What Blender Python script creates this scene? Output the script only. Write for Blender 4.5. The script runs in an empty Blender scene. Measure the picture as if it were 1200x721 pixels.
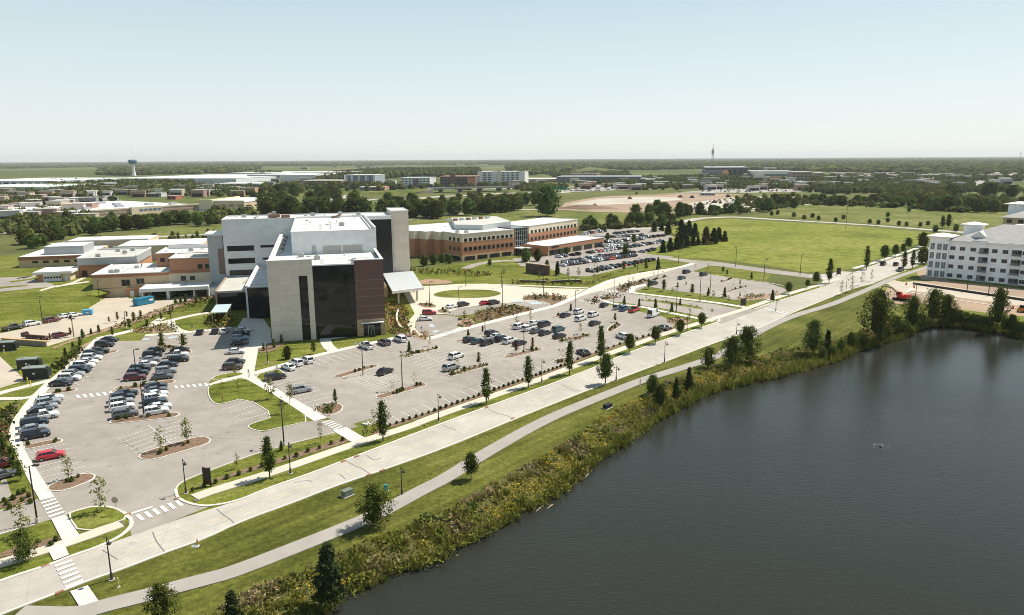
import bpy, math, random
import numpy as np
from mathutils import Vector
from mathutils.geometry import delaunay_2d_cdt, tessellate_polygon
random.seed(7); RNG = np.random.default_rng(11)
S = bpy.context.scene
COL = S.collection
D2R = math.radians

# ---------------------------------------------------------------- survey: camera pose and ground points
FOC, CAMH, HORY = 845.0, 50.0, 186.0          # focal length and horizon measured on the 1200x721 photograph
ROLL = D2R(.32)
TH = math.atan((360.5 - HORY) / FOC)
def G(x, y, z=0.0):
    """world point at height z that was surveyed at photograph pixel (x, y)"""
    u = (x - 600) / FOC; v = (y - 360.5) / FOC
    c, s = math.cos(ROLL), math.sin(ROLL)
    u, v = c * u - s * v, s * u + c * v
    dn = v * math.cos(TH) + math.sin(TH); fw = math.cos(TH) - v * math.sin(TH)
    t = (CAMH - z) / dn
    return Vector((u * t, fw * t, z))
def dist(p): return math.hypot(p.x, p.y)
def mpp(p): return (Vector((p.x, p.y, p.z)) - Vector((0, 0, CAMH))).length / FOC   # metres per photograph pixel
def height(bx, by, ty):
    """height of a vertical thing with base at (bx, by) whose top was seen at row ty"""
    p = G(bx, by); lo, hi = 0.0, 200.0
    for _ in range(50):
        z = (lo + hi) / 2; dz = z - CAMH
        fw = p.y * math.cos(TH) - dz * math.sin(TH); dn = -p.y * math.sin(TH) - dz * math.cos(TH)
        u, v = p.x / fw, dn / fw
        yy = 360.5 + FOC * (math.cos(ROLL) * v - math.sin(ROLL) * u)
        lo, hi = (z, hi) if yy > ty else (lo, z)
    return lo
HO = Vector((-67.5386, 195.792, 0)); HA = D2R(15)     # hospital frame: origin, bearing of its front
HE = Vector((math.cos(HA), math.sin(HA), 0)); HN = Vector((-math.sin(HA), math.cos(HA), 0))
def HP(s, d, z=0): 
    p = HO + HE * s + HN * d; p.z = z; return p

cam = bpy.data.cameras.new('camera'); co = bpy.data.objects.new('camera', cam); COL.objects.link(co)
cam.sensor_width = 36; cam.lens = FOC / 1200 * 36; cam.clip_end = 80000; cam.clip_start = .5
c_, s_ = math.cos(ROLL), math.sin(ROLL)
Rv = Vector((1, 0, 0)); Dv = Vector((0, -math.sin(TH), -math.cos(TH))); Fv = Vector((0, math.cos(TH), -math.sin(TH)))
cx = Rv * c_ + Dv * s_; cy = -(Rv * -s_ + Dv * c_); cz = -Fv
from mathutils import Matrix
co.matrix_world = Matrix(((cx.x, cy.x, cz.x, 0), (cx.y, cy.y, cz.y, 0), (cx.z, cy.z, cz.z, CAMH), (0, 0, 0, 1)))
S.camera = co

# ---------------------------------------------------------------- light
SUN_AZ, SUN_EL = D2R(30), D2R(55)
w = bpy.data.worlds.new('World'); S.world = w; w.use_nodes = True
nt = w.node_tree; bg = nt.nodes['Background']
sky = nt.nodes.new('ShaderNodeTexSky'); sky.sky_type = 'NISHITA'; sky.sun_disc = False
sky.sun_elevation = SUN_EL; sky.sun_rotation = math.pi / 2 - SUN_AZ
sky.altitude = 200; sky.air_density = 1.0; sky.dust_density = .7; sky.ozone_density = 1.2
hsv = nt.nodes.new('ShaderNodeHueSaturation'); hsv.inputs['Saturation'].default_value = .55
tc = nt.nodes.new('ShaderNodeTexCoord'); sx = nt.nodes.new('ShaderNodeSeparateXYZ'); nt.links.new(tc.outputs['Generated'], sx.inputs[0])
ramp = nt.nodes.new('ShaderNodeValToRGB'); el = ramp.color_ramp.elements      # pale summer haze low down, bluer overhead
el[0].position = 0; el[0].color = (.86, .905, .885, 1); el[1].position = 1; el[1].color = (.10, .19, .31, 1)
for p_, c_ in ((.06, (.785, .865, .860)), (.13, (.665, .790, .815)), (.21, (.520, .690, .760)), (.5, (.22, .36, .47))):
    e_ = el.new(p_); e_.color = (*c_, 1)
nt.links.new(sx.outputs[2], ramp.inputs[0])
gain = nt.nodes.new('ShaderNodeVectorMath'); gain.operation = 'SCALE'; gain.inputs['Scale'].default_value = 5.75; nt.links.new(ramp.outputs[0], gain.inputs[0])
tint = nt.nodes.new('ShaderNodeMix'); tint.data_type = 'RGBA'; tint.inputs[0].default_value = .86
nt.links.new(sky.outputs[0], hsv.inputs['Color']); nt.links.new(hsv.outputs[0], tint.inputs[6]); nt.links.new(gain.outputs[0], tint.inputs[7]); nt.links.new(tint.outputs[2], bg.inputs[0])
bg.inputs[1].default_value = .13
sl = bpy.data.lights.new('sun', 'SUN'); sl.energy = 4.8; sl.angle = D2R(.5); sl.color = (1, .945, .84)
so = bpy.data.objects.new('sun', sl); COL.objects.link(so)
sd = Vector((math.cos(SUN_EL) * math.cos(SUN_AZ), math.cos(SUN_EL) * math.sin(SUN_AZ), math.sin(SUN_EL)))
so.rotation_euler = (-sd).to_track_quat('-Z', 'Y').to_euler(); so.location = sd * 500
S.view_settings.view_transform = 'Standard'; S.view_settings.look = 'None'; S.view_settings.gamma = 1
S.view_settings.exposure = .42
S.cycles.max_bounces = 6; S.cycles.diffuse_bounces = 2; S.cycles.glossy_bounces = 3; S.cycles.transparent_max_bounces = 8
S.cycles.volume_bounces = 0
S.cycles.use_denoising = True; S.cycles.denoiser = 'OPENIMAGEDENOISE'; S.cycles.denoising_input_passes = 'RGB_ALBEDO_NORMAL'; S.cycles.denoising_prefilter = 'ACCURATE'; S.cycles.filter_width = .95; S.cycles.adaptive_threshold = .002; S.cycles.adaptive_min_samples = 64; S.cycles.sample_clamp_indirect = 4

# ---------------------------------------------------------------- materials
MATS = {}
def mat(name, col, rough=.8, var=0.0, scale=1.0, bump=0.0, metal=0.0, spec=.3, col2=None, tintattr=False, space='pos', detail=4, rnd=0.0):
    """Principled with noise between two tones (world position or object space) and optional per-object variation"""
    if name in MATS: return MATS[name]
    m = bpy.data.materials.new(name); m.use_nodes = True; MATS[name] = m
    n = m.node_tree; b = n.nodes['Principled BSDF']; L = n.links.new
    b.inputs['Roughness'].default_value = rough; b.inputs['Metallic'].default_value = metal
    b.inputs['Specular IOR Level'].default_value = spec
    c1 = (*col, 1); b.inputs['Base Color'].default_value = c1
    out = None
    if var > 0 or col2:
        if space == 'pos':
            g = n.nodes.new('ShaderNodeNewGeometry'); vec = g.outputs['Position']
        else:
            g = n.nodes.new('ShaderNodeTexCoord'); vec = g.outputs['Object']
        t = n.nodes.new('ShaderNodeTexNoise'); t.inputs['Scale'].default_value = scale; t.inputs['Detail'].default_value = detail
        L(vec, t.inputs['Vector'])
        r = n.nodes.new('ShaderNodeValToRGB')
        r.color_ramp.elements[0].position = .35; r.color_ramp.elements[1].position = .65
        a = col2 if col2 else tuple(max(0, x * (1 - var)) for x in col)
        bcol = col if col2 else tuple(x * (1 + var) for x in col)
        r.color_ramp.elements[0].color = (*a, 1); r.color_ramp.elements[1].color = (*bcol, 1)
        L(t.outputs[0], r.inputs[0]); out = r.outputs[0]
        if bump > 0:
            bm = n.nodes.new('ShaderNodeBump'); bm.inputs['Strength'].default_value = bump
            L(t.outputs[0], bm.inputs['Height']); L(bm.outputs[0], b.inputs['Normal'])
    if rnd > 0:
        oi = n.nodes.new('ShaderNodeObjectInfo'); h = n.nodes.new('ShaderNodeHueSaturation')
        mr = n.nodes.new('ShaderNodeMapRange'); mr.inputs[3].default_value = 1 - rnd; mr.inputs[4].default_value = 1 + rnd
        L(oi.outputs['Random'], mr.inputs[0]); L(mr.outputs[0], h.inputs['Value'])
        if out: L(out, h.inputs['Color'])
        else: h.inputs['Color'].default_value = c1
        out = h.outputs[0]
    if out: L(out, b.inputs['Base Color'])
    return m

def leafmat(name, dark, light, rnd=.12, trans=.25, dry=None):
    """leaf: tone per clump from the mesh attribute 'tint', shift per tree, a little light passing through"""
    m = bpy.data.materials.new(name); m.use_nodes = True; MATS[name] = m
    n = m.node_tree; L = n.links.new; n.nodes.remove(n.nodes['Principled BSDF']); o = n.nodes['Material Output']
    at = n.nodes.new('ShaderNodeAttribute'); at.attribute_name = 'tint'
    r = n.nodes.new('ShaderNodeValToRGB'); r.color_ramp.elements[0].color = (*dark, 1); r.color_ramp.elements[1].color = (*light, 1)
    if dry:
        for p_, c in dry:
            e = r.color_ramp.elements.new(p_); e.color = (*c, 1)
    L(at.outputs['Fac'], r.inputs[0])
    oi = n.nodes.new('ShaderNodeObjectInfo'); h = n.nodes.new('ShaderNodeHueSaturation')
    mr = n.nodes.new('ShaderNodeMapRange'); mr.inputs[3].default_value = 1 - rnd * 1.5; mr.inputs[4].default_value = 1 + rnd * 1.5
    mh = n.nodes.new('ShaderNodeMapRange'); mh.inputs[3].default_value = .5 - rnd * .12; mh.inputs[4].default_value = .5 + rnd * .12
    L(oi.outputs['Random'], mr.inputs[0]); L(oi.outputs['Random'], mh.inputs[0]); L(mr.outputs[0], h.inputs['Value']); L(mh.outputs[0], h.inputs['Hue'])
    L(r.outputs[0], h.inputs['Color'])
    d = n.nodes.new('ShaderNodeBsdfDiffuse'); t = n.nodes.new('ShaderNodeBsdfTranslucent'); mx = n.nodes.new('ShaderNodeMixShader')
    mx.inputs[0].default_value = trans
    L(h.outputs[0], d.inputs[0]); L(h.outputs[0], t.inputs[0]); L(d.outputs[0], mx.inputs[1]); L(t.outputs[0], mx.inputs[2]); L(mx.outputs[0], o.inputs[0])
    return m

# ---------------------------------------------------------------- mesh helper
class MB:
    def __init__(s): s.v = []; s.f = []; s.m = []
    def add(s, vs, fs, m=0):
        b = len(s.v); s.v += [tuple(v) for v in vs]
        s.f += [tuple(i + b for i in f) for f in fs]; s.m += [m] * len(fs)
    def box(s, x0, x1, y0, y1, z0, z1, m=0):
        s.add([(x0, y0, z0), (x1, y0, z0), (x1, y1, z0), (x0, y1, z0), (x0, y0, z1), (x1, y0, z1), (x1, y1, z1), (x0, y1, z1)],
              [(0, 3, 2, 1), (4, 5, 6, 7), (0, 1, 5, 4), (1, 2, 6, 5), (2, 3, 7, 6), (3, 0, 4, 7)], m)
    def prism(s, poly, z0, z1, m=0, top=True, bottom=False, mt=None):
        n = len(poly); p = [(q[0], q[1]) for q in poly]
        if sum(p[i][0] * p[(i + 1) % n][1] - p[(i + 1) % n][0] * p[i][1] for i in range(n)) < 0: p = p[::-1]
        s.add([(x, y, z0) for x, y in p] + [(x, y, z1) for x, y in p], [(i, (i + 1) % n, (i + 1) % n + n, i + n) for i in range(n)], m)
        tri = tessellate_polygon([[Vector((x, y, 0)) for x, y in p]])
        def up(t):
            a, b, c = [p[i] for i in t]
            return t if (b[0] - a[0]) * (c[1] - a[1]) - (b[1] - a[1]) * (c[0] - a[0]) > 0 else t[::-1]
        if top: s.add([(x, y, z1) for x, y in p], [up(tuple(t)) for t in tri], m if mt is None else mt)
        if bottom: s.add([(x, y, z0) for x, y in p], [up(tuple(t))[::-1] for t in tri], m)
    def tube(s, p0, p1, r0, r1, n=8, m=0, cap=True):
        p0 = Vector(p0); p1 = Vector(p1); d = (p1 - p0).normalized()
        a = d.orthogonal().normalized(); b = d.cross(a)
        vs = []
        for p, r in ((p0, r0), (p1, r1)):
            for i in range(n):
                t = 2 * math.pi * i / n; vs.append(p + a * (r * math.cos(t)) + b * (r * math.sin(t)))
        fs = [(i, (i + 1) % n, (i + 1) % n + n, i + n) for i in range(n)]
        if cap: fs += [tuple(range(n))[::-1], tuple(range(n, 2 * n))]
        s.add(vs, fs, m)
    def lathe(s, prof, n=16, m=0, o=(0, 0, 0)):
        vs = [(o[0] + r * math.cos(2 * math.pi * i / n), o[1] + r * math.sin(2 * math.pi * i / n), o[2] + z) for r, z in prof for i in range(n)]
        fs = [(k * n + i, k * n + (i + 1) % n, (k + 1) * n + (i + 1) % n, (k + 1) * n + i) for k in range(len(prof) - 1) for i in range(n)]
        s.add(vs, fs, m)
    def mesh(s, name, mats, smooth=False):
        me = bpy.data.meshes.new(name); me.from_pydata(s.v, [], s.f); 
        for m in (mats if isinstance(mats, (list, tuple)) else [mats]): me.materials.append(m)
        me.polygons.foreach_set('material_index', s.m)
        if smooth: me.polygons.foreach_set('use_smooth', [True] * len(s.f))
        me.update(); return me
    def build(s, name, mats, parent=None, smooth=False, loc=None, rot=0):
        o = bpy.data.objects.new(name, s.mesh(name, mats, smooth)); COL.objects.link(o)
        if parent: o.parent = parent
        if loc is not None: o.location = loc; o.rotation_euler = (0, 0, rot)
        return o

def npmesh(name, V, F, mats, tint=None, midx=None):
    """numpy quads -> mesh; V (n,3), F (k,4), tint (k,)"""
    me = bpy.data.meshes.new(name); k = len(F); q = F.shape[1]
    me.vertices.add(len(V)); me.vertices.foreach_set('co', np.asarray(V, np.float32).ravel())
    me.loops.add(k * q); me.loops.foreach_set('vertex_index', np.asarray(F, np.int32).ravel())
    me.polygons.add(k); me.polygons.foreach_set('loop_start', np.arange(0, k * q, q, dtype=np.int32))
    for m in mats: me.materials.append(m)
    if midx is not None: me.polygons.foreach_set('material_index', np.asarray(midx, np.int32))
    if tint is not None:
        a = me.attributes.new('tint', 'FLOAT', 'FACE'); a.data.foreach_set('value', np.asarray(tint, np.float32))
    me.update(calc_edges=True); return me

LABELS = {}
def tag(o, label, cat, group=None, shared=False):
    o['label'] = label; o['category'] = cat
    if group: o['group'] = group
    n = len(label.split())
    if n < 4 or n > 16: print('LABELLEN', n, label)
    if label in LABELS and not shared: print('DUPLABEL', label)
    LABELS[label] = 1
    return o
def thing(name, label, cat, loc=(0, 0, 0), rot=0, group=None, shared=False):
    o = bpy.data.objects.new(name, None); COL.objects.link(o); o.location = loc; o.rotation_euler = (0, 0, rot)
    o.empty_display_size = .5
    return tag(o, label, cat, group, shared)
def struct(o, label=None):
    o['kind'] = 'structure'
    if label: o['label'] = label
    return o
def copy_tree(o, parent=None):
    c = o.copy(); COL.objects.link(c)
    if parent: c.parent = parent
    for ch in o.children: copy_tree(ch, c)
    return c
ORD = ['', 'first', 'second', 'third', 'fourth', 'fifth', 'sixth', 'seventh', 'eighth', 'ninth', 'tenth', 'eleventh', 'twelfth', 'thirteenth',
       'fourteenth', 'fifteenth', 'sixteenth', 'seventeenth', 'eighteenth', 'nineteenth', 'twentieth'] + \
      ['twenty-' + x for x in 'first second third fourth fifth sixth seventh eighth ninth'.split()] + ['thirtieth'] + \
      ['thirty-' + x for x in 'first second third fourth fifth sixth seventh eighth ninth'.split()] + ['fortieth'] + \
      ['forty-' + x for x in 'first second third fourth fifth sixth seventh eighth ninth'.split()] + ['fiftieth'] + \
      ['fifty-' + x for x in 'first second third fourth fifth sixth seventh eighth ninth'.split()]
def an(s): return ('an ' if s[0] in 'aeiou' else 'a ') + s
# ================================================================ ground, lake, roads
def wornmat(name, col, seed):
    """old sun-bleached asphalt: broad fading, patchy stains, oil spots and fine grit"""
    m = bpy.data.materials.new(name); m.use_nodes = True; MATS[name] = m; n = m.node_tree; L = n.links.new; b = n.nodes['Principled BSDF']
    b.inputs['Roughness'].default_value = .92; b.inputs['Specular IOR Level'].default_value = .12
    g = n.nodes.new('ShaderNodeNewGeometry'); val = None
    for sc, lo, hi, a, c, de in ((.035, .38, .62, .88, 1.07, 5), (.28, .35, .68, .92, 1.06, 8), (5.0, .3, .7, .90, 1.10, 3)):
        t = n.nodes.new('ShaderNodeTexNoise'); t.inputs['Scale'].default_value = sc; t.inputs['Detail'].default_value = de; t.inputs['Roughness'].default_value = .65
        L(g.outputs['Position'], t.inputs['Vector']); r = n.nodes.new('ShaderNodeMapRange'); r.inputs[1].default_value = lo; r.inputs[2].default_value = hi; r.inputs[3].default_value = a; r.inputs[4].default_value = c; L(t.outputs[0], r.inputs[0])
        if val is None: val = r.outputs[0]
        else: mu = n.nodes.new('ShaderNodeMath'); mu.operation = 'MULTIPLY'; L(val, mu.inputs[0]); L(r.outputs[0], mu.inputs[1]); val = mu.outputs[0]
    v = n.nodes.new('ShaderNodeTexVoronoi'); v.inputs['Scale'].default_value = .22; L(g.outputs['Position'], v.inputs['Vector']); r = n.nodes.new('ShaderNodeMapRange'); r.inputs[1].default_value = .06; r.inputs[2].default_value = .16; r.inputs[3].default_value = .80; r.inputs[4].default_value = 1; L(v.outputs['Distance'], r.inputs[0])
    mu = n.nodes.new('ShaderNodeMath'); mu.operation = 'MULTIPLY'; L(val, mu.inputs[0]); L(r.outputs[0], mu.inputs[1])
    h = n.nodes.new('ShaderNodeHueSaturation'); h.inputs['Color'].default_value = (*col, 1); L(mu.outputs[0], h.inputs['Value']); L(h.outputs[0], b.inputs['Base Color']); return m
M_asph = wornmat('asphalt_lot', (.325, .288, .25), 1); M_asph2 = wornmat('asphalt_drive', (.335, .298, .26), 2)
M_conc = wornmat('concrete_road', (.455, .415, .36), 3)
M_walk = mat('concrete_walk', (.58, .535, .465), .85, .06, .3, spec=.2, detail=6)
M_kerb = mat('concrete_kerb', (.62, .57, .50), .85, .05, .4, spec=.2)
M_cream = mat('concrete_cream', (.57, .50, .405), .85, .05, .15, spec=.2)
M_tan = mat('concrete_service', (.47, .405, .32), .88, .08, .1, spec=.2, detail=6)
M_path = mat('asphalt_path', (.34, .31, .275), .9, .06, .3, spec=.15)
M_white = mat('line_paint', (.62, .60, .56), .7, .10, .8)
M_line = mat('line_paint_worn', (.68, .655, .60), .8, .10, .8)
M_yel = mat('yellow_paint_worn', (.50, .40, .22), .8, .25, .9)
M_tar = mat('tar_seal', (.20, .18, .16), .7)
M_joint = mat('road_joint', (.36, .33, .29), .9)
M_mulch = mat('mulch', (.235, .155, .10), .95, col2=(.15, .095, .06), scale=1.6, detail=8)
M_rock = mat('gravel_bed', (.40, .27, .18), .95, col2=(.22, .14, .09), scale=1.2, detail=8)
M_dirt = mat('bare_soil', (.37, .255, .165), .95, col2=(.27, .20, .15), scale=.04, detail=8)
M_pad = mat('gravel_pad', (.50, .46, .39), .95, col2=(.40, .35, .28), scale=.02, detail=8)
M_lot_far = mat('asphalt_far', (.33, .30, .27), .95, .12, .02)

def grassmat(name, a, b, c, scale, stripe=None, fine=1.3):
    """turf: broad patches, fine mottling and (mown lawns) faint mower passes"""
    m = bpy.data.materials.new(name); m.use_nodes = True; MATS[name] = m
    n = m.node_tree; L = n.links.new; bs = n.nodes['Principled BSDF']; bs.inputs['Roughness'].default_value = .95; bs.inputs['Specular IOR Level'].default_value = .1
    g = n.nodes.new('ShaderNodeNewGeometry')
    t1 = n.nodes.new('ShaderNodeTexNoise'); t1.inputs['Scale'].default_value = scale; t1.inputs['Detail'].default_value = 6; t1.inputs['Roughness'].default_value = .65
    t2 = n.nodes.new('ShaderNodeTexNoise'); t2.inputs['Scale'].default_value = fine; t2.inputs['Detail'].default_value = 5; t2.inputs['Roughness'].default_value = .7
    L(g.outputs['Position'], t1.inputs['Vector']); L(g.outputs['Position'], t2.inputs['Vector'])
    r = n.nodes.new('ShaderNodeValToRGB'); e = r.color_ramp.elements
    e[0].position = .36; e[0].color = (*a, 1); e[1].position = .66; e[1].color = (*c, 1); x = e.new(.5); x.color = (*b, 1)
    L(t1.outputs[0], r.inputs[0])
    mr = n.nodes.new('ShaderNodeMapRange'); mr.inputs[1].default_value = .3; mr.inputs[2].default_value = .7; mr.inputs[3].default_value = .55; mr.inputs[4].default_value = 1.45
    L(t2.outputs[0], mr.inputs[0]); fac = mr.outputs[0]
    if stripe:
        mp = n.nodes.new('ShaderNodeMapping'); mp.inputs['Rotation'].default_value = (0, 0, -stripe[0]); L(g.outputs['Position'], mp.inputs[0])
        wv = n.nodes.new('ShaderNodeTexNoise'); wv.inputs['Scale'].default_value = 1.0; wv.inputs['Detail'].default_value = 3
        sc = n.nodes.new('ShaderNodeVectorMath'); sc.operation = 'MULTIPLY'; sc.inputs[1].default_value = (.03, stripe[1], 0); L(mp.outputs[0], sc.inputs[0]); L(sc.outputs[0], wv.inputs['Vector'])
        m2 = n.nodes.new('ShaderNodeMapRange'); m2.inputs[1].default_value = .35; m2.inputs[2].default_value = .65; m2.inputs[3].default_value = .76; m2.inputs[4].default_value = 1.24
        L(wv.outputs[0], m2.inputs[0]); mu = n.nodes.new('ShaderNodeMath'); mu.operation = 'MULTIPLY'; L(fac, mu.inputs[0]); L(m2.outputs[0], mu.inputs[1]); fac = mu.outputs[0]
    hs = n.nodes.new('ShaderNodeHueSaturation'); L(r.outputs[0], hs.inputs['Color']); L(fac, hs.inputs['Value']); L(hs.outputs[0], bs.inputs['Base Color'])
    bm = n.nodes.new('ShaderNodeBump'); bm.inputs['Strength'].default_value = .6; bm.inputs['Distance'].default_value = .3
    L(t2.outputs[0], bm.inputs['Height']); L(bm.outputs[0], bs.inputs['Normal'])
    return m
M_lawn = grassmat('lawn', (.066, .074, .013), (.097, .104, .018), (.138, .132, .030), .06, stripe=(D2R(47), .55))
M_turf = grassmat('turf_campus', (.094, .110, .016), (.131, .146, .023), (.182, .178, .042), .07, stripe=(D2R(20), .5))
M_prairie = grassmat('prairie_grass', (.114, .134, .021), (.172, .190, .030), (.225, .218, .055), .018, fine=.22)
M_meadow = grassmat('meadow_grass', (.088, .108, .022), (.135, .146, .034), (.20, .185, .07), .022, fine=.2)
M_bank = grassmat('bank_soil', (.07, .075, .022), (.105, .10, .03), (.15, .11, .05), .3)

def farmmat():
    m = bpy.data.materials.new('farmland'); m.use_nodes = True; n = m.node_tree; L = n.links.new; b = n.nodes['Principled BSDF']
    b.inputs['Roughness'].default_value = .95; b.inputs['Specular IOR Level'].default_value = .08
    g = n.nodes.new('ShaderNodeNewGeometry')
    sc = n.nodes.new('ShaderNodeVectorMath'); sc.operation = 'MULTIPLY'; sc.inputs[1].default_value = (1 / 900, 1 / 650, 0); L(g.outputs['Position'], sc.inputs[0])
    v = n.nodes.new('ShaderNodeTexVoronoi'); v.distance = 'CHEBYCHEV'; v.inputs['Randomness'].default_value = .8; v.inputs['Scale'].default_value = 1; L(sc.outputs[0], v.inputs['Vector'])
    sp = n.nodes.new('ShaderNodeSeparateColor'); L(v.outputs['Color'], sp.inputs[0])
    r = n.nodes.new('ShaderNodeValToRGB'); r.color_ramp.interpolation = 'CONSTANT'; e = r.color_ramp.elements
    cols = [(.088, .102, .030), (.115, .122, .040), (.078, .096, .028), (.155, .142, .062), (.105, .116, .034), (.085, .10, .028)]
    e[0].color = (*cols[0], 1); e[1].position = .85; e[1].color = (*cols[5], 1)
    for i, p in enumerate((.2, .4, .55, .7)): x = e.new(p); x.color = (*cols[i + 1], 1)
    L(sp.outputs[0], r.inputs[0])
    t = n.nodes.new('ShaderNodeTexNoise'); t.inputs['Scale'].default_value = .03; t.inputs['Detail'].default_value = 8; L(g.outputs['Position'], t.inputs['Vector'])
    mr = n.nodes.new('ShaderNodeMapRange'); mr.inputs[1].default_value = .3; mr.inputs[2].default_value = .7; mr.inputs[3].default_value = .7; mr.inputs[4].default_value = 1.3; L(t.outputs[0], mr.inputs[0])
    h = n.nodes.new('ShaderNodeHueSaturation'); L(r.outputs[0], h.inputs['Color']); L(mr.outputs[0], h.inputs['Value']); L(h.outputs[0], b.inputs['Base Color'])
    return m
M_farm = farmmat()

def obj(name, me, parent=None):
    o = bpy.data.objects.new(name, me); COL.objects.link(o)
    if parent: o.parent = parent
    return o
def smooth_poly(p, n=2, closed=True):
    """Chaikin corner cutting"""
    for _ in range(n):
        q = []; k = len(p)
        for i in range(k if closed else k - 1):
            a, b = p[i], p[(i + 1) % k]; q += [a * .75 + b * .25, a * .25 + b * .75]
        if not closed: q = [p[0]] + q + [p[-1]]
        p = q
    return p
def px(pts, z=0): return [G(x, y, z) for x, y in pts]
ZK = [0]
def zj():
    ZK[0] += 1; return (ZK[0] % 40) * .0011
def sheet(name, pts, z, m, world=False, rnd=0):
    z += zj()
    P = pts if world else px(pts, 0)
    if rnd: P = smooth_poly(P, rnd)
    b = MB(); b.prism(P, z - .02, z, 0); return struct(b.build(name, m))
def offset_line(P, d):
    out = []
    for i, p in enumerate(P):
        a = P[max(0, i - 1)]; c = P[min(len(P) - 1, i + 1)]; t = Vector((c.x - a.x, c.y - a.y, 0)).normalized()
        out.append(Vector((p.x - t.y * d, p.y + t.x * d, 0)))
    return out
def strip(name, pts, wd, z, m, world=False, rnd=2, h=.02, lab=None):
    P = pts if world else px(pts)
    if rnd: P = smooth_poly(P, rnd, False)
    A, B = offset_line(P, wd / 2), offset_line(P, -wd / 2); j = zj()
    b = MB(); band_geo(b, A, B, z + j, h + j); return struct(b.build(name, m), lab)
def band_geo(b, A, B, z, h=.02, m=0):
    n = len(A)
    vs = [(p.x, p.y, z) for p in A] + [(p.x, p.y, z) for p in B] + [(p.x, p.y, z - h) for p in A] + [(p.x, p.y, z - h) for p in B]
    fs = []
    for i in range(n - 1):
        fs += [(n + i, n + i + 1, i + 1, i), (i, i + 1, 2 * n + i + 1, 2 * n + i), (3 * n + i, 3 * n + i + 1, n + i + 1, n + i)]
    fs += [(n, 0, 2 * n, 3 * n), (n - 1, 2 * n - 1, 4 * n - 1, 3 * n - 1)]
    b.add(vs, fs, m)
def shrink(P, d):
    n = len(P); A = sum(P[i].x * P[(i + 1) % n].y - P[(i + 1) % n].x * P[i].y for i in range(n)); sg = 1 if A > 0 else -1; out = []
    for i in range(n):
        a, p, c = P[i - 1], P[i], P[(i + 1) % n]
        t1 = Vector((p.x - a.x, p.y - a.y, 0)).normalized(); t2 = Vector((c.x - p.x, c.y - p.y, 0)).normalized()
        nn = Vector((-(t1.y + t2.y), t1.x + t2.x, 0))
        if nn.length < 1e-6: nn = Vector((-t1.y, t1.x, 0))
        nn.normalize(); k = max(.5, nn.dot(Vector((-t1.y, t1.x, 0))))
        out.append(p + nn * (sg * d / k))
    return out
ISL = []
def island(pts, m, rnd=2, world=False, h=.15, label=None):
    """kerbed planting island: concrete kerb ring with a bed inside"""
    P = pts if world else px(pts)
    P = smooth_poly(P, rnd) if rnd else P
    b = MB(); b.prism(P, 0, h, 0); b.prism(shrink(P, .22), h - .02, h + .012, 1)
    o = struct(b.build('planting_island', [M_kerb, m])); ISL.append((P, m)); return P
def pill(p0, p1, wd, m, k=5):
    """capsule island between two surveyed pixels, wd metres wide"""
    a, c = G(*p0), G(*p1); t = (c - a).normalized(); nv = Vector((-t.y, t.x, 0)); r = wd / 2; P = []
    a = a + t * r; c = c - t * r
    for i in range(k + 1):
        an_ = -math.pi / 2 + math.pi * i / k; P.append(c + t * (r * math.cos(an_)) + nv * (r * math.sin(an_)))
    for i in range(k + 1):
        an_ = math.pi / 2 + math.pi * i / k; P.append(a + t * (r * math.cos(an_)) + nv * (r * math.sin(an_)))
    return island(P, m, 0, True)

# ---- lake shore
WZ = -1.5
SHORE = [(376, 721), (404, 702), (434, 684), (480, 668.5), (504, 660), (530, 646), (562, 629), (592, 614), (615, 601), (635, 592.6), (666, 571), (680, 557), (693, 544), (712, 533), (740, 517),
         (762, 497), (800, 477), (830, 460), (870, 451), (900, 445), (930, 437), (955, 430), (980, 422), (1008, 410), (1041, 401), (1060, 395), (1072, 388), (1081, 383), (1117, 382), (1152, 387), (1176, 391), (1200, 398), (1260, 412)]
BANK = [(250, 719), (275, 700), (312, 684), (361, 668), (404, 645), (440, 629), (465, 622), (520, 602), (556, 579), (590, 560), (620, 544), (672, 516), (693, 497), (724, 478), (750, 467), (787, 443), (820, 435),
        (850, 430), (875, 424), (900, 412), (935, 408), (965, 402), (985, 397), (1005, 390), (1025, 383), (1045, 379), (1065, 375), (1085, 371), (1117, 373), (1152, 378), (1176, 382), (1210, 389), (1270, 399)]
def jag(P, a, seed):
    r = random.Random(seed); Q = smooth_poly(P, 2, False)
    return [p + Vector((r.uniform(-a, a), r.uniform(-a, a), 0)) for p in Q]
shore = jag([Vector((-60, -80, WZ)), Vector((-46, 20, WZ)), Vector((-31, 56, WZ))] + px(SHORE, WZ) + [Vector((330, 160, WZ)), Vector((420, 60, WZ)), Vector((420, -80, WZ))], .35, 3)
bank = jag([Vector((-80, -95, 0)), Vector((-62, 20, 0)), Vector((-48, 54, 0))] + px(BANK) + [Vector((340, 178, 0)), Vector((440, 70, 0)), Vector((440, -95, 0))], .3, 4)
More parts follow.
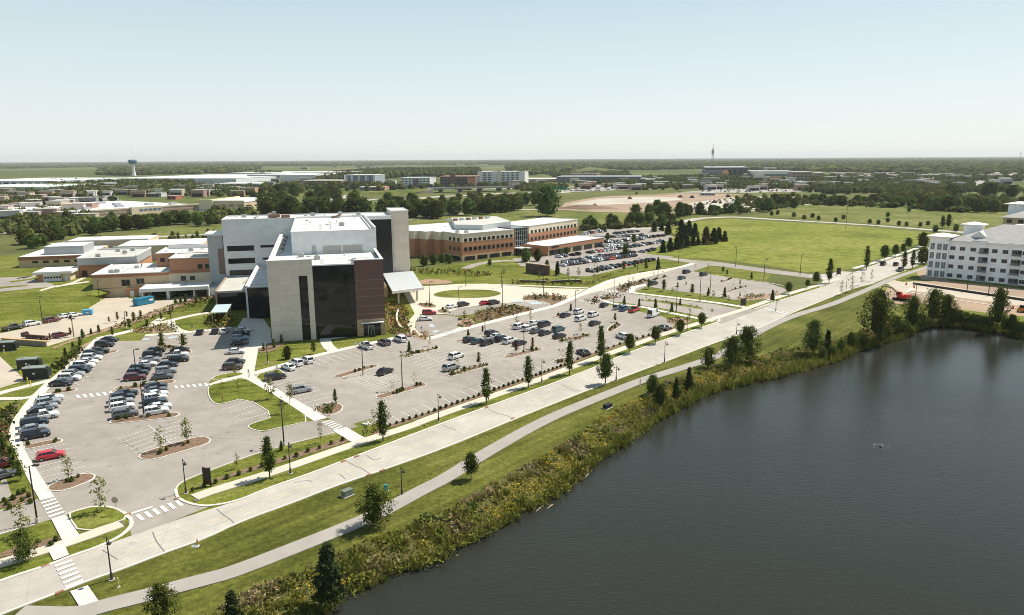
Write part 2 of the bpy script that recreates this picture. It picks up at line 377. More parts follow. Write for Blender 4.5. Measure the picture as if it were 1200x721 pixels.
def ground():
    out = [Vector((-16000, -900, 0)), Vector((16000, -900, 0)), Vector((16000, 31000, 0)), Vector((-16000, 31000, 0))]
    vs = [Vector((p.x, p.y)) for p in out + bank + shore]; nb, ns = len(bank), len(shore)
    ed = [(i, (i + 1) % 4) for i in range(4)] + [(4 + i, 4 + (i + 1) % nb) for i in range(nb)] + [(4 + nb + i, 4 + nb + (i + 1) % ns) for i in range(ns)]
    v, e, f, ov, oe, of = delaunay_2d_cdt(vs, ed, [], 0, 1e-4)
    shp = [(p.x, p.y) for p in shore]; bkp = [(p.x, p.y) for p in bank]
    def inside(x, y, P):
        c = False; j = len(P) - 1
        for i in range(len(P)):
            if (P[i][1] > y) != (P[j][1] > y) and x < (P[j][0] - P[i][0]) * (y - P[i][1]) / (P[j][1] - P[i][1]) + P[i][0]: c = not c
            j = i
        return c
    V = []
    for i, p in enumerate(v):
        o = ov[i][0] if ov[i] else 0
        V.append((p.x, p.y, WZ - .05 if o >= 4 + nb else 0))
    F, Mi = [], []
    for t in f:
        x = sum(v[i].x for i in t) / 3; y = sum(v[i].y for i in t) / 3
        if inside(x, y, shp): continue
        F.append(tuple(t)); Mi.append(1 if inside(x, y, bkp) else 0)
    me = bpy.data.meshes.new('ground'); me.from_pydata(V, [], F); me.materials.append(M_farm); me.materials.append(M_bank); me.polygons.foreach_set('material_index', Mi); me.update()
    return struct(obj('ground', me), 'flat farmland and verges reaching the horizon')
ground()
def water():
    m = bpy.data.materials.new('lake_water'); m.use_nodes = True; n = m.node_tree; L = n.links.new; b = n.nodes['Principled BSDF']
    b.inputs['Base Color'].default_value = (.024, .0255, .0195, 1); b.inputs['Roughness'].default_value = .06; b.inputs['IOR'].default_value = 1.33; b.inputs['Specular IOR Level'].default_value = .36
    g = n.nodes.new('ShaderNodeNewGeometry'); mp = n.nodes.new('ShaderNodeMapping'); mp.inputs['Rotation'].default_value = (0, 0, D2R(20)); mp.inputs['Scale'].default_value = (.55, 1.7, 1); L(g.outputs['Position'], mp.inputs[0])
    t = n.nodes.new('ShaderNodeTexNoise'); t.inputs['Scale'].default_value = 1.7; t.inputs['Detail'].default_value = 6; t.inputs['Roughness'].default_value = .6; L(mp.outputs[0], t.inputs['Vector'])
    t2 = n.nodes.new('ShaderNodeTexNoise'); t2.inputs['Scale'].default_value = .02; t2.inputs['Detail'].default_value = 3; L(g.outputs['Position'], t2.inputs['Vector'])
    mr = n.nodes.new('ShaderNodeMapRange'); mr.inputs[1].default_value = .35; mr.inputs[2].default_value = .65; mr.inputs[3].default_value = .35; mr.inputs[4].default_value = .75; L(t2.outputs[0], mr.inputs[0])
    bm = n.nodes.new('ShaderNodeBump'); bm.inputs['Distance'].default_value = .11; L(mr.outputs[0], bm.inputs['Strength']); L(t.outputs[0], bm.inputs['Height']); L(bm.outputs[0], b.inputs['Normal'])
    mb = MB(); mb.prism([(p.x, p.y) for p in bank], WZ - .4, WZ, 0)
    return struct(mb.build('lake_water', m), 'dark still lake with fine ripples')
water()

# ---- grass sheets over the farmland base
GZ = .012
sheet('campus_lawn', [(-260, 900), (-60, 760), (100, 735), (215, 745), (235, 729)] + BANK[:-1] + [(1330, 405), (1330, 360), (1100, 322), (1062, 300), (1000, 322), (930, 345), (880, 360), (905, 318), (760, 292), (690, 285), (600, 300), (480, 318), (230, 300), (-60, 330), (-400, 420)], GZ, M_turf)
sheet('lakeside_lawn', [(-60, 745), (74, 694), (140, 670), (194, 649), (240, 633), (281, 613), (340, 592), (391, 571), (447, 553), (520, 527), (602, 493), (680, 462), (720, 447), (780, 425), (840, 402), (887, 387), (930, 367), (972, 350), (997, 340), (1025, 333), (1040, 350), (1085, 360)] +
      BANK[24:3:-1] + [(361, 668), (312, 684), (275, 700), (250, 719), (215, 745), (100, 790), (-60, 800)], GZ + .006, M_lawn)
sheet('prairie_field', [(700, 292), (790, 301), (830, 303), (900, 311.5), (945, 319), (972, 320.5), (1000, 314), (1035, 300), (1080, 284), (1120, 276), (1095, 273), (1000, 265), (900, 259), (850, 256.5), (820, 259), (780, 268), (740, 278)], GZ + .010, M_prairie)
sheet('meadow_field', [(880, 255), (900, 256), (1000, 261), (1100, 268), (1240, 272), (1240, 246), (1135, 247), (1060, 243), (980, 239), (950, 240), (905, 248)], GZ + .010, M_meadow)
sheet('north_meadow', [(480, 276), (560, 265), (640, 256), (690, 262), (760, 265), (790, 259), (830, 253), (760, 251), (690, 248.5), (600, 247), (480, 258)], GZ + .008, M_meadow)
sheet('west_meadow', [(60, 296), (250, 292), (262, 265), (225, 266), (180, 271), (120, 279), (75, 284)], GZ + .009, M_meadow)

# ---- main road with kerbs
RL = [(-60, 706), (0, 681), (60, 662), (84, 652.5), (112, 643), (154, 628), (205, 610), (255, 594), (278, 587.5), (312, 573.5), (360, 557), (402, 541), (440, 526.5), (500, 503.5), (570, 477.5), (680, 438.5), (740, 412), (805, 390), (840, 378), (883, 363), (900, 356.5), (922, 350), (970, 335), (1000, 320), (1027, 310), (1052, 302), (1085, 291), (1120, 280)]
RR = [(-60, 747), (0, 721), (74, 693), (104, 681), (140, 669), (194, 648), (240, 632), (281, 612), (340, 591), (391.6, 570.5), (446.8, 552), (520, 526), (601.7, 492), (680, 461), (720, 446), (780, 424), (840, 401), (887, 386), (930, 366), (972, 349.5), (997, 339), (1025, 332), (1036, 327), (1062, 317), (1085, 307), (1120, 296)]
def resample(P, n):
    P = smooth_poly(P, 2, False); d = [0]
    for i in range(1, len(P)): d.append(d[-1] + (P[i] - P[i - 1]).length)
    out = []; k = 0
    for i in range(n):
        t = d[-1] * i / (n - 1)
        while k < len(P) - 2 and d[k + 1] < t: k += 1
        f = (t - d[k]) / max(1e-9, d[k + 1] - d[k]); out.append(P[k].lerp(P[k + 1], min(1, max(0, f))))
    return out
rl, rr = resample(px(RL), 120), resample(px(RR), 120)
b = MB(); band_geo(b, rl, rr, .03); struct(b.build('main_road', M_conc), 'pale concrete road running past the lake')
b = MB()
for f_, m_ in ((.335, 0), (.665, 0)):
    L_ = [p.lerp(q, f_) for p, q in zip(rl, rr)]; band_geo(b, offset_line(L_, .05), offset_line(L_, -.05), .036, .004, m_)
for i in range(2, 118, 2):
    p, q = rl[i], rr[i]; t = (rl[i + 1] - rl[i]).normalized() * .035
    b.add([(*(p - t).xy, .0345), (*(q - t).xy, .0345), (*(q + t).xy, .0345), (*(p + t).xy, .0345)], [(0, 1, 2, 3)], 0)
for i in range(4, 116, 1):
    for f_ in (.49, .515):
        p, q = rl[i].lerp(rr[i], f_), rl[i + 1].lerp(rr[i + 1], f_)
        if i % 3: band_geo(b, offset_line([p, q], .04), offset_line([p, q], -.04), .0365, .004, 1)
struct(b.build('road_joints', [M_joint, M_yel]))
b = MB()
for P in ([(179, 624), (181, 630), (184, 636), (193, 647)], [(254, 597), (262, 604), (270, 609), (276, 615)], [(405, 540), (415, 546), (424, 549), (435, 557)], [(398, 556), (405, 562)], [(572, 479.5), (580, 484), (590, 486), (601, 490)], [(518, 498), (524, 501), (534, 504)], [(430, 534), (438, 540), (447, 537)], [(660, 452), (668, 456), (680, 459)], [(120, 645), (138, 656)], [(345, 566), (360, 563), (366, 565)]):
    Q = smooth_poly(px(P), 1, False); band_geo(b, offset_line(Q, .09), offset_line(Q, -.09), .0385, .004)
struct(b.build('road_cracks', M_tar))
def kerb(P, wd=.35, h=.14, name='road_kerb', m=None, world=False, rnd=2):
    P = P if world else px(P)
    P = smooth_poly(P, rnd, False) if rnd else P
    h += zj(); b = MB(); band_geo(b, offset_line(P, wd / 2), offset_line(P, -wd / 2), h, h); return struct(b.build(name, m or M_kerb))
kerb(RR[:17] + [(887, 386)]); kerb([(887, 386), (930, 366), (972, 349.5), (997, 339), (1025, 332)])
kerb([(-60, 706), (0, 681), (60, 662), (84, 652), (112, 643), (140, 630), (153, 619), (155, 611), (150, 605.5), (144, 600.5)], .5)
kerb([(206, 574), (207, 582), (213, 587), (226, 592), (245, 594), (278, 588), (312, 573.5), (360, 557), (402, 541), (440, 526.5), (500, 503.5), (570, 477.5), (680, 438.5), (740, 412), (805, 390), (836, 379.5), (844, 376.5), (842, 374)], .45)
kerb([(884, 362.5), (900, 356.5), (922, 350), (970, 335)], .4); kerb([(1000, 320), (1027, 310), (1052, 302)], .4)

# ---- car parks and drives
AZ = .022
sheet('entrance_plaza', [(284, 410), (300, 410), (318.5, 401.5), (317, 386), (309, 374), (285, 373), (278, 384), (299, 387)], AZ + .03, M_walk)
sheet('west_car_park', [(154, 628), (160, 626), (205, 610), (245, 594), (213, 587), (206, 575), (211, 566), (240, 554), (309, 529), (392, 508), (420, 500), (400, 492), (368, 493), (332, 501), (308, 507), (291, 501), (294, 498), (323, 488), (289, 467), (258, 474.5), (246, 470), (243, 461), (244, 452), (246, 446), (286, 437), (293, 409), (300, 384), (271, 384), (239, 389), (171, 392), (165, 399.5), (134, 400), (115, 399), (110, 404), (70, 441), (52, 462), (37, 478), (23, 495), (21, 507), (27, 520), (29, 529), (42, 549), (54, 568), (64, 583), (45, 587), (0, 600), (-60, 619), (-60, 650), (0, 626), (41, 615), (60, 609), (77, 604), (110, 594), (134, 595), (149, 605)], AZ, M_asph)
sheet('main_car_park', [(294, 440), (332, 428.5), (368, 418.5), (416, 407.5), (460, 398), (482, 392.5), (501, 397), (522, 391.5), (546, 384.5), (570, 380), (603, 371.5), (632, 364.5), (654, 359), (664, 354.5), (680, 347), (696, 338.5), (720, 328), (760, 320), (796, 315), (812, 310), (840, 309), (812, 318), (829, 321.7), (859, 326.7), (900, 332), (925, 340), (900, 350.5), (872, 351.5), (861, 351.6), (819, 344.5), (790, 341), (768, 337.5), (757, 336), (738, 345), (724, 355), (700, 350.5), (714, 358), (750, 365.5), (763, 368.5), (776, 371), (792, 380), (787, 385.5), (730, 401.5), (680, 419), (662, 428), (520, 478), (489, 488.5), (455, 500), (433, 491.5), (401, 501), (384, 489.5)], AZ + .006, M_asph2)
sheet('boulevard_drive', [(738, 344.5), (780, 349.5), (840, 357), (868, 363), (884, 362.5), (905, 357), (845, 380), (836, 374), (816, 370), (780, 362.5), (724, 354)], AZ + .012, M_asph2)
sheet('field_road', [(560, 268), (690, 296), (755, 297.2), (790, 302.5), (812, 305), (840, 307), (900, 315.5), (945, 321), (975, 324), (975, 329), (940, 325), (900, 320), (840, 312), (812, 310), (796, 315), (790, 314.5), (812, 308.8), (790, 305.5), (755, 300), (690, 300)][1:], AZ + .010, M_asph2)
sheet('side_street_mouth', [(960, 337), (985, 328), (1000, 319), (985, 318), (972, 321), (950, 322), (948, 325), (965, 328)], AZ + .010, M_conc)
sheet('corner_car_park', [(-80, 560), (0, 571), (4, 552), (14, 581), (0, 588), (-80, 612)], AZ, M_asph)
sheet('staff_pad', [(-40, 410), (0, 418), (30, 446), (0, 455), (-60, 468)], AZ, M_tan)
sheet('service_drive', [(-40, 395), (0, 391), (25, 386), (50, 377), (96, 370), (106, 360), (142, 338), (151, 350), (190, 352), (228, 345), (262, 330), (268, 336), (232, 349), (200, 357), (165, 370), (130, 383), (95, 394), (56, 406), (50, 402), (0, 399), (-40, 403)], AZ + .004, M_tan)
sheet('entrance_plaza', [(470, 338), (488, 338), (494, 336), (535, 333.2), (570, 332.7), (600, 335.5), (640, 338), (687, 339), (664, 351), (652, 359), (632, 353), (580, 356), (537, 361.5), (521, 368), (512, 368.5), (496, 370), (487, 377), (486, 384), (492, 391), (503, 395), (523, 390.5), (539, 383), (548, 386), (590, 374.5), (632, 364), (654, 358.5), (664, 354), (680, 346.5), (696, 338), (720, 327.5), (760, 319.5), (796, 314.5), (790, 313.3), (756, 318), (716, 325.5), (690, 336), (686, 338), (626, 363), (590, 370), (545, 381), (530, 388), (500, 399), (484, 394), (478, 386), (479, 376), (486, 368), (478, 352)][:32] + [(500, 399), (484, 394), (478, 386), (479, 376), (486, 368), (478, 352)], AZ + .012, M_cream)
sheet('accessible_bays', [(534, 370.5), (521, 368.5), (537, 361.7), (580, 356.5), (632, 353.3), (652, 359), (626, 363), (604, 357), (566, 363), (552, 369)], AZ + .018, M_asph)
sheet('loop_car_park', [(496, 370.5), (511, 368.7), (534, 371), (541, 374), (537, 378), (539, 383), (523, 390.2), (503, 394.5), (492, 391), (486.5, 384), (487, 377)], AZ + .018, M_asph, rnd=1)
sheet('medical_office_car_park', [(600, 303), (640, 300), (655, 298), (712, 288), (680, 275), (690, 266), (770, 268), (790, 278), (768, 291), (756, 297.5), (790, 301), (765, 305.5), (720, 317), (690, 324), (668, 324), (652, 318), (640, 314), (610, 312)], AZ, M_asph)
strip('oval_lawn_drive', [(545, 315), (560, 309), (590, 305), (630, 307)], 5, AZ + .004, M_asph2)
# ---- pavements
WH = .10
def walk(pts, wd, rnd=1, m=None, name='pavement'): return strip(name, pts, wd, WH, m or M_walk, rnd=rnd, h=.10)
M_walk2 = mat('concrete_walk_new', (.62, .575, .505), .85, .05, .4)
walk([(-50, 676), (0, 661), (58, 643.5), (93, 632), (142, 614.5)], 2.3, m=M_cream)
sheet('kerb_crossing', [(54, 641), (75, 637.5), (81, 651), (63, 658)], WH + .006, M_walk2)
sheet('kerb_crossing', [(60, 609), (77, 604), (94, 629), (76, 640)], WH + .006, M_walk2)
sheet('kerb_crossing', [(82, 694), (103, 687), (119, 710), (96, 716.4)], WH, M_walk2)
walk([(228, 583.5), (250, 575.5), (315, 556), (416, 520.5), (483.5, 499.5), (500, 492), (572, 466.5), (620, 449.8), (680, 427), (737, 406.5), (780, 391), (823, 378), (845.5, 371), (872, 363), (900, 353), (915, 347.5), (970, 331), (985, 326.5)], 2.4, m=M_cream)
walk([(1000, 315), (1025, 308), (1050, 300), (1080, 289)], 2.2)
walk([(20, 720), (88, 722), (120, 711), (170, 699), (206, 689), (240, 680), (272, 671.6), (342.6, 644), (404, 619.5), (447, 601), (496, 574), (522, 561.5), (559, 537.6), (592.6, 518), (623, 501), (653.6, 486), (684, 473.6), (725, 457), (755, 445), (805, 430), (835, 420), (852, 412), (887, 389.5), (927, 371), (970, 359), (995, 349), (1030, 334), (1047, 326), (1085, 314), (1120, 303)], 2.9, rnd=2, m=M_path, name='lakeside_path')
# west walkway (wide, curved) and its branches
A_ = [(120, 396), (110, 404), (70, 441), (52, 462), (37, 478), (23, 495), (21, 507), (27, 520), (29, 529), (42, 549), (54, 568), (64, 583)]
B_ = [(110, 398), (100, 409), (64, 441), (47, 454), (30, 472), (14, 493), (9.5, 511), (10.5, 516), (22, 539), (33, 563), (40, 575), (47, 587)]
b = MB(); band_geo(b, resample(px(A_), 40), resample(px(B_), 40), WH, .1); struct(b.build('pavement', M_walk2))
walk([(-40, 474), (0, 461), (30, 453.5), (60, 446)], 2.2); walk([(-40, 468), (0, 468), (34, 467.5), (48, 461)], 2.0)
walk([(114, 397), (134, 393), (170, 384), (199, 376), (230, 369), (245, 367)], 2.6); walk([(170, 393.5), (210, 391), (239, 388), (271, 384)], 2.6)
walk([(199, 376), (201, 382), (208, 387.5), (218, 390)], 2.6); walk([(180, 379), (190, 373)], 2.2)
walk([(298, 388), (295, 409), (289, 438), (288, 442)], 3.4); walk([(246, 452), (262, 446), (290, 440)], 2.0)
walk([(288, 440), (300, 448), (332, 466), (376, 492)], 2.8, m=M_walk2)
walk([(398, 503), (416, 514), (424, 518)], 2.8, m=M_walk2)
walk([(290, 440), (332, 428), (368, 417.5), (416, 406.5), (460, 397), (482, 391.5)], 2.2, m=M_walk2)
walk([(381, 397), (383, 405), (392, 412.5)], 3.0, m=M_walk2); walk([(381, 398), (400, 395), (440, 389)], 2.0)
walk([(502, 397.5), (523, 391.6), (546, 385), (570, 379), (603, 370.5), (632, 363.6), (654, 357.5), (664, 353), (680, 346), (696, 337.5), (720, 327), (760, 319), (796, 314), (812, 309)], 2.6, m=M_walk2)
walk([(497, 336.6), (570, 333.6), (616, 335), (690, 338)], 2.0)
walk([(738, 343), (780, 348), (840, 355), (876, 361)], 2.4, m=M_walk2); walk([(700, 350), (718, 356.5), (752, 359.6), (780, 366), (816, 373), (836, 377)], 2.0, m=M_walk2)
walk([(738, 343), (741, 337), (757, 334)], 3.0, m=M_walk2)
walk([(809, 320), (829, 321.4), (859, 326.4), (900, 331.6), (918, 335)], .5, m=M_kerb)
walk([(103, 333.2), (60, 338.5)], 1.5)
# ---- kerb lines of lots
for P in ([(77, 603.5), (90, 598.5), (110, 593.8), (134, 594.5), (149, 604.5)], [(206, 574), (211, 566), (240, 554), (309, 529), (392, 507.5)], [(41, 615.5), (0, 626.6), (-40, 640)], [(45, 586.5), (0, 599.5), (-40, 612)]):
    kerb(P, .2, .14, 'lot_kerb', rnd=1)
# ---- islands
GRN = island([(244, 452), (243, 461), (246.5, 469.5), (252, 474), (258, 474.3), (288, 467), (323, 488), (294, 497.5), (290, 500), (293, 503.5), (308, 506.5), (332, 501), (368, 493), (332, 469), (294, 447), (286, 443.5), (264, 448)], M_turf, 1)
island([(246.5, 446), (252, 441), (270, 437.5), (284, 437), (287, 439.5), (262, 445)], M_turf, 1)
island([(296, 440.5), (326, 433), (333, 437), (333, 441), (310, 450)], M_turf, 1)
island([(78, 604), (90, 599), (110, 594), (133, 595), (146, 601.5), (149, 606), (144, 611), (94, 627)], M_turf, 1)
for a_, c_, w_ in (((128, 495), (211, 486), 3.2), ((133, 457.5), (206, 447), 3.4), ((163, 538), (246, 514), 5.0), ((27, 525.5), (74, 516), 2.6), ((57, 576), (110, 556), 4.4), ((47, 463.5), (91, 456.5), 2.6), ((118, 416), (138, 411), 2.4)):
    pill(a_, c_, w_, M_mulch)
island([(176, 408), (186, 404.5), (205, 404), (222, 409), (226, 412.5), (224, 414.5), (205, 410), (190, 409.5)], M_mulch, 1)
for a_, c_, w_ in (((392, 443), (442, 428), 2.6), ((441, 467), (499, 450), 2.6), ((470, 418.5), (515, 407.5), 2.0), ((524, 441), (573, 427), 2.4), ((592, 419.5), (635, 409), 2.6), ((653, 401), (691, 393), 2.2), ((534, 401), (552, 397), 2.0), ((596, 386), (624, 378), 1.8), ((646, 373), (664, 368.5), 1.6), ((755, 332), (784, 323.5), 2.2), ((845, 331), (858, 326.5), 2.2), ((852, 342), (874, 336), 2.2)):
    pill(a_, c_, w_, M_mulch)
island([(366, 481), (380, 474), (398, 473), (403, 477), (400, 483), (383, 489)], M_mulch, 1)
island([(644, 424), (662, 419), (676, 421), (668, 425.5), (660, 428)], M_mulch, 1)
island([(710, 386), (720, 379), (731, 380), (728, 383), (714, 391)], M_mulch, 1)
island([(537, 377.5), (546, 372.3), (556, 377), (556.5, 381), (548, 384.5), (538, 382.5)], M_rock, 1)
island([(506, 345), (520, 341), (545, 339.6), (575, 340), (590, 343.5), (583, 347.5), (560, 350), (525, 349.5), (510, 348)], M_turf, 2)
island([(736, 350.8), (780, 352.8), (804, 357.2), (828, 361.6), (822, 363), (800, 359.6), (776, 355.6)], M_turf, 1)
island([(488, 356), (500, 355), (513, 358.2), (510, 361), (495, 361)], M_mulch, 1)
island([(511, 364), (520, 362), (529, 365), (522, 367.5), (513, 367)], M_mulch, 1)
# oval drop-off lawn at the west entrance
sheet('oval_lawn', [(209, 377), (216, 371.5), (236, 369), (246, 371), (247, 385), (240, 388), (222, 388), (211, 384)], GZ + .02, M_turf, rnd=2)
# ---- mulch and soil beds
BZ = .05
def bed(pts, m=None, rnd=1, z=BZ): return sheet('planting_bed', pts, z, m or M_mulch, rnd=rnd)
bed([(222, 573), (260, 562), (309, 549), (360, 533), (416, 516), (413, 511), (360, 527), (300, 546), (255, 560)])
b = MB(); P_ = px([(455, 500.5), (489, 489.5), (520, 479), (662, 429), (680, 421), (730, 403), (787, 386.8), (800, 382)]); P_ = smooth_poly(P_, 1, False); band_geo(b, offset_line(P_, .75), offset_line(P_, -.75), BZ, .05); struct(b.build('planting_bed', M_mulch))
bed([(418, 514), (433, 492), (455, 500), (450, 505), (432, 512)], M_turf); bed([(436, 507), (452, 501), (455, 503), (437, 511)])
bed([(0, 590), (35, 574), (45, 584), (0, 598)]); bed([(0, 484), (14, 478), (24, 472), (14, 490), (8, 510), (12, 535), (0, 545)])
bed([(0, 647), (50, 633), (76, 629), (70, 634), (0, 656)]); bed([(64, 441), (96, 404), (110, 401), (100, 408), (66, 440)], M_dirt)
bed([(80, 424), (100, 403), (112, 398), (104, 407), (86, 425)], M_dirt)
bed([(300, 410), (304, 414), (318, 413), (334, 403), (336, 400), (318, 402)]); bed([(374, 398), (400, 393.5), (450, 384), (452, 387), (400, 396.5)])
bed([(152, 388), (170, 383), (206, 381), (208, 389), (175, 391)], M_rock); bed([(244, 386), (246, 372), (262, 368), (276, 376), (272, 383), (256, 386)])
bed([(60, 408), (100, 393), (150, 376), (200, 358), (270, 338), (276, 345), (230, 352), (180, 372), (130, 387), (80, 402), (64, 409)], M_rock)
bed([(452, 356), (462, 356), (476, 364), (477, 378), (482, 393), (456, 392)], M_rock); bed([(552, 370), (566, 364.5), (600, 358.5), (626, 363), (612, 368), (590, 372), (564, 377.5), (556, 376)])
bed([(607, 352), (626, 345), (667, 348), (660, 357), (648, 357.5), (634, 352.5)]); bed([(482, 394.5), (490, 393), (503, 397), (498, 399.5)], M_rock)
bed([(490, 334.5), (494, 327), (520, 328), (536, 332)], M_rock); bed([(676, 375), (700, 380), (720, 374)], M_rock) if False else None
bed([(688, 354), (698, 351), (722, 346.8), (726, 349), (706, 352.4), (694, 358)]); bed([(720, 341), (730, 334), (757, 328), (762, 330), (744, 336), (735, 343)])
bed([(778, 377), (792, 372), (812, 376), (806, 379), (794, 381.5)], M_rock); bed([(861, 351), (880, 346), (912, 344), (918, 346), (880, 353)], M_rock)
bed([(504, 395), (518, 391.6), (520, 393), (506, 396.5)], M_rock, 0)
# ---- construction ground by the apartments
sheet('building_site_soil', [(1036, 345), (1040, 337), (1060, 330), (1110, 329), (1210, 340), (1330, 356), (1330, 380), (1210, 372), (1150, 366), (1085, 357), (1050, 356)], GZ + .012, M_dirt)
sheet('site_street', [(1040, 327), (1060, 331), (1072, 330), (1110, 336), (1200, 349), (1330, 366), (1330, 376), (1200, 359), (1140, 351), (1090, 344), (1068, 341), (1060, 345), (1040, 333), (1028, 333)], GZ + .03, M_tan)
for P in ([(1068, 332), (1110, 338.5), (1200, 351.5), (1300, 367)], [(1062, 342), (1090, 347), (1140, 355), (1200, 362.5), (1300, 378)], [(1024, 354), (1052, 358.5)], [(1071, 337), (1062, 342.5)]): kerb(P, .7, .14, 'site_kerb', M_walk2)
sheet('building_site_soil', [(1074, 320), (1085, 312), (1110, 318), (1110, 330), (1080, 328)], GZ + .016, M_dirt)
# ---- far ground: highway, building plot, car parks
strip('field_lane', [(820, 256), (860, 254), (900, 257), (1000, 262.5), (1097, 270), (1200, 278)], 9, .06, M_conc)
strip('field_lane', [(700, 268), (740, 268), (770, 267), (788, 262), (820, 256)], 10, .05, M_conc)
strip('field_lane', [(880, 247.5), (900, 245), (957, 238)], 9, .05, M_conc)
strip('back_lane', [(470, 258), (520, 252.5), (600, 246), (657, 245), (750, 249.5), (800, 250)], 8, .05, M_conc)
strip('back_lane', [(60, 286), (100, 283), (140, 279.5), (185, 277.5), (215, 276), (260, 274)], 8, .05, M_conc)
strip('highway', [(370, 240), (382, 235), (400, 231), (430, 226.5), (470, 223.5), (515, 221.5), (600, 221.5), (680, 219)], 26, .06, M_conc)
strip('highway', [(420, 236), (440, 233), (470, 235), (510, 230.5), (550, 229), (600, 226), (657, 226.5), (668, 224), (705, 223), (760, 221)], 18, .05, M_conc)
strip('highway', [(0, 274), (40, 268), (70, 263), (108, 259)], 16, .05, M_lot_far)
sheet('building_plot', [(655, 246), (662, 237.5), (700, 231), (780, 226.5), (860, 227.5), (905, 230), (900, 238), (860, 246), (810, 250), (760, 250), (700, 248.5)], .05, M_dirt)
for P in ([(664, 245), (690, 242.5), (704, 243.5), (690, 246.5)], [(770, 247), (800, 244), (815, 246.5), (790, 249.5)], [(720, 229.5), (760, 227), (800, 227), (770, 229)], [(845, 229), (880, 228), (900, 230.5), (870, 231)]): sheet('plot_weeds', P, .06, M_meadow, rnd=2)
sheet('gravel_pad', [(664, 239.7), (700, 233.5), (750, 230.8), (792, 231.3), (800, 234), (760, 238), (700, 240.5)], .09, M_pad)
sheet('gravel_pad', [(800, 240), (830, 235), (880, 231), (930, 231), (945, 237), (900, 244), (850, 248), (800, 248)], .08, M_pad)
for P in ([(0, 252), (60, 245), (110, 248), (100, 258), (60, 262), (0, 268)], [(0, 232), (60, 229), (130, 226), (140, 234), (70, 238), (0, 242)], [(640, 226), (700, 217), (750, 216), (760, 221), (700, 224)], [(790, 226), (840, 222), (940, 221), (960, 224), (880, 226)], [(950, 219), (1010, 215), (1020, 222), (960, 226)], [(1060, 214), (1180, 211), (1190, 217), (1070, 220)], [(-60, 310), (0, 302), (40, 303), (45, 312), (0, 318)]):
    sheet('far_car_park', P, .04, M_lot_far)
for P in ([(-40, 322), (20, 318), (50, 321), (40, 326), (0, 330), (-40, 334)],): pass

# ---- paint
b = MB(); PZ = AZ + .066
def line(p, q, wd=.15, z=PZ, m=0):
    p = G(*p) if not isinstance(p, Vector) else p; q = G(*q) if not isinstance(q, Vector) else q
    band_geo(b, offset_line([p, q], wd / 2), offset_line([p, q], -wd / 2), z, .004, m)
def stalls(p0, p1, q0, q1, n, wd=.15):
    p0, p1, q0, q1 = G(*p0), G(*p1), G(*q0), G(*q1)
    for i in range(n + 1): line(p0.lerp(p1, i / n), q0.lerp(q1, i / n), wd)
stalls((29, 527), (55, 567), (74, 516), (104, 553), 7); stalls((72, 444), (113, 404), (94, 452), (142, 402), 12); stalls((23, 497), (53, 464), (48, 502), (76, 470), 8)
stalls((139, 515), (157, 532), (176, 503), (196, 517), 4); stalls((176, 503), (196, 517), (213, 494), (234, 508), 4); line((174, 499), (200, 520))
stalls((261, 481), (281, 494), (292, 471), (315, 484), 3); stalls((258, 407), (248, 440), (291, 404), (285, 436), 9)
stalls((324, 452), (362, 477), (352, 444), (392, 470), 7); stalls((326, 432), (482, 394.5), (340, 438.5), (497, 399.5), 19)
for c0, c1 in (((427, 440), (457, 452)), ((494, 415), (529, 432)), ((564, 396), (595, 411)), ((620, 379), (652, 394)), ((670, 370), (692, 381))):
    line(c0, c1); stalls(c0, c1, (c0[0] - 20, c0[1] + 6), (c1[0] - 20, c1[1] + 6.3), 7); stalls(c0, c1, (c0[0] + 20, c0[1] - 6), (c1[0] + 20, c1[1] - 6.3), 7)
stalls((457, 499), (662, 427), (444.5, 492), (649.5, 421), 20); stalls((676, 421), (785, 385), (665, 415), (776, 380), 12); stalls((820, 343.5), (862, 350.5), (832, 340), (873, 346.6), 7); stalls((830, 322.5), (900, 333), (820, 326), (889, 336.5), 12)
stalls((585, 356), (630, 353.5), (597, 360), (645, 358), 6)
struct(b.build('parking_lines', [M_line]))
# tyre-darkened arcs in the aisles and sealed cracks
M_tyre_mark = mat('tyre_mark', (.300, .266, .231), .9, .10, .6); M_seal = mat('crack_seal', (.285, .252, .22), .85)
b = MB()
rr_ = random.Random(17)
for (x0, x1, y0, y1, k) in ((90, 240, 440, 560, 5), (400, 640, 400, 470, 6)):
    for i in range(k):
        p = G(rr_.uniform(x0, x1), rr_.uniform(y0, y1)); a = rr_.choice([D2R(47), D2R(137), D2R(15)]) + rr_.uniform(-.2, .2); Q = [p]
        for _ in range(rr_.randint(4, 8)): a += rr_.uniform(-.35, .35); Q.append(Q[-1] + Vector((math.cos(a), math.sin(a), 0)) * rr_.uniform(1, 2.4))
        band_geo(b, offset_line(Q, .03), offset_line(Q, -.03), PZ - .004 - i * .0008, .002, 1)
struct(b.build('sealed_cracks', [M_tyre_mark, M_seal]))
b = MB()
def crosswalk(a0, a1, b0, b1, n, duty=.55, z=None):
    a0, a1, b0, b1 = G(*a0), G(*a1), G(*b0), G(*b1); z = z or PZ + .004
    for i in range(n):
        t0, t1 = (i + .5 - duty / 2) / n, (i + .5 + duty / 2) / n
        P = [a0.lerp(a1, t0), a0.lerp(a1, t1), b0.lerp(b1, t1), b0.lerp(b1, t0)]
        b.prism(P, z - .003, z)
crosswalk((63, 662), (78, 692), (84, 655), (99, 683), 6, .5); crosswalk((47.5, 588.5), (58, 608.5), (64.5, 583.5), (77, 602), 5, .5)
crosswalk((156, 605.5), (211, 585.5), (163, 612), (218, 592), 6, .5); crosswalk((86, 463.5), (133, 459), (89, 467.5), (136, 463), 6, .5); crosswalk((202, 452.8), (244, 449.2), (204, 456.2), (246, 452.4), 6, .5)
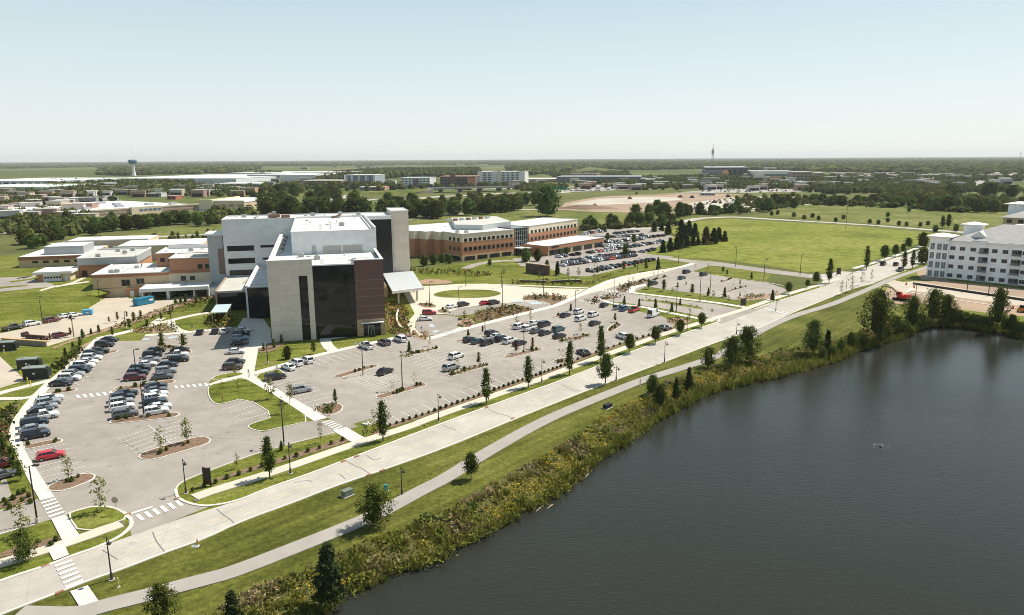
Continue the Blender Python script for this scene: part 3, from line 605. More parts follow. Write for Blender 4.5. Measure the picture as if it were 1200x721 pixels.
crosswalk((376, 495.5), (392.5, 505), (386.5, 492), (402.5, 500.5), 5, .5); crosswalk((522, 391), (543, 385.2), (526, 393), (547, 387.2), 6, .5, PZ + .10)
crosswalk((692, 338.6), (724, 341), (693, 340.8), (725, 343.2), 8, .5); crosswalk((677, 351), (698, 355), (680, 353.5), (700, 357.5), 7, .5); crosswalk((893, 362.4), (920, 369), (898, 361), (926, 367.4), 6, .5)
line((152, 603), (179, 594.5), .55, PZ + .004)
line((845, 374.5), (828, 370), .4, PZ + .006)
struct(b.build('crosswalk_markings', [M_white]))
M_blue = mat('bay_blue_wash', (.42, .47, .50), .8, .12, .5)
b = MB()
for P in ([(598, 352.6), (612, 351.8), (617, 353.6), (603, 354.5)], [(618, 354), (630, 353.6), (637, 356.6), (624, 357.2)], [(502, 380), (507, 380), (510, 383.5), (504, 383.5)], [(510, 387), (516, 388), (510, 390.5), (505, 389.5)], [(168, 397.5), (176, 396.8), (173, 399), (166, 399.6)], [(198, 395), (209, 394.5), (205, 397), (197, 397.4)]):
    b.prism(px(P), PZ, PZ + .01)
struct(b.build('accessible_bay_markings', [M_blue]))
M_cast = mat('rust_casting', (.30, .15, .09), .8, .2, 3)
for i, p in enumerate([(53, 664), (70, 695), (149.5, 603.5), (208, 585), (402, 541.3), (417.7, 535.5), (432, 557.3), (448, 552), (570, 478), (601, 491)]):
    b = MB(); b.box(-.45, .45, -.2, .2, 0, .185); b.box(-.38, .38, -.23, -.19, .03, .12)
    o = b.build('storm_inlet', M_cast, loc=G(*p), rot=D2R(48)); tag(o, 'rust red storm inlet casting set into the pale kerb', 'storm inlet', 'storm inlets along the road kerbs', True)
M_dome = mat('tactile_plate', (.16, .13, .11), .9)
for i, P in enumerate(([(140, 611.5), (144, 611), (147, 616), (143, 617)], [(226, 586.5), (229.5, 585), (233, 587.5), (229, 589)], [(62.5, 656.5), (80.5, 650), (81, 651.5), (63, 658)], [(82, 693.8), (103, 686.8), (104.5, 688.5), (83.5, 695.6)])):
    b = MB(); b.prism(px(P), WH, WH + .012); struct(b.build('tactile_paving', M_dome))

# ---- raised terrace north-west of the service drive (the low wings stand about 3.5 m up)
TZ = 3.5
def terrace():
    crest = [HP(-330, 130, TZ), HP(-200, 112, TZ), G(-20, 349, TZ), G(20, 345, TZ), G(60, 340, TZ), G(103, 335.5, TZ), HP(-66, 88, TZ), HP(-58, 88, TZ), HP(-55.5, 89, TZ)]
    toe = [HP(-330, 60, 0), HP(-200, 62, 0), G(-20, 393), G(20, 387), G(48, 378.5), G(95, 369.5), G(106, 359.5), G(128, 346.5), G(147, 341)]
    back = [HP(-55.5, 125, TZ), HP(-55.5, 200, TZ), HP(-330, 200, TZ)]
    bk0 = [HP(-55.5, 125.1, 0), HP(-50, 240, 0), HP(-360, 240, 0)]
    b = MB(); n = len(crest)
    mid = [c.lerp(t, .5) + Vector((0, 0, .25)) for c, t in zip(crest, toe)]
    for A, B in ((crest, mid), (mid, toe)):
        b.add(A + B, [(n + i, n + i + 1, i + 1, i) for i in range(n - 1)], 0)
    P = crest + back
    tri = tessellate_polygon([[Vector((p.x, p.y, 0)) for p in P]])
    def up(t):
        a, c, d = [P[i] for i in t]; return t if (c.x - a.x) * (d.y - a.y) - (c.y - a.y) * (d.x - a.x) > 0 else t[::-1]
    b.add(P, [up(tuple(t)) for t in tri], 0)
    b.add([crest[-1], back[0], Vector((back[0].x, back[0].y, 0)), toe[-1]], [(0, 1, 2, 3)], 0)
    b.add(back + bk0, [(0, 3, 4, 1), (1, 4, 5, 2)], 0)
    struct(b.build('terrace_lawn', M_turf), 'mown bank and terrace below the low brick wings')
    def tsheet(name, pts, m, dz=.02):
        q = MB(); q.prism([G(x, y, TZ) for x, y in pts], TZ + dz - .015, TZ + dz); struct(q.build(name, m))
    tsheet('terrace_drive', [(-60, 332), (0, 325.5), (38, 324), (42, 328), (62, 333), (64, 336), (40, 338), (0, 342), (-60, 348)], M_asph)
    tsheet('terrace_verge', [(-60, 341), (0, 336.5), (30, 334), (34, 335), (0, 338.5), (-60, 344)], M_turf, .03)
    tsheet('terrace_verge', [(10, 330), (40, 326), (42, 327), (14, 331.5)], M_turf, .03)
    tsheet('terrace_walk', [(20, 326), (41, 323), (42, 324), (20, 327)], M_walk)
    tsheet('terrace_walk', [(46, 340.2), (62, 335.4), (104, 329.5), (105, 330.8), (64, 336.8), (48, 341.4)], M_cream, .035)
    tsheet('terrace_walk', [(64, 336), (84, 331), (96, 325.5), (102, 325.5), (88, 331.6), (66, 337)], M_cream, .03)
terrace()
# ================================================================ buildings
def panelmat(name, col, pw, ph, joint=.88, rough=.55, var=.04, spec=.3, metal=0, corr=0):
    """cladding: panels pw x ph metres with slightly darker joints and tone differences from panel to panel (object space)"""
    m = bpy.data.materials.new(name); m.use_nodes = True; MATS[name] = m; n = m.node_tree; L = n.links.new; b = n.nodes['Principled BSDF']
    b.inputs['Roughness'].default_value = rough; b.inputs['Specular IOR Level'].default_value = spec; b.inputs['Metallic'].default_value = metal
    t = n.nodes.new('ShaderNodeTexCoord'); s = n.nodes.new('ShaderNodeSeparateXYZ'); L(t.outputs['Object'], s.inputs[0])
    ad = n.nodes.new('ShaderNodeMath'); ad.operation = 'ADD'; L(s.outputs[0], ad.inputs[0]); L(s.outputs[1], ad.inputs[1])
    cb = n.nodes.new('ShaderNodeCombineXYZ'); L(ad.outputs[0], cb.inputs[0]); L(s.outputs[2], cb.inputs[1])
    br = n.nodes.new('ShaderNodeTexBrick'); br.offset = 0 if pw > 1 else .5; br.inputs['Scale'].default_value = 1; br.inputs['Brick Width'].default_value = pw; br.inputs['Row Height'].default_value = ph
    br.inputs['Mortar Size'].default_value = min(pw, ph) * .035; br.inputs['Bias'].default_value = 0
    br.inputs['Color1'].default_value = (*[x * (1 - var) for x in col], 1); br.inputs['Color2'].default_value = (*[min(1, x * (1 + var)) for x in col], 1); br.inputs['Mortar'].default_value = (*[x * joint for x in col], 1)
    L(cb.outputs[0], br.inputs['Vector'])
    nz = n.nodes.new('ShaderNodeTexNoise'); nz.inputs['Scale'].default_value = .35; nz.inputs['Detail'].default_value = 6; L(t.outputs['Object'], nz.inputs['Vector'])
    mr = n.nodes.new('ShaderNodeMapRange'); mr.inputs[1].default_value = .3; mr.inputs[2].default_value = .7; mr.inputs[3].default_value = .93; mr.inputs[4].default_value = 1.05; L(nz.outputs[0], mr.inputs[0])
    h = n.nodes.new('ShaderNodeHueSaturation'); L(br.outputs[0], h.inputs['Color']); L(mr.outputs[0], h.inputs['Value']); L(h.outputs[0], b.inputs['Base Color'])
    return m
W_white = panelmat('white_metal_panel', (.74, .735, .725), 6.0, .9, .86, .5, .05)
W_pent = panelmat('white_ribbed_panel', (.74, .75, .74), 1.2, 1.6, .94, .5)
W_beige = panelmat('beige_panel', (.60, .535, .465), 3.2, 1.45, .84, .6, .06)
W_tower = panelmat('beige_tower_panel', (.62, .54, .455), 1.9, 2.4, .92, .6)
W_plum = panelmat('dark_brick', (.135, .078, .062), .6, .2, .8, .8, .12)
W_stone = panelmat('tan_stone', (.40, .29, .18), .7, .35, .75, .9, .25)
W_brick = panelmat('orange_brick', (.45, .22, .125), .6, .2, .85, .85, .10)
W_brick2 = panelmat('red_brown_brick', (.36, .165, .09), .6, .2, .85, .85, .10)
W_tanbrick = panelmat('tan_brick', (.56, .41, .26), .6, .2, .9, .85, .06)
W_buff = panelmat('buff_panel', (.62, .50, .36), 4, 2, .94, .8, .03)
W_cream = panelmat('cream_panel', (.70, .60, .47), 3, 1.6, .92, .7, .03)
W_grey = panelmat('grey_metal_screen', (.42, .43, .44), .6, 30, .92, .45, .03)
W_wrap = panelmat('white_house_wrap', (.91, .91, .92), 2.7, 1.85, .90, .7, .05)
W_roofw = mat('white_roof_membrane', (.62, .61, .585), .7, .10, .16, space='obj', detail=6)
W_roofg = mat('grey_roof_membrane', (.50, .48, .43), .8, .08, .15, space='obj')
W_shing = panelmat('pale_shingle', (.38, .365, .345), .9, .3, .9, .9, .08)
W_alu = mat('pale_metal', (.46, .48, .48), .45, .04, .5, spec=.5)
W_steel = mat('galvanised', (.45, .46, .47), .45, metal=.4)
W_coping = mat('white_coping', (.70, .69, .665), .5)
W_dark = mat('dark_opening', (.02, .02, .022), .6)
W_frame = mat('dark_frame', (.03, .03, .032), .4)
W_rust = mat('brown_unit', (.22, .13, .09), .8)
def glassmat(name, col, rough=.06, wav=.02):
    m = bpy.data.materials.new(name); m.use_nodes = True; n = m.node_tree; b = n.nodes['Principled BSDF']; MATS[name] = m
    b.inputs['Base Color'].default_value = (*col, 1); b.inputs['Roughness'].default_value = rough; b.inputs['IOR'].default_value = 1.45; b.inputs['Specular IOR Level'].default_value = .42
    t = n.nodes.new('ShaderNodeTexCoord'); z = n.nodes.new('ShaderNodeTexNoise'); z.inputs['Scale'].default_value = .5; n.links.new(t.outputs['Object'], z.inputs['Vector'])
    bm = n.nodes.new('ShaderNodeBump'); bm.inputs['Strength'].default_value = wav; n.links.new(z.outputs[0], bm.inputs['Height']); n.links.new(bm.outputs[0], b.inputs['Normal'])
    return m
W_glass = glassmat('dark_tinted_glass', (.010, .012, .012))
W_glass2 = glassmat('window_glass', (.022, .027, .03), .1)
W_canopy = mat('frosted_canopy', (.55, .66, .68), .3, spec=.6)

def part(name, mats, root, boxes=(), fn=None, smooth=False):
    b = MB()
    for x in boxes: b.box(*x)
    if fn: fn(b)
    return b.build(name, mats, root, smooth)
def window(root, m, s0, s1, z0, z1, d, frame=True, name='window', mullions=1, fm=None):
    """window on a wall facing -y at depth d: pane a little recessed behind a dark frame standing proud"""
    b = MB(); t = .10
    f = b.build if False else None
    b.box(s0, s1, d - .05, d - .02, z0, z1, 1)
    if frame:
        b.box(s0 - t, s1 + t, d - .09, d - .001, z1, z1 + t, 0); b.box(s0 - t, s1 + t, d - .12, d - .001, z0 - t, z0, 0)
        b.box(s0 - t, s0, d - .09, d - .001, z0, z1, 0); b.box(s1, s1 + t, d - .09, d - .001, z0, z1, 0)
        for k in range(1, mullions + 1):
            x = s0 + (s1 - s0) * k / (mullions + 1); b.box(x - .04, x + .04, d - .09, d - .052, z0, z1, 0)
    return b.build(name, [fm or W_frame, m], root)

# ---------------- hospital
H = thing('hospital_building', 'white and beige hospital block with tall dark glass front and brown brick corner', 'building', HO, HA)
def hosp():
    part('wall', [W_white, W_roofw], H, fn=lambda b: b.prism([(1, .9), (31.4, .9), (31.4, 84.2), (1, 84.2)], 0, 21, 0, mt=1))
    part('beige_wall', W_beige, H, [(.4, 8.6, 0, .9, 0, 22.8), (10.9, 12.35, 0, .9, 0, 22.8), (8.6, 10.9, 0, .9, 18.4, 22.8), (.4, 1, .9, 84, 0, 21.9)])
    part('coping', W_coping, H, [(.25, 12.4, -.08, 1.05, 22.802, 22.98), (.25, 1.5, 1.05, 84, 21.902, 22.1), (23.75, 32.05, -.08, .95, 22.102, 22.28), (31.2, 32.05, .95, 26.0, 22.002, 22.2), (12.42, 23.72, -.05, 1.0, 20.95, 21.3)])
    part('slot_window', [W_glass], H, [(8.62, 10.88, .35, .4, 0, 18.4)])
    part('curtain_wall', [W_glass], H, [(12.36, 23.74, .3, .5, .5, 20.94), (12.36, 23.74, .25, .6, 0, .5)])
    part('mullion', [mat('black_mullion', (.012, .012, .013), .35)], H, [(12.36 + i * 1.42, 12.40 + i * 1.42, .25, .31, .5, 20.9) for i in range(1, 8)] + [(12.36, 23.74, .26, .305, z, z + .05) for z in (4.4, 8.7, 12.9, 17.1)])
    br = part('brick_corner', [W_plum], H, [(23.8, 31.9, 0, .9, 5, 22.1), (31.35, 31.9, .9, 24.5, 5, 22.0)])
    part('brick_band', mat('brick_band', (.20, .13, .10), .8), br, [(23.78, 31.93, -.03, .0, z - .13, z + .13) for z in (16.4, 13.8, 11.6, 8.8, 6.5)] + [(31.9, 31.93, 0, 24.5, z - .13, z + .13) for z in (16.4, 13.8, 11.6, 8.8, 6.5)])
    part('stone_base', [W_stone], H, [(23.8, 25.6, 0, .9, 0, 5), (30.5, 31.9, 0, .9, 0, 5), (25.6, 30.5, 0, .9, 3.9, 5), (31.35, 31.9, .9, 84, 0, 5), (31.91, 33.2, 24, 44, 0, 4.6)])
    dr = part('entrance', [W_glass2], H, [(25.62, 30.48, .8, .88, 0, 3.88)])
    part('door', [W_alu], dr, [(26.9, 27.05, .7, .8, 0, 2.6), (28.5, 28.65, .7, .8, 0, 2.6), (26.9, 28.65, .7, .8, 2.6, 2.8), (27.75, 27.85, .72, .8, 0, 2.6)])
    part('door_canopy', [W_coping], dr, [(24.9, 31.4, -1.4, -.03, 3.92, 4.15)])
    part('side_wall', [W_white], H, [(31.4, 31.9, 24.6, 84, 5.02, 21)])
    # penthouse
    p = part('penthouse', [W_pent, W_roofw], H, fn=lambda b: b.prism([(6.4, 26.3), (32.3, 26.3), (32.3, 84.1), (6.4, 84.1)], 21.02, 28.0, 0, mt=1))
    part('parapet', [W_coping], p, [(6.3, 32.4, 26.2, 26.5, 28.0, 28.25), (6.3, 6.6, 26.5, 83, 28.0, 28.25), (31.9, 32.4, 26.5, 83, 28.0, 29.0), (30.8, 31.1, 29, 81, 28.01, 28.5), (6.6, 31.9, 82.7, 83, 28.0, 28.6)])
    for s0, s1 in ((15.8, 21.1), (21.9, 27.7)):
        lv = part('louvre', [mat('louvre_slat', (.42, .41, .39), .5)], p, [(s0, s1, 26.14, 26.29, 21.6, 23.35)])
        part('louvre_frame', [mat('louvre_frame', (.52, .40, .30), .5)], lv, [(s0 - .1, s1 + .1, 26.1, 26.13, 23.3, 23.42), (s0 - .1, s1 + .1, 26.1, 26.13, 21.5, 21.62)] + [(s0 + i * (s1 - s0) / 6 - .05, s0 + i * (s1 - s0) / 6 + .05, 26.1, 26.13, 21.62, 23.3) for i in range(7)])
    part('access_door', [mat('grey_door', (.42, .42, .41), .6)], p, [(12.4, 13.6, 26.0, 26.29, 21.02, 23.3), (12.7, 13.3, 25.7, 25.99, 23.31, 23.7)])
    for i in range(8): part('rooftop_unit', [W_steel, W_rust], H, [(2.2 + .3 * (i % 2), 3.4, 32 + i * 6, 33.6 + i * 6, 21.01, 21.9, i % 2)])
    part('roof_hatch', [W_rust, W_steel], p, fn=lambda b: (b.box(19.5, 23, 79.5, 80.4, 28.01, 28.9, 1), b.tube((20, 79, 28.3), (23.4, 79, 29.3), .3, .3, 8, 0)))
    for x, y in ((18.6, 36), (18.6, 46), (18.8, 58), (12, 60)): part('roof_vent', [W_steel], p, fn=lambda b: b.tube((x, y, 28), (x, y, 28.7), .18, .18, 8))
    # white wing
    wv = part('rear_wing', [W_white, W_roofw], H, fn=lambda b: b.prism([(-20.3, 84.3), (43, 84.3), (43, 103), (-20.3, 103)], 0, 27.9, 0, mt=1))
    part('parapet', [W_coping], wv, [(-20.4, 43, 84.2, 84.7, 27.9, 28.2), (-20.4, -19.9, 84.7, 103, 27.9, 28.2), (-20, 43, 102.6, 103.1, 27.9, 28.3)])
    for s0, s1, z0, z1 in ((-19.0, -9.6, 16.2, 18.0), (-19.0, -9.6, 11.4, 13.2), (-18.9, -10.4, 6.9, 8.7), (-7, -.4, 17.2, 17.95), (-6.6, -3.4, 12.6, 13.1)):
        window(wv, W_glass, s0, s1, z0, z1, 84.3, mullions=0)
    part('rooftop_unit', [W_rust, W_steel], wv, [(-3.5, 0.5, 88, 91, 27.91, 29.4, 0)]); part('rooftop_unit', [W_rust], wv, [(1, 4.2, 89, 91, 27.91, 29.0)]); part('rooftop_unit', [W_steel], wv, [(-2.5, -1, 91.5, 93, 27.91, 30.2)]); part('rooftop_unit', [W_steel], wv, [(-9, -8.2, 87, 88, 27.91, 28.6)]); part('antenna', [W_steel], wv, fn=lambda b: b.tube((14.6, 95, 27.9), (14.6, 95, 31.5), .09, .05, 6))
    part('stair_glass', [W_glass], H, [(32.35, 42.85, 83.9, 84.25, .5, 26.7)]); part('coping', [W_coping], H, [(32.35, 42.85, 83.8, 84.15, 26.72, 27.88)])
    t = part('stair_tower', [W_tower, W_roofw], H, fn=lambda b: b.prism([(43.05, 85.4), (49.9, 85.4), (49.9, 104), (43.05, 104)], 0, 29.7, 0, mt=1))
    part('coping', [W_coping], t, [(42.9, 50.05, 85.3, 85.6, 29.7, 29.95), (42.9, 43.2, 85.6, 104, 29.7, 29.95), (49.75, 50.05, 85.6, 104, 29.7, 29.95), (43.2, 49.75, 103.8, 104.1, 29.7, 29.95)])
    # west glass blocks
    g1 = part('glass_block', [W_white, W_roofw], H, fn=lambda b: b.prism([(-8.7, 34.5), (.38, 34.5), (.38, 84.2), (-8.7, 84.2)], 0, 10.2, 0, mt=1))
    part('curtain_wall', [W_glass], g1, [(-8.4, .36, 34.2, 34.48, 0, 9.9)])
    part('parapet', [W_coping], g1, [(-9.0, -8.2, 34.1, 84, 10.2, 10.75), (-8.2, .38, 34.1, 34.5, 10.2, 10.4), (-8.95, -8.42, 34.0, 34.45, 0, 10.18)])
    g0 = part('glass_block', [W_white, W_roofg], H, fn=lambda b: b.prism([(-20, 50), (-8.72, 50), (-8.72, 84.2), (-20, 84.2)], 0, 6.5, 0, mt=1))
    part('curtain_wall', [W_glass], g0, [(-19.6, -9.1, 49.7, 49.98, 0, 6.1)])
    part('parapet', [mat('bronze_coping', (.36, .28, .22), .5)], g0, [(-20.2, -19.6, 49.6, 84, 6.5, 6.95), (-19.6, -8.75, 49.6, 50, 6.5, 6.75), (-20.1, -19.62, 49.6, 49.99, 0, 6.48)])
    part('roof_patch', [mat('tan_roof_walkway', (.42, .33, .24), .9)], g0, [(-13, -9.6, 66, 72, 6.51, 6.56)])
    st = part('side_tower', [W_grey, W_roofw], H, fn=lambda b: b.prism([(-26.4, 88), (-21, 88), (-21, 100), (-26.4, 100)], 0, 22.0, 0, mt=1))
    part('coping', [W_coping], st, [(-27.4, -20.4, 86.8, 101, 22.0, 22.6)]); part('brick_strip', [mat('brown_panel', (.24, .17, .135), .7)], st, [(-23.0, -20.4, 87.8, 87.98, 7, 16.8), (-20.98, -20.32, 88, 98, 0, 16.8)])
    # canopies
    cv = part('entrance_canopy', [W_alu], H, fn=lambda b: (b.prism([(38.6, 84.9), (50.9, 84.9), (49.6, 45.8), (38.2, 41.0)], 4.75, 5.3, 0, bottom=True)))
    part('canopy_edge', [W_coping], cv, fn=lambda b: b.prism([(38.1, 41.3), (49.7, 46.1), (49.8, 45.4), (38.1, 40.5)], 4.5, 5.42, 0, bottom=True))
    for x, y in ((40.6, 45), (47.6, 49), (40.6, 66), (48.8, 66)): part('post', [W_tower], cv, [(x - .3, x + .3, y - .3, y + .3, 0, 4.74)])
    part('stone_wall', [W_stone], H, [(33.21, 38.0, 58, 58.6, 0, 3.6), (37.4, 38.0, 58.6, 84.9, 0, 4.2)])
    wc = part('west_canopy', [W_canopy], H, fn=lambda b: b.prism([(-19.3, 29.6), (-14.4, 29.0), (-14.4, 42.4), (-19.2, 42.6)], 3.45, 3.62, 0, bottom=True))
    part('canopy_frame', [W_steel], wc, [(-19.3, -14.4, 31 + i * 3, 31.15 + i * 3, 3.25, 3.44) for i in range(4)])
    for x, y in ((-19, 31), (-14.8, 31), (-19, 41), (-14.8, 41)): part('post', [W_tanbrick], wc, [(x - .15, x + .15, y - .15, y + .15, 0, 3.24)])
hosp()

def roof_bits(root, s0, s1, d0, d1, z, n, seed):
    r = random.Random(seed)
    for i in range(n):
        x, y, k = r.uniform(s0, s1), r.uniform(d0, d1), r.random()
        if k < .35: part('roof_vent', [W_steel], root, fn=lambda b: (b.tube((x, y, z), (x, y, z + .7), .16, .16, 8), b.tube((x, y, z + .7), (x, y, z + .85), .28, .2, 8)))
        elif k < .7: part('hvac_unit', [mat('hvac_grey', (.42, .42, .40), .6)], root, [(x - .9, x + .9, y - .6, y + .6, z + .15, z + 1.1), (x - .5, x + .5, y - .4, y + .4, z + 1.1, z + 1.3), (x - .8, x + .8, y - .5, y + .5, z, z + .15)])
        else: part('roof_hatch', [W_roofg], root, [(x - .6, x + .6, y - .45, y + .45, z, z + .35)])
    part('roof_walkway', [mat('roof_pad', (.44, .43, .41), .9)], root, [(s0, s1, (d0 + d1) / 2 - .5, (d0 + d1) / 2 + .5, z + .004, z + .03), (s0 + (s1 - s0) * .3, s0 + (s1 - s0) * .3 + .9, d0, (d0 + d1) / 2 - .51, z + .004, z + .03)])
roof_bits(H, 8.5, 29, 3.5, 24, 21.0, 6, 1); roof_bits(H, 9, 29, 31, 78, 28.0, 5, 2); roof_bits(H, -17, 40, 87, 100, 27.9, 12, 3)
# ---------------- low wings on the terrace, same bearing
def wing(name, label, loc0=HO):
    return thing(name, label, 'building', HO, HA)
A = wing('brick_wing', 'low orange brick wing with flat white roof and loading dock beside hospital')
part('wall', [W_tanbrick, W_roofw], A, fn=lambda b: b.prism([(-67.3, 88.2), (-41, 88.2), (-41, 117), (-67.3, 117)], 0, 8.6, 0, mt=1))
part('wall', [W_buff], A, [(-41, -20.4, 88.2, 120, 0, 8.7)])
part('brick_band', [W_brick2], A, [(-67.4, -40.99, 88.05, 88.19, 7.5, 8.6), (-67.45, -67.31, 88.05, 117, 7.5, 8.6), (-40.99, -26.5, 88.05, 88.19, 8.0, 9.0)])
part('coping', [W_coping], A, [(-67.5, -41, 88.0, 88.4, 8.602, 8.85), (-67.5, -67.1, 88.4, 117.2, 8.602, 8.85)])
ub = part('upper_storey', [W_brick, W_roofw], A, fn=lambda b: (b.prism([(-40.5, 88.3), (-26.5, 88.3), (-26.5, 104), (-40.5, 104)], 8.71, 13.6, 0, mt=1), b.prism([(-48, 104), (-20.5, 104), (-20.5, 125), (-48, 125)], 8.65, 13.9, 0, mt=1)))
part('coping', [W_coping], ub, [(-40.7, -26.4, 88.1, 88.5, 13.602, 13.85), (-40.7, -40.3, 88.5, 104, 13.602, 13.85), (-48.2, -40.7, 103.8, 104.2, 13.902, 14.1), (-48.2, -47.8, 104.2, 125, 13.902, 14.1)])
part('roof_screen', [W_coping, W_roofg], ub, fn=lambda b: (b.box(-46, -22, 119, 119.4, 13.91, 15.4, 0), b.box(-36, -27, 92, 102, 13.61, 13.66, 1)))
for s0, s1, z0, z1, d in ((-57.4, -56.2, 4.2, 6.3, 88.2), (-55.9, -54.8, 4.2, 6.3, 88.2), (-52.3, -51.3, 4.8, 6.5, 88.2), (-50.9, -49.9, 4.8, 6.5, 88.2), (-36.9, -35.3, 5.2, 6.8, 88.2), (-33.6, -32.1, 5.3, 6.6, 88.2)): window(A, W_glass2, s0, s1, z0, z1, d)
for s0, s1 in ((-30.6, -29.1), (-27.9, -26.8)): window(ub, W_glass2, s0, s1, 9.5, 11.0, 88.3)
for s0, s1 in ((-46.5, -45.1), (-43.6, -42.2)): window(ub, W_glass2, s0, s1, 10.6, 12.1, 104)
part('hvac_unit', [W_rust, W_steel], A, fn=lambda b: (b.tube((-55, 105, 8.6), (-55, 105, 11.8), .12, .06, 6, 0), b.tube((-54, 104.5, 8.6), (-53.4, 104.5, 10.4), .2, .2, 6, 0), b.box(-56, -54.5, 103, 104, 8.61, 9.6, 1)))
dk = part('dock_canopy', [W_coping], A, [(-49.3, -26, 76.6, 88.0, 4.0, 4.45), (-49.35, -25.95, 76.5, 76.8, 3.2, 4.43), (-49.35, -49.05, 76.8, 88, 3.2, 3.99)])
[part('dock_wall', [W_coping], dk, [x]) for x in ((-40.6, -39.6, 78, 87.9, 0, 3.99), (-31.5, -31, 78, 87.9, 0, 3.99), (-26.5, -26, 78, 87.9, 0, 3.99), (-48.6, -48.2, 77.2, 77.6, 0, 3.98))]
[part('dock_door', [W_dark], dk, [x]) for x in ((-47.5, -41, 88.0, 88.15, .2, 3.4), (-39, -32, 88.0, 88.15, .2, 3.4))]
part('gate_wall', [W_brick], A, [(-55.8, -49.5, 86.5, 88.1, 0, 3.4)]); [part('gate', [W_coping], A, [x]) for x in ((-54.6, -53.2, 86.3, 86.48, .1, 2.4), (-51.6, -50.4, 86.3, 86.48, .1, 2.4))]
part('side_lean_to', [W_white, W_roofg], A, fn=lambda b: b.prism([(-26, 80), (-20.5, 80), (-20.5, 88), (-26, 88)], 0, 3.2, 0, mt=1))

roof_bits(A, -65, -43, 91, 114, 8.6, 7, 4); roof_bits(ub, -46, -24, 106, 117, 13.9, 5, 5)
B_ = wing('garage_building', 'small white-roofed ambulance garage with white overhead doors on the terrace')
part('wall', [W_brick, W_roofw], B_, fn=lambda b: b.prism([(-93, 112.3), (-81.6, 112.3), (-81.6, 124), (-93, 124)], 3.4, 6.6, 0, mt=1))
part('roof', [W_coping], B_, [(-94, -80.4, 110.6, 125, 6.602, 7.5)])
gd = part('garage_door', [W_pent], B_, [(-91, -84.6, 112.1, 112.28, 3.45, 6.4)]); part('door_window', [W_glass2], gd, [(-90.7 + i * 1.02, -89.9 + i * 1.02, 112.05, 112.09, 4.7, 5.4) for i in range(6)])
part('corner_pier', [W_buff], B_, [(-84.2, -81.5, 112.0, 112.29, 3.4, 6.58), (-81.59, -81.5, 112.3, 124, 3.4, 6.58)]); part('side_door', [W_coping], B_, [(-83.4, -82.4, 111.9, 111.99, 3.5, 5.6)])
C_ = wing('screened_wing', 'brick wing with wide grey metal roof screen above its entrance door')
part('wall', [W_brick, W_roofw], C_, fn=lambda b: b.prism([(-80.3, 120), (-59, 120), (-59, 150), (-80.3, 150)], 3.2, 8.4, 0, mt=1)); part('brick_band', [W_brick2], C_, [(-80.35, -58.95, 119.85, 119.99, 7.4, 8.4)])
part('roof_screen', [W_grey, W_roofg], C_, fn=lambda b: b.prism([(-80.6, 119.7), (-58.6, 119.7), (-58.6, 148), (-80.6, 148)], 8.42, 11.3, 0, mt=1)); part('screen_edge', [W_coping], C_, [(-80.7, -80.2, 119.6, 148.2, 11.3, 11.6), (-58.9, -58.4, 119.6, 148.2, 11.3, 12.0), (-80.2, -58.9, 147.8, 148.2, 11.3, 12.0)])
part('entrance', [W_glass2], C_, [(-79.5, -77.5, 119.8, 119.98, 3.5, 6.2)]); part('pier', [W_tanbrick], C_, [(-82.6, -80.4, 119.5, 122, 3.4, 7.3)])
roof_bits(C_, -78, -61, 123, 145, 11.3, 5, 6)
D_ = wing('clinic_wing', 'long brown brick wing with row of small windows behind the garage')
part('wall', [W_tanbrick, W_roofw], D_, fn=lambda b: b.prism([(-115, 158), (-88, 158), (-88, 196), (-115, 196)], 3.3, 8.3, 0, mt=1)); part('brick_band', [W_brick2], D_, [(-115.1, -87.9, 157.85, 157.99, 6.8, 8.3), (-87.99, -87.85, 157.85, 190, 6.8, 8.3)])
for i in range(5): window(D_, W_glass2, -109.5 + i * 4.2, -107.4 + i * 4.2, 5.4, 6.2, 158)
part('roof_screen', [W_grey, W_roofw], D_, fn=lambda b: b.prism([(-106, 163), (-90, 163), (-90, 180), (-106, 180)], 8.32, 12.0, 0, mt=1)); part('canopy_wall', [W_buff], D_, [(-88, -82, 150.5, 151, 3.4, 9.0)])
E_ = wing('buff_hall', 'long buff windowless hall with white roof edge behind the brick wings')
part('wall', [W_buff, W_roofw], E_, fn=lambda b: (b.prism([(-109, 200), (-70, 200), (-70, 225), (-109, 225)], 3, 10.2, 0, mt=1), b.prism([(-78, 165), (-40, 165), (-40, 198), (-78, 198)], 3, 10.3, 0, mt=1)))
part('coping', [W_coping], E_, [(-109.2, -70, 199.7, 200.2, 10.2, 10.8), (-78.2, -40, 164.7, 165.2, 10.3, 10.9)]); part('red_wall', [mat('red_panel', (.45, .03, .04), .6)], E_, [(-108.9, -103, 199.4, 199.68, 7.5, 10.1)])

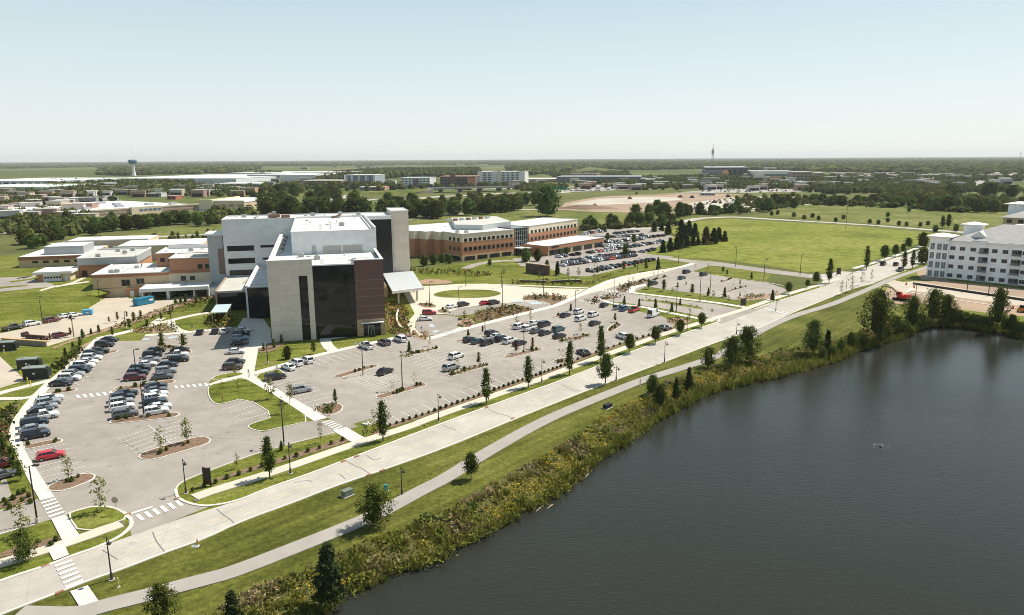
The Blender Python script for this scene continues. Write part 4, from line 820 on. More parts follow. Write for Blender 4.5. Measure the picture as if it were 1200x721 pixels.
# ---------------- medical office building
def mob():
    O = G(542, 306.3); M = thing('medical_office_building', 'three-storey orange brick office building with cream top floor and flat white roof', 'building', O, D2R(40))
    def lay(root, s0, s1, d0, d1, zt, zc, zb):
        part('wall', [W_brick, W_roofw], root, [(s0, s1, d0, d1, 0, zc)]); part('upper_wall', [W_cream, W_roofw], root, fn=lambda b: b.prism([(s0 - .02, d0 - .02), (s1, d0 - .02), (s1, d1), (s0 - .02, d1)], zc, zt, 0, mt=1))
        part('lower_wall', [W_tanbrick], root, [(s0 - .05, s1 + .02, d0 - .12, d0 - .005, 0, zb), (s0 - .12, s0 - .005, d0 - .12, d1, 0, zb)])
        part('coping', [W_coping], root, [(s0 - .2, s1 + .1, d0 - .25, d0 + .2, zt, zt + .25), (s0 - .2, s0 + .2, d0 + .2, d1, zt, zt + .25)])
    lay(M, 0, 33.4, 0, 17, 13.5, 9.4, 2.7)
    for i in range(11):
        s0 = 1.3 + i * 2.96; window(M, W_glass2, s0, s0 + 1.7, 9.7, 11.1, 0); window(M, W_glass2, s0, s0 + 1.7, 5.0, 6.7, 0)
    for i in range(4): window(M, W_glass2, 1.4 + i * 8.0, 7.6 + i * 8.0, .3, 2.1, -.12, mullions=3)
    # stepped west face, seen in shade
    part('stepped_wall', [W_brick, W_roofw], M, [(-2, 33, 17.01, 23.5, 0, 9.4), (-6, 33, 23.51, 40, 0, 9.4), (-9.2, 12, 30, 46, 0, 9.39)]); part('upper_wall', [W_cream, W_roofw], M, fn=lambda b: (b.prism([(-2.02, 17.01), (33, 17.01), (33, 23.5), (-2.02, 23.5)], 9.4, 13.5, 0, mt=1), b.prism([(-6.02, 23.51), (60, 23.51), (60, 60), (-6.02, 60)], 9.4, 13.48, 0, mt=1), b.prism([(-9.2, 30), (-6.03, 30), (-6.03, 56), (-9.2, 56)], 9.4, 13.46, 0, mt=1)))
    def wside(d0, d1, z0, z1, s):
        b = MB(); b.box(s - .05, s - .02, d0, d1, z0, z1, 1)
        b.box(s - .09, s - .001, d0 - .1, d1 + .1, z1, z1 + .1, 0); b.box(s - .12, s - .001, d0 - .1, d1 + .1, z0 - .1, z0, 0); b.build('window', [W_frame, W_glass2], M)
    for i in range(3):
        for z in (9.7, 5.0): wside(2.2 + i * 3.6, 4.0 + i * 3.6, z, z + 1.6, 0)
    wside(34, 37, 9.8, 11.4, -9.2); wside(1.5, 15, .3, 2.1, -.12)
    roof_bits(M, 2, 14, 3, 12, 13.5, 3, 7)
    # glass stair
    st = part('stair_glass', [W_glass2, W_roofw], M, [(33.6, 44.5, 2, 14, 0, 14.0)])
    part('mullion', [W_alu], st, [(33.6 + i * 1.36 - .06, 33.6 + i * 1.36 + .06, 1.85, 1.99, 0, 14.1) for i in range(9)] + [(33.6, 44.5, 1.86, 1.98, z, z + .12) for z in (4.6, 7.2, 9.8, 12.2, 13.9)])
    part('brick_pier', [W_brick], st, [(33.45, 34.2, .2, 1.84, 0, 13.4)]); part('entrance_canopy', [W_coping], st, [(35, 46, -5, 1.8, 3.4, 3.9)])
    part('roof_screen', [W_alu, W_roofg], M, fn=lambda b: (b.prism([(11, 21), (20, 9), (46, 17), (62, 50), (36, 60)], 13.5, 16.2, 0, mt=1), b.box(30, 34, 16, 20, 13.5, 15.2, 0)))
    for i in range(7): part('rooftop_unit', [W_steel, W_rust], M, [(20 + 4.5 * i, 22 + 4.5 * i, 40, 42, 16.21, 17.4, i % 2)])
    # east range, bearing 54
    R0 = G(470 + 718 / 4.8, 240 + 120 / 4.8, 13.6); a = D2R(54 - 40); rel = Vector((R0.x - O.x, R0.y - O.y, 0)); c, s = math.cos(-D2R(40)), math.sin(-D2R(40)); lx, ly = rel.x * c - rel.y * s, rel.x * s + rel.y * c
    E = MB(); 
    def T(o): o.location = (lx, ly, 0); o.rotation_euler = (0, 0, a); return o
    T(part('wall', [W_brick], M, [(0, 52.3, 0, 26, 0, 9.3)])); T(part('upper_wall', [W_cream, W_roofw], M, fn=lambda b: b.prism([(-.02, -.02), (52.32, -.02), (52.32, 26), (-.02, 26)], 9.3, 13.5, 0, mt=1))); T(part('coping', [W_coping], M, [(-.1, 52.5, -.25, .2, 13.5, 13.75), (52.1, 52.5, .2, 26, 13.5, 13.75)]))
    for i in range(13):
        for z0, z1 in ((9.5, 10.9), (5.6, 7.1)): T(window(M, W_glass2, 2.1 + i * 3.85, 3.9 + i * 3.85, z0, z1, 0))
    A0 = G(470 + 825 / 4.8, 240 + 290 / 4.8); rel = Vector((A0.x - O.x, A0.y - O.y, 0)); lx, ly = rel.x * c - rel.y * s, rel.x * s + rel.y * c; a = D2R(10)
    T(part('annex_wall', [W_tanbrick, W_roofw], M, fn=lambda b: b.prism([(0, 0), (53.3, 0), (53.3, 19), (2, 19)], 0, 5.2, 0, mt=1))); T(part('annex_band', [W_brick], M, [(-.1, 53.4, -.2, -.005, 3.3, 5.2), (-.1, -.005, -.2, 17, 0, 5.2)])); T(part('coping', [W_coping], M, [(-.3, 53.5, -.35, .1, 5.2, 5.4), (53.2, 53.5, .1, 19, 5.2, 5.4)]))
    for i in range(5): T(window(M, W_glass2, 1.5 + i * 10.6, 9.6 + i * 10.6, .3, 2.6, -.02, mullions=4))
    T(part('wall_sign', [W_frame], M, [(3, 9.5, -.32, -.21, 4.0, 4.7)]))
mob()

# ---------------- apartments under construction
def hip(b, s0, s1, d0, d1, z0, z1, m=0, k=.5, th=.25):
    w_ = (d1 - d0) / 2; dm = (d0 + d1) / 2; r = min(w_, (s1 - s0) / 2 - .01)
    v = [(s0, d0, z0), (s1, d0, z0), (s1, d1, z0), (s0, d1, z0), (s0 + r, dm, z1), (s1 - r, dm, z1)]
    b.add(v, [(0, 1, 5, 4), (1, 2, 5), (2, 3, 4, 5), (3, 0, 4)], m); b.box(s0, s1, d0, d1, z0 - th, z0 - .005, 1)
def apartments():
    O = G(1075 + 215 / 6.864, 240 + 590 / 6.864)
    P = thing('apartment_building', 'unfinished four-storey apartment building wrapped in white sheeting with pale roof', 'building', O, D2R(-45))
    part('wall', [W_wrap], P, [(.6, 62, 0, 30, 0, 15.7)])
    part('roof', [W_shing, W_coping], P, fn=lambda b: (hip(b, -.3, 62.8, -.9, 31, 15.95, 22.4), b.add([(7, 3, 17.5), (13, 3, 17.5), (10, 3, 20.0), (10, 12, 20.0)], [(0, 1, 2), (1, 3, 2), (0, 2, 3)], 1)))
    [part('parapet_step', [W_wrap], P, [x]) for x in ((8.6, 14.2, -.25, -.02, 14.9, 16.6), (21, 29, -.25, -.02, 14.9, 16.4), (36, 42, -.25, -.02, 14.9, 16.6))]
    rows = [.75, 4.5, 8.3, 12.0]; glass3 = glassmat('apartment_glass', (.055, .05, .048), .15)
    for k in range(3):
        o = k * 21.5
        for s0 in (1.0, 4.5, 8.3, 15.8, 19.4):
            if o + s0 < 60:
                for z in rows: window(P, glass3, o + s0 + .1, o + s0 + 1.8, z + .05, z + 1.4, 0, fm=mat('almond_frame', (.34, .30, .27), .6))
        for s0 in (11.4, 22.5):
            if s0 == 22.5 and k > 0 or o + s0 > 56: continue
            for z in rows:
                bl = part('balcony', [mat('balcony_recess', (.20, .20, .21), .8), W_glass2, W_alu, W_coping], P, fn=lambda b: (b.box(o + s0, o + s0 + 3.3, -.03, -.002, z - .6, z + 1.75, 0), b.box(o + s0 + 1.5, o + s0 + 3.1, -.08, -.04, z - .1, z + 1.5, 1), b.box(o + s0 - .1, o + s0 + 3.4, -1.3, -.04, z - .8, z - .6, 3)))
                part('railing', [mat('blue_grey_rail', (.25, .32, .36), .5)], bl, [(o + s0 - .1, o + s0 + 3.4, -1.3, -1.24, z - .58, z - .5), (o + s0 - .1, o + s0 + 3.4, -1.3, -1.24, z + .3, z + .36)] + [(o + s0 + i * .55, o + s0 + i * .55 + .05, -1.3, -1.24, z - .5, z + .3) for i in range(7)])
    t = part('corner_tower', [W_wrap], P, [(-6.7, .58, -.6, 9, 0, 17.0)]); part('tower_roof', [W_coping, W_coping], t, fn=lambda b: hip(b, -8, 1.6, -1.9, 10, 17.3, 18.5))
    for z in (.3, 4.1, 7.9, 11.7):
        for s0, s1 in ((-6.2, -4.7), (-3.7, -2.1), (-1.5, .1)):
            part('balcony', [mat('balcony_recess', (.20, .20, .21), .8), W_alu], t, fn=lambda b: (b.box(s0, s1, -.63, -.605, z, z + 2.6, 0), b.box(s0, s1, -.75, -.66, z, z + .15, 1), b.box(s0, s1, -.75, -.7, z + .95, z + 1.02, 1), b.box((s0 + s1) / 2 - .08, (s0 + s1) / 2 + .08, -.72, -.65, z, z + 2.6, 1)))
    for s0, d0, z, w_ in ((-.5, 24, 19.0, 6.5), (16.2, 22, 19.0, 7.5)):
        q = part('turret', [W_wrap], P, [(s0, s0 + w_, d0, d0 + 6, 15.8, z + 1.6)]); part('turret_roof', [W_coping, W_coping], q, fn=lambda b: hip(b, s0 - 1.3, s0 + w_ + 1.3, d0 - 1.3, d0 + 7.3, z + 1.9, z + 3.0))
    Q = thing('apartment_building', 'second apartment building behind with tan brick walls and pale hipped roof', 'building', O, D2R(-45))
    part('wall', [W_tanbrick], Q, [(-13, 60, 163, 190, 0, 14.6)]); part('roof', [W_shing, W_coping], Q, fn=lambda b: hip(b, -14.5, 62, 161.5, 191.5, 15, 20.5))
    for z in (1, 5, 9, 12):
        for i in range(6): window(Q, W_glass2, -11 + i * 5.5, -8.6 + i * 5.5, z, z + 1.7, 163)
    q = part('turret', [W_wrap], Q, [(-14, -4, 178, 186, 15, 21.6)]); part('turret_roof', [W_coping, W_coping], q, fn=lambda b: hip(b, -16, -2, 176, 188, 22, 23.4))
    q = part('turret', [W_wrap], Q, [(6, 14, 178, 186, 15, 22)]); part('turret_roof', [W_coping, W_coping], q, fn=lambda b: hip(b, 4.5, 15.5, 176, 188, 22.4, 24))
apartments()

# ---------------- far buildings: real size from their ground line and height
FW = {}
def fcol(c): 
    k = 'far_wall_%d_%d_%d' % tuple(int(x * 99) for x in c)
    return mat(k, c, .8, .06, .08, space='obj')
def far_building(name, label, x0, x1, yb, yt, depth, wall, roof=None, rows=0, cols=0, win=None, dy=0, parapet=0, extra=None, cat='building', group=None, band=None, yb1=None):
    p, q = G(x0, yb), G(x1, yb if yb1 is None else yb1); L = (q - p).length; h = height(x0, yb, yt) if x0 > -100 else height(0, yb, yt)
    r = thing(name, label, cat, p, math.atan2(q.y - p.y, q.x - p.x), group)
    rm = roof or W_roofw
    part('wall', [fcol(wall)], r, [(0, L, 0, depth, 0, h)])
    part('roof', [rm, W_coping], r, fn=lambda b: (b.box(-.4, L + .4, -.4, depth + .4, h + .003, h + .5, 0), ))
    if parapet: part('parapet', [fcol(wall)], r, [(0, L, -.5, .1, h + .51, h + .5 + parapet), (0, .5, .11, depth, h + .51, h + .5 + parapet)])
    if band: part('band', [fcol(band[0])], r, [(-.1, L + .1, -.3, -.01, h * band[1], h * band[2])])
    if rows:
        wd = L / cols
        for i in range(rows):
            for j in range(cols):
                z0 = h * (i + .3) / rows; part('window', [win or W_glass2], r, [(wd * (j + .2), wd * (j + .8), -.12, -.01, z0, z0 + h * .42 / rows)])
    if extra: extra(r, L, h, depth)
    return r
def store():
    p, q = G(105, 255), G(236, 246); L = (q - p).length; h = height(150, 252, 245.2)
    r = thing('superstore', 'huge tan superstore with wide white roof behind a belt of dark trees', 'store', p, math.atan2(q.y - p.y, q.x - p.x))
    part('wall', [fcol((.50, .42, .33)), W_roofw], r, fn=lambda b: b.prism([(0, 0), (L, 0), (L, 150), (-60, 190), (-75, 70), (-40, 40)], 0, h, 0, mt=1))
    part('parapet', [fcol((.62, .52, .40))], r, [(-.5, L, -.6, .4, h, h + 1.2)]); part('band', [fcol((.36, .25, .18))], r, [(0, L, -.35, -.02, h * .35, h * .62)])
    gl = part('gable_front', [fcol((.60, .50, .38))], r, [(L * .33, L * .60, -4, -.7, 0, h + 1.6)]); part('blue_sign', [fcol((.10, .16, .30))], gl, [(L * .40 + i * 4.6, L * .40 + i * 4.6 + 3.2, -4.3, -4.05, h * .62, h * .92) for i in range(5)])
    part('entrance_bay', [fcol((.08, .10, .11))], r, [(L * .93, L * .97, -1.2, -.7, 0, h * .8)]); part('corner_bay', [fcol((.10, .12, .13))], r, [(-4, 1, -.9, -.7, 0, h * .9)])
    [part('rooftop_unit', [W_steel], r, [(x * L, x * L + 7, y, y + 5, h + .01, h + 2.2)]) for x, y in ((.1, 30), (.25, 50), (.4, 35), (.55, 70), (.7, 40), (.85, 25), (.3, 100), (.6, 110))]
    far_building('store_wing', 'pale buff store wing with taller front joined to the superstore', 235, 287, 247, 237.5, 90, (.66, .55, .38), W_roofw, parapet=1.5, extra=lambda r, L, h, d: (part('sign', [fcol((.30, .22, .16))], r, [(L * .45 + i * 9, L * .45 + i * 9 + 6, -.4, -.05, h * .55, h * .75) for i in range(5)]), part('tall_front', [fcol((.70, .60, .42))], r, [(0, L * .3, -2, -.02, 0, h + 3)])))
store()
far_building('warehouse', 'long white warehouse at the far edge, leftmost of the white roofs', -60, 68, 218, 212.5, 260, (.62, .65, .64), rows=1, cols=14)
far_building('warehouse', 'low green-roofed pale warehouse with red base in front of the white warehouse', -60, 55, 225.5, 219.5, 150, (.58, .62, .56), mat('pale_green_roof', (.55, .60, .54), .7), band=((.40, .12, .09), 0, .35))
far_building('warehouse', 'very long pale warehouse below the water tower', 122, 277, 214.5, 209.5, 420, (.62, .65, .66), rows=1, cols=24, win=fcol((.5, .53, .54)))
far_building('warehouse', 'thin white roofed warehouse right of the water tower on the skyline', 266, 330, 205.5, 203, 300, (.6, .6, .6))
far_building('strip_mall', 'long low strip mall with white roof and dark shopfronts', 250, 304, 219.5, 215.5, 70, (.45, .45, .46), rows=1, cols=16)
far_building('warehouse', 'grey sided warehouse with white roof behind the tree belt', 290, 341, 211.5, 205, 220, (.30, .32, .34), rows=0)
far_building('warehouse', 'white sided warehouse joined to the grey one', 328, 370, 212, 205.5, 200, (.62, .63, .63))
far_building('warehouse', 'white flat warehouse with dark loading doors near the tree line', 345, 392, 208.5, 202.3, 220, (.55, .56, .57), rows=1, cols=5)
far_building('brick_offices', 'long red brick two-storey office building with many windows', 354, 400, 219.5, 212, 60, (.36, .15, .11), W_roofg, rows=2, cols=12)
far_building('hotel', 'grey-blue five-storey hotel with pale vertical bays', 404, 440, 218.5, 205.5, 60, (.30, .33, .37), rows=5, cols=9, extra=lambda r, L, h, d: [part('bay', [fcol((.62, .63, .64))], r, [(L * f, L * f + L * .07, -1.2, -.2, 0, h + 1)]) for f in (.0, .22, .45, .68, .93)])
far_building('restaurant', 'low restaurant with orange roof beside the grey-blue hotel', 437, 451, 223.5, 219.5, 30, (.50, .36, .26), mat('orange_roof', (.52, .20, .10), .7), rows=1, cols=5)
far_building('shop', 'low shop with white awning left of the orange-roofed restaurant', 421, 438, 223.5, 219.5, 30, (.50, .42, .38), rows=1, cols=6)
far_building('hotel', 'white four-storey hotel with dark centre bay', 470, 504, 220, 208.5, 45, (.66, .67, .66), rows=4, cols=8, extra=lambda r, L, h, d: part('dark_bay', [fcol((.15, .15, .16))], r, [(L * .42, L * .62, -1, -.3, h * .1, h * .85)]))
far_building('hotel', 'dark brown brick hotel with orange end wing', 516, 557, 219.8, 207, 45, (.12, .10, .10), mat('salmon_roof', (.60, .36, .24), .7), rows=4, cols=10, extra=lambda r, L, h, d: (part('end_wing', [fcol((.50, .20, .12))], r, [(L * .78, L + .6, -2, -.3, 0, h * .9)]), part('tower', [fcol((.16, .10, .09))], r, [(L * .3, L * .44, -1.4, -.3, 0, h + 3)])))
far_building('hotel', 'large white hotel with glazed bays, tallest of the far hotels', 560, 614.5, 217.3, 201.5, 60, (.62, .62, .60), rows=6, cols=10, extra=lambda r, L, h, d: [part('bay', [fcol((.66, .60, .50)), fcol((.70, .70, .69))], r, [(L * a_, L * b_, -1.6, -.3, 0, h + c_, i_)]) for a_, b_, c_, i_ in ((.42, .5, 1.5, 0), (0, .1, 1, 1), (.32, .41, 1, 1), (.88, 1.01, 1.5, 1))])
far_building('warehouse', 'long low slate grey retail shed right of the white hotel', 652, 752, 214, 207.5, 120, (.16, .17, .185), mat('slate_roof', (.24, .25, .26), .8), rows=0, extra=lambda r, L, h, d: [part('shopfront', [fcol((.24, .23, .22))], r, [(L * f, L * f + L * .06, -1, -.05, 0, h * .7)]) for f in (.1, .3, .5, .72, .9)])
far_building('warehouse', 'pinkish flat-roofed shed between big white hotel and slate shed', 601, 655, 213.5, 210, 90, (.46, .36, .30), mat('pale_pink_roof', (.62, .56, .52), .8), band=((.42, .18, .12), 0, .4))
far_building('brown_hall', 'brown hall rising behind the slate grey shed', 668, 700, 208.5, 203.5, 60, (.28, .20, .16), mat('brown_roof', (.42, .30, .24), .8))
def arena():
    r = far_building('arena', 'dark arena with pale curved roof beside the tall radio mast', 826, 877, 206.8, 196.5, 190, (.07, .08, .085), mat('pale_arena_roof', (.50, .52, .54), .6), rows=1, cols=8, win=W_glass, extra=lambda r, L, h, d: (part('side_block', [fcol((.20, .20, .21))], r, [(-L * .08, L * .42, -25, -.5, 0, h * .72)]), part('orange_emblem', [fcol((.70, .34, .16))], r, fn=lambda b: b.tube((L * .46, -26, h * .42), (L * .46, -25.1, h * .42), h * .36, h * .36, 18))))
arena()
far_building('office_block', 'white roofed glass office right of the dark arena', 880, 929, 209.5, 201, 90, (.16, .20, .20), rows=0, extra=lambda r, L, h, d: part('fascia', [W_coping], r, [(-.5, L + .5, -1, -.05, h * .62, h + .8)]))
far_building('office_block', 'brown brick block with large openings beside a dark tree', 928, 951, 211.5, 202, 50, (.34, .23, .19), rows=3, cols=5)
far_building('office_block', 'narrow pinkish brick block right of the brown block', 957, 965, 211, 203, 40, (.44, .31, .26), rows=3, cols=2)
for i, (x0, x1, yb, yt, c, l) in enumerate([(766, 784, 218, 213, (.62, .58, .52), 'white box shop with dark windows'), (750, 768, 215, 210, (.22, .20, .20), 'dark box shop in front of the slate shed'), (788, 804, 218.5, 214, (.52, .36, .18), 'ochre shop front among small trees'), (745, 757, 222, 215.5, (.19, .16, .16), 'dark brown shop beside the ramp'), (800, 812, 221.5, 216.5, (.36, .24, .20), 'brick shop below the ochre one'), (975, 1004, 207, 202.5, (.58, .58, .56), 'white commercial building left of the far car parks'),
        (1027, 1051, 207.5, 203, (.36, .35, .36), 'grey commercial building with white trim'), (1108, 1118, 209.5, 203.5, (.64, .64, .62), 'white building with small gable far right'), (1117, 1131, 210, 205, (.60, .62, .60), 'pale green glazed showroom beside the gable'), (1130, 1140, 211, 206.5, (.56, .57, .57), 'low pale shed right of the showroom'), (1048, 1054, 219, 214, (.46, .36, .30), 'small tan block beyond the dark thicket'), (890, 916, 219.5, 215.5, (.50, .53, .50), 'long pale canopy shop in front of the white office'),
        (118, 131, 221, 214.5, (.60, .61, .62), 'white house-like block among the trees below the warehouses'), (57, 76, 215.5, 211.5, (.42, .32, .26), 'tan shed right of the leftmost warehouse'), (80, 95, 213, 208.5, (.58, .58, .56), 'white shed between the two long warehouses'), (30, 63, 239, 234.5, (.42, .28, .20), 'long tan shop roof among left car parks'), (22, 45, 233, 229, (.22, .14, .12), 'dark brown shop left of the superstore'), (60, 76, 230, 226, (.30, .20, .16), 'brown shop with white roof above the superstore'),
        (-20, 23, 256, 251, (.46, .42, .36), 'pale flat roofed shop at the left edge'), (198, 214, 222.5, 218.5, (.46, .24, .15), 'orange brick row house below the long warehouse'), (214, 232, 222, 217.5, (.40, .30, .24), 'tan row house beside the orange brick one'), (170, 186, 231, 227, (.14, .13, .14), 'black roofed pub behind the superstore'), (184, 189, 231, 226, (.55, .55, .54), 'small white block next to the black roofed pub'), (196, 206, 234, 230, (.42, .12, .10), 'little red shop behind the superstore'), (232, 243, 224.5, 220, (.52, .40, .28), 'cream shop in the small town cluster'), (268, 279, 223.5, 219, (.45, .25, .16), 'orange gabled shop left of the tree belt'), (288, 299, 225, 220, (.55, .34, .20), 'terracotta shop at the edge of the dark wood'), (248, 262, 226, 222.5, (.33, .24, .20), 'brown shop in the small town cluster'),
        (822, 838, 229.3, 226.3, (.45, .46, .47), 'grey site office trailer at the edge of the bare plot'), (306, 312, 217.5, 213, (.45, .50, .56), 'blue-white shed left of the dark wood'), (675, 684, 219.5, 216, (.66, .66, .64), 'white truck-like shed in the far car park'), (880, 896, 222, 219, (.40, .12, .10), 'red and white shop by the far road')]):
    far_building('shop', l, x0, x1, yb, yt, max(14, (G(x1, yb) - G(x0, yb)).length * .6), c, [W_roofw, W_roofg, mat('brown_roof', (.42, .30, .24), .8)][i % 3], rows=1 if yb < 222 or x1 - x0 < 12 else 1, cols=max(2, int((x1 - x0) / 4)))
def houses_right():
    r = random.Random(5)
    for i in range(26):
        x = 1060 + r.random() * 140 if i % 2 else 985 + r.random() * 190; y = 206.3 + r.random() * 3.5
        p = G(x, y); h_ = 5 + r.random() * 2.5; L = 12 + r.random() * 12
        h = thing('suburban_house', 'small gabled house in the suburb strip before the far wood', 'house', p, r.random() * 3, 'suburban houses', True)
        c = r.choice([(.60, .58, .54), (.50, .44, .38), (.42, .33, .27), (.62, .62, .62)])
        part('wall', [fcol(c)], h, [(0, L, 0, 9, 0, h_)]); part('roof', [fcol(r.choice([(.30, .26, .24), (.40, .33, .30), (.24, .22, .22)]))], h, fn=lambda b: hip(b, -.5, L + .5, -.5, 9.5, h_ + .3, h_ + 3.4, 0) if False else b.add([(-.6, -.6, h_), (L + .6, -.6, h_), (L + .6, 9.6, h_), (-.6, 9.6, h_), (-.6, 4.5, h_ + 3.2), (L + .6, 4.5, h_ + 3.2)], [(0, 1, 5, 4), (2, 3, 4, 5), (3, 0, 4), (1, 2, 5), (3, 2, 1, 0)], 0))
houses_right()
# ================================================================ vegetation
L_dark = leafmat('leaf_dark', (.036, .054, .014), (.132, .166, .038), trans=.38)
L_mid = leafmat('leaf_mid', (.046, .068, .016), (.170, .196, .046), trans=.36)
L_light = leafmat('leaf_light', (.085, .105, .022), (.22, .22, .05), trans=.35)
L_pine = leafmat('leaf_pine', (.024, .036, .015), (.072, .090, .030), trans=.18)
L_wood = leafmat('leaf_wood', (.040, .058, .016), (.155, .180, .044), rnd=.30, trans=.36)
L_red = leafmat('leaf_red', (.10, .045, .03), (.20, .09, .05))
L_brown = leafmat('leaf_brown', (.10, .065, .03), (.16, .105, .05))
L_pale = leafmat('leaf_pale', (.22, .19, .10), (.34, .29, .17), trans=.4)
M_bark = mat('bark', (.13, .10, .075), .95, .25, 4, space='obj')
L_far = leafmat('leaf_far', (.042, .057, .020), (.168, .178, .055), rnd=0)
L_fary = leafmat('leaf_far_yellow', (.06, .07, .018), (.16, .15, .04), rnd=0)

def quads(C, N, size, asp, rng, tw=None):
    """leaf quads: centres C, normals N"""
    k = len(C); N = N / np.linalg.norm(N, axis=1, keepdims=True)
    r = rng.normal(size=(k, 3)); a = np.cross(N, r); a /= np.linalg.norm(a, axis=1, keepdims=True); b = np.cross(N, a)
    s = np.asarray(size).reshape(-1, 1) * np.ones((k, 1)); A = a * s * asp; B = b * s
    V = np.stack([C - A * .5, C - B * .5 + A * .1, C + A * .5, C + B * .5 + A * .1], 1).reshape(-1, 3)
    F = np.arange(4 * k).reshape(k, 4); return V, F
PROF = {
    'columnar': lambda t: np.sin(np.pi * np.clip(t * .92 + .06, 0, 1)) ** .55 * (1 - .35 * t),
    'oval': lambda t: np.sin(np.pi * np.clip(t * .9 + .08, 0, 1)) ** .6 * (1 - .2 * t),
    'round': lambda t: np.sin(np.pi * np.clip(t * .92 + .06, 0, 1)) ** .5,
    'cone': lambda t: (1 - t) ** .85 * (.55 + .45 * np.minimum(1, t * 9)) + .02,
    'wide': lambda t: np.sin(np.pi * np.clip(t * .85 + .12, 0, 1)) ** .5,
}
def crown(name, prof, c0, R, nclu, per, leaf, rc, seed, m, core=.0, asp=1.5, skirt=0, lean=0):
    rng = np.random.default_rng(seed); f = PROF[prof]; C = []; N = []; T = []; S = []
    lump = rng.uniform(.66, 1.16, 12)
    for i in range(nclu):
        t = rng.uniform(0, 1) ** (.85 if prof == 'cone' else 1); th = rng.uniform(0, 2 * np.pi)
        rr = R * f(np.array(t)) * rng.uniform(0, 1) ** .38 * lump[int(th / 6.2832 * 6) % 6 + (6 if t > .5 else 0)]
        c = np.array([rr * np.cos(th) + lean * t, rr * np.sin(th), c0 + (1 - c0) * t - skirt * rr])
        k = max(3, int(per * rng.uniform(.6, 1.4))); p = c + rng.normal(size=(k, 3)) * rc * np.array([1, 1, .75])
        out = p - np.array([0, 0, c0 + (1 - c0) * .4]); out /= np.linalg.norm(out, axis=1, keepdims=True) + 1e-6
        C.append(p); N.append(out * .7 + rng.normal(size=(k, 3)) * .6 + np.array([0, 0, .45])); T.append(np.clip(rng.uniform(.1, .9) + rng.normal(size=k) * .12, 0, 1)); S.append(leaf * rng.uniform(.7, 1.3, k))
    C = np.concatenate(C); N = np.concatenate(N); T = np.concatenate(T); S = np.concatenate(S)
    if core:
        k = 90; u = rng.uniform(.04, .94, k); th = rng.uniform(0, 2 * np.pi, k); rr = R * f(u) * core
        p = np.stack([rr * np.cos(th), rr * np.sin(th), c0 + (1 - c0) * u], 1); o = np.stack([np.cos(th), np.sin(th), (u - .5) * 1.2], 1)
        C = np.concatenate([C, p]); N = np.concatenate([N, o]); T = np.concatenate([T, rng.uniform(.2, .5, k)]); S = np.concatenate([S, np.full(k, R * .42)])
    V, F = quads(C, N, S, asp, rng)
    return npmesh(name, V, F, [m], T)
def trunkmesh(name, c0, R, seed, limbs=6, r0=.02, top=.8, lean=0):
    r = random.Random(seed); b = MB()
    b.tube((0, 0, -.01), (r.uniform(-.01, .01), r.uniform(-.01, .01), c0 + .02), r0, r0 * .75, 7, cap=False); b.tube((0, 0, c0 + .02), (lean * .5, 0, top), r0 * .75, r0 * .2, 6, cap=False)
    for i in range(limbs):
        z = c0 + (top - c0) * i / max(1, limbs); th = r.uniform(0, 6.28); k = R * r.uniform(.5, .85)
        b.tube((0, 0, z), (k * math.cos(th), k * math.sin(th), z + R * r.uniform(.5, 1.0)), r0 * .4, r0 * .12, 5, cap=False)
    return b.mesh(name, M_bark, True)
KIND = {}
def kind(k, n, m, prof, c0, R, nclu, per, leaf, rc, core=0, **kw):
    KIND[k] = []
    for i in range(n):
        tk = {a: kw[a] for a in ('limbs', 'r0', 'top') if a in kw}
        ck = {a: kw[a] for a in ('asp', 'skirt') if a in kw}
        KIND[k].append((crown('crown_' + k, prof, c0, R, nclu, per, leaf, rc, hash((k, i)) % 1000 if False else (len(KIND) * 31 + i * 7), m, core, **ck), trunkmesh('trunk_' + k, c0, R, i + 5, **tk), R))
kind('columnar', 3, L_dark, 'columnar', .17, .165, 95, 17, .026, .032, .62)
kind('roadside', 3, L_dark, 'oval', .22, .27, 100, 17, .032, .042, .6)
kind('lollipop', 2, L_dark, 'round', .30, .34, 95, 17, .036, .05, .6)
kind('spread', 3, L_mid, 'wide', .16, .42, 120, 22, .032, .05, .35, limbs=9)
kind('spread_dark', 2, L_dark, 'wide', .10, .40, 120, 20, .036, .055, .55, limbs=9)
kind('sparse', 4, L_light, 'columnar', .20, .20, 34, 6, .040, .035, 0, r0=.011, limbs=9)
kind('young', 3, L_light, 'oval', .24, .24, 44, 8, .042, .04, 0, r0=.012, limbs=9)
kind('youngdark', 3, L_mid, 'oval', .24, .26, 60, 10, .044, .045, .3, r0=.013, limbs=8)
kind('redleaf', 2, L_red, 'oval', .22, .22, 45, 9, .045, .04, .3, r0=.013)
kind('pale', 2, L_pale, 'round', .30, .28, 26, 6, .04, .05, 0, r0=.012, limbs=10)
kind('spruce', 3, L_pine, 'cone', .05, .27, 130, 14, .034, .03, .6, asp=2.2, skirt=.35)
kind('spruce_brown', 1, L_brown, 'cone', .05, .27, 110, 14, .036, .03, .6, asp=2.2, skirt=.35)
kind('conifer_small', 2, L_mid, 'cone', .06, .30, 70, 10, .05, .04, .55, asp=1.8, skirt=.25)
kind('broad', 6, L_wood, 'wide', .10, .43, 105, 13, .050, .048, .66)
kind('broad_low', 3, L_wood, 'round', .04, .52, 80, 12, .060, .06, .62)
kind('thicket', 3, L_mid, 'round', .02, .56, 90, 12, .052, .055, .5)
TREES = []
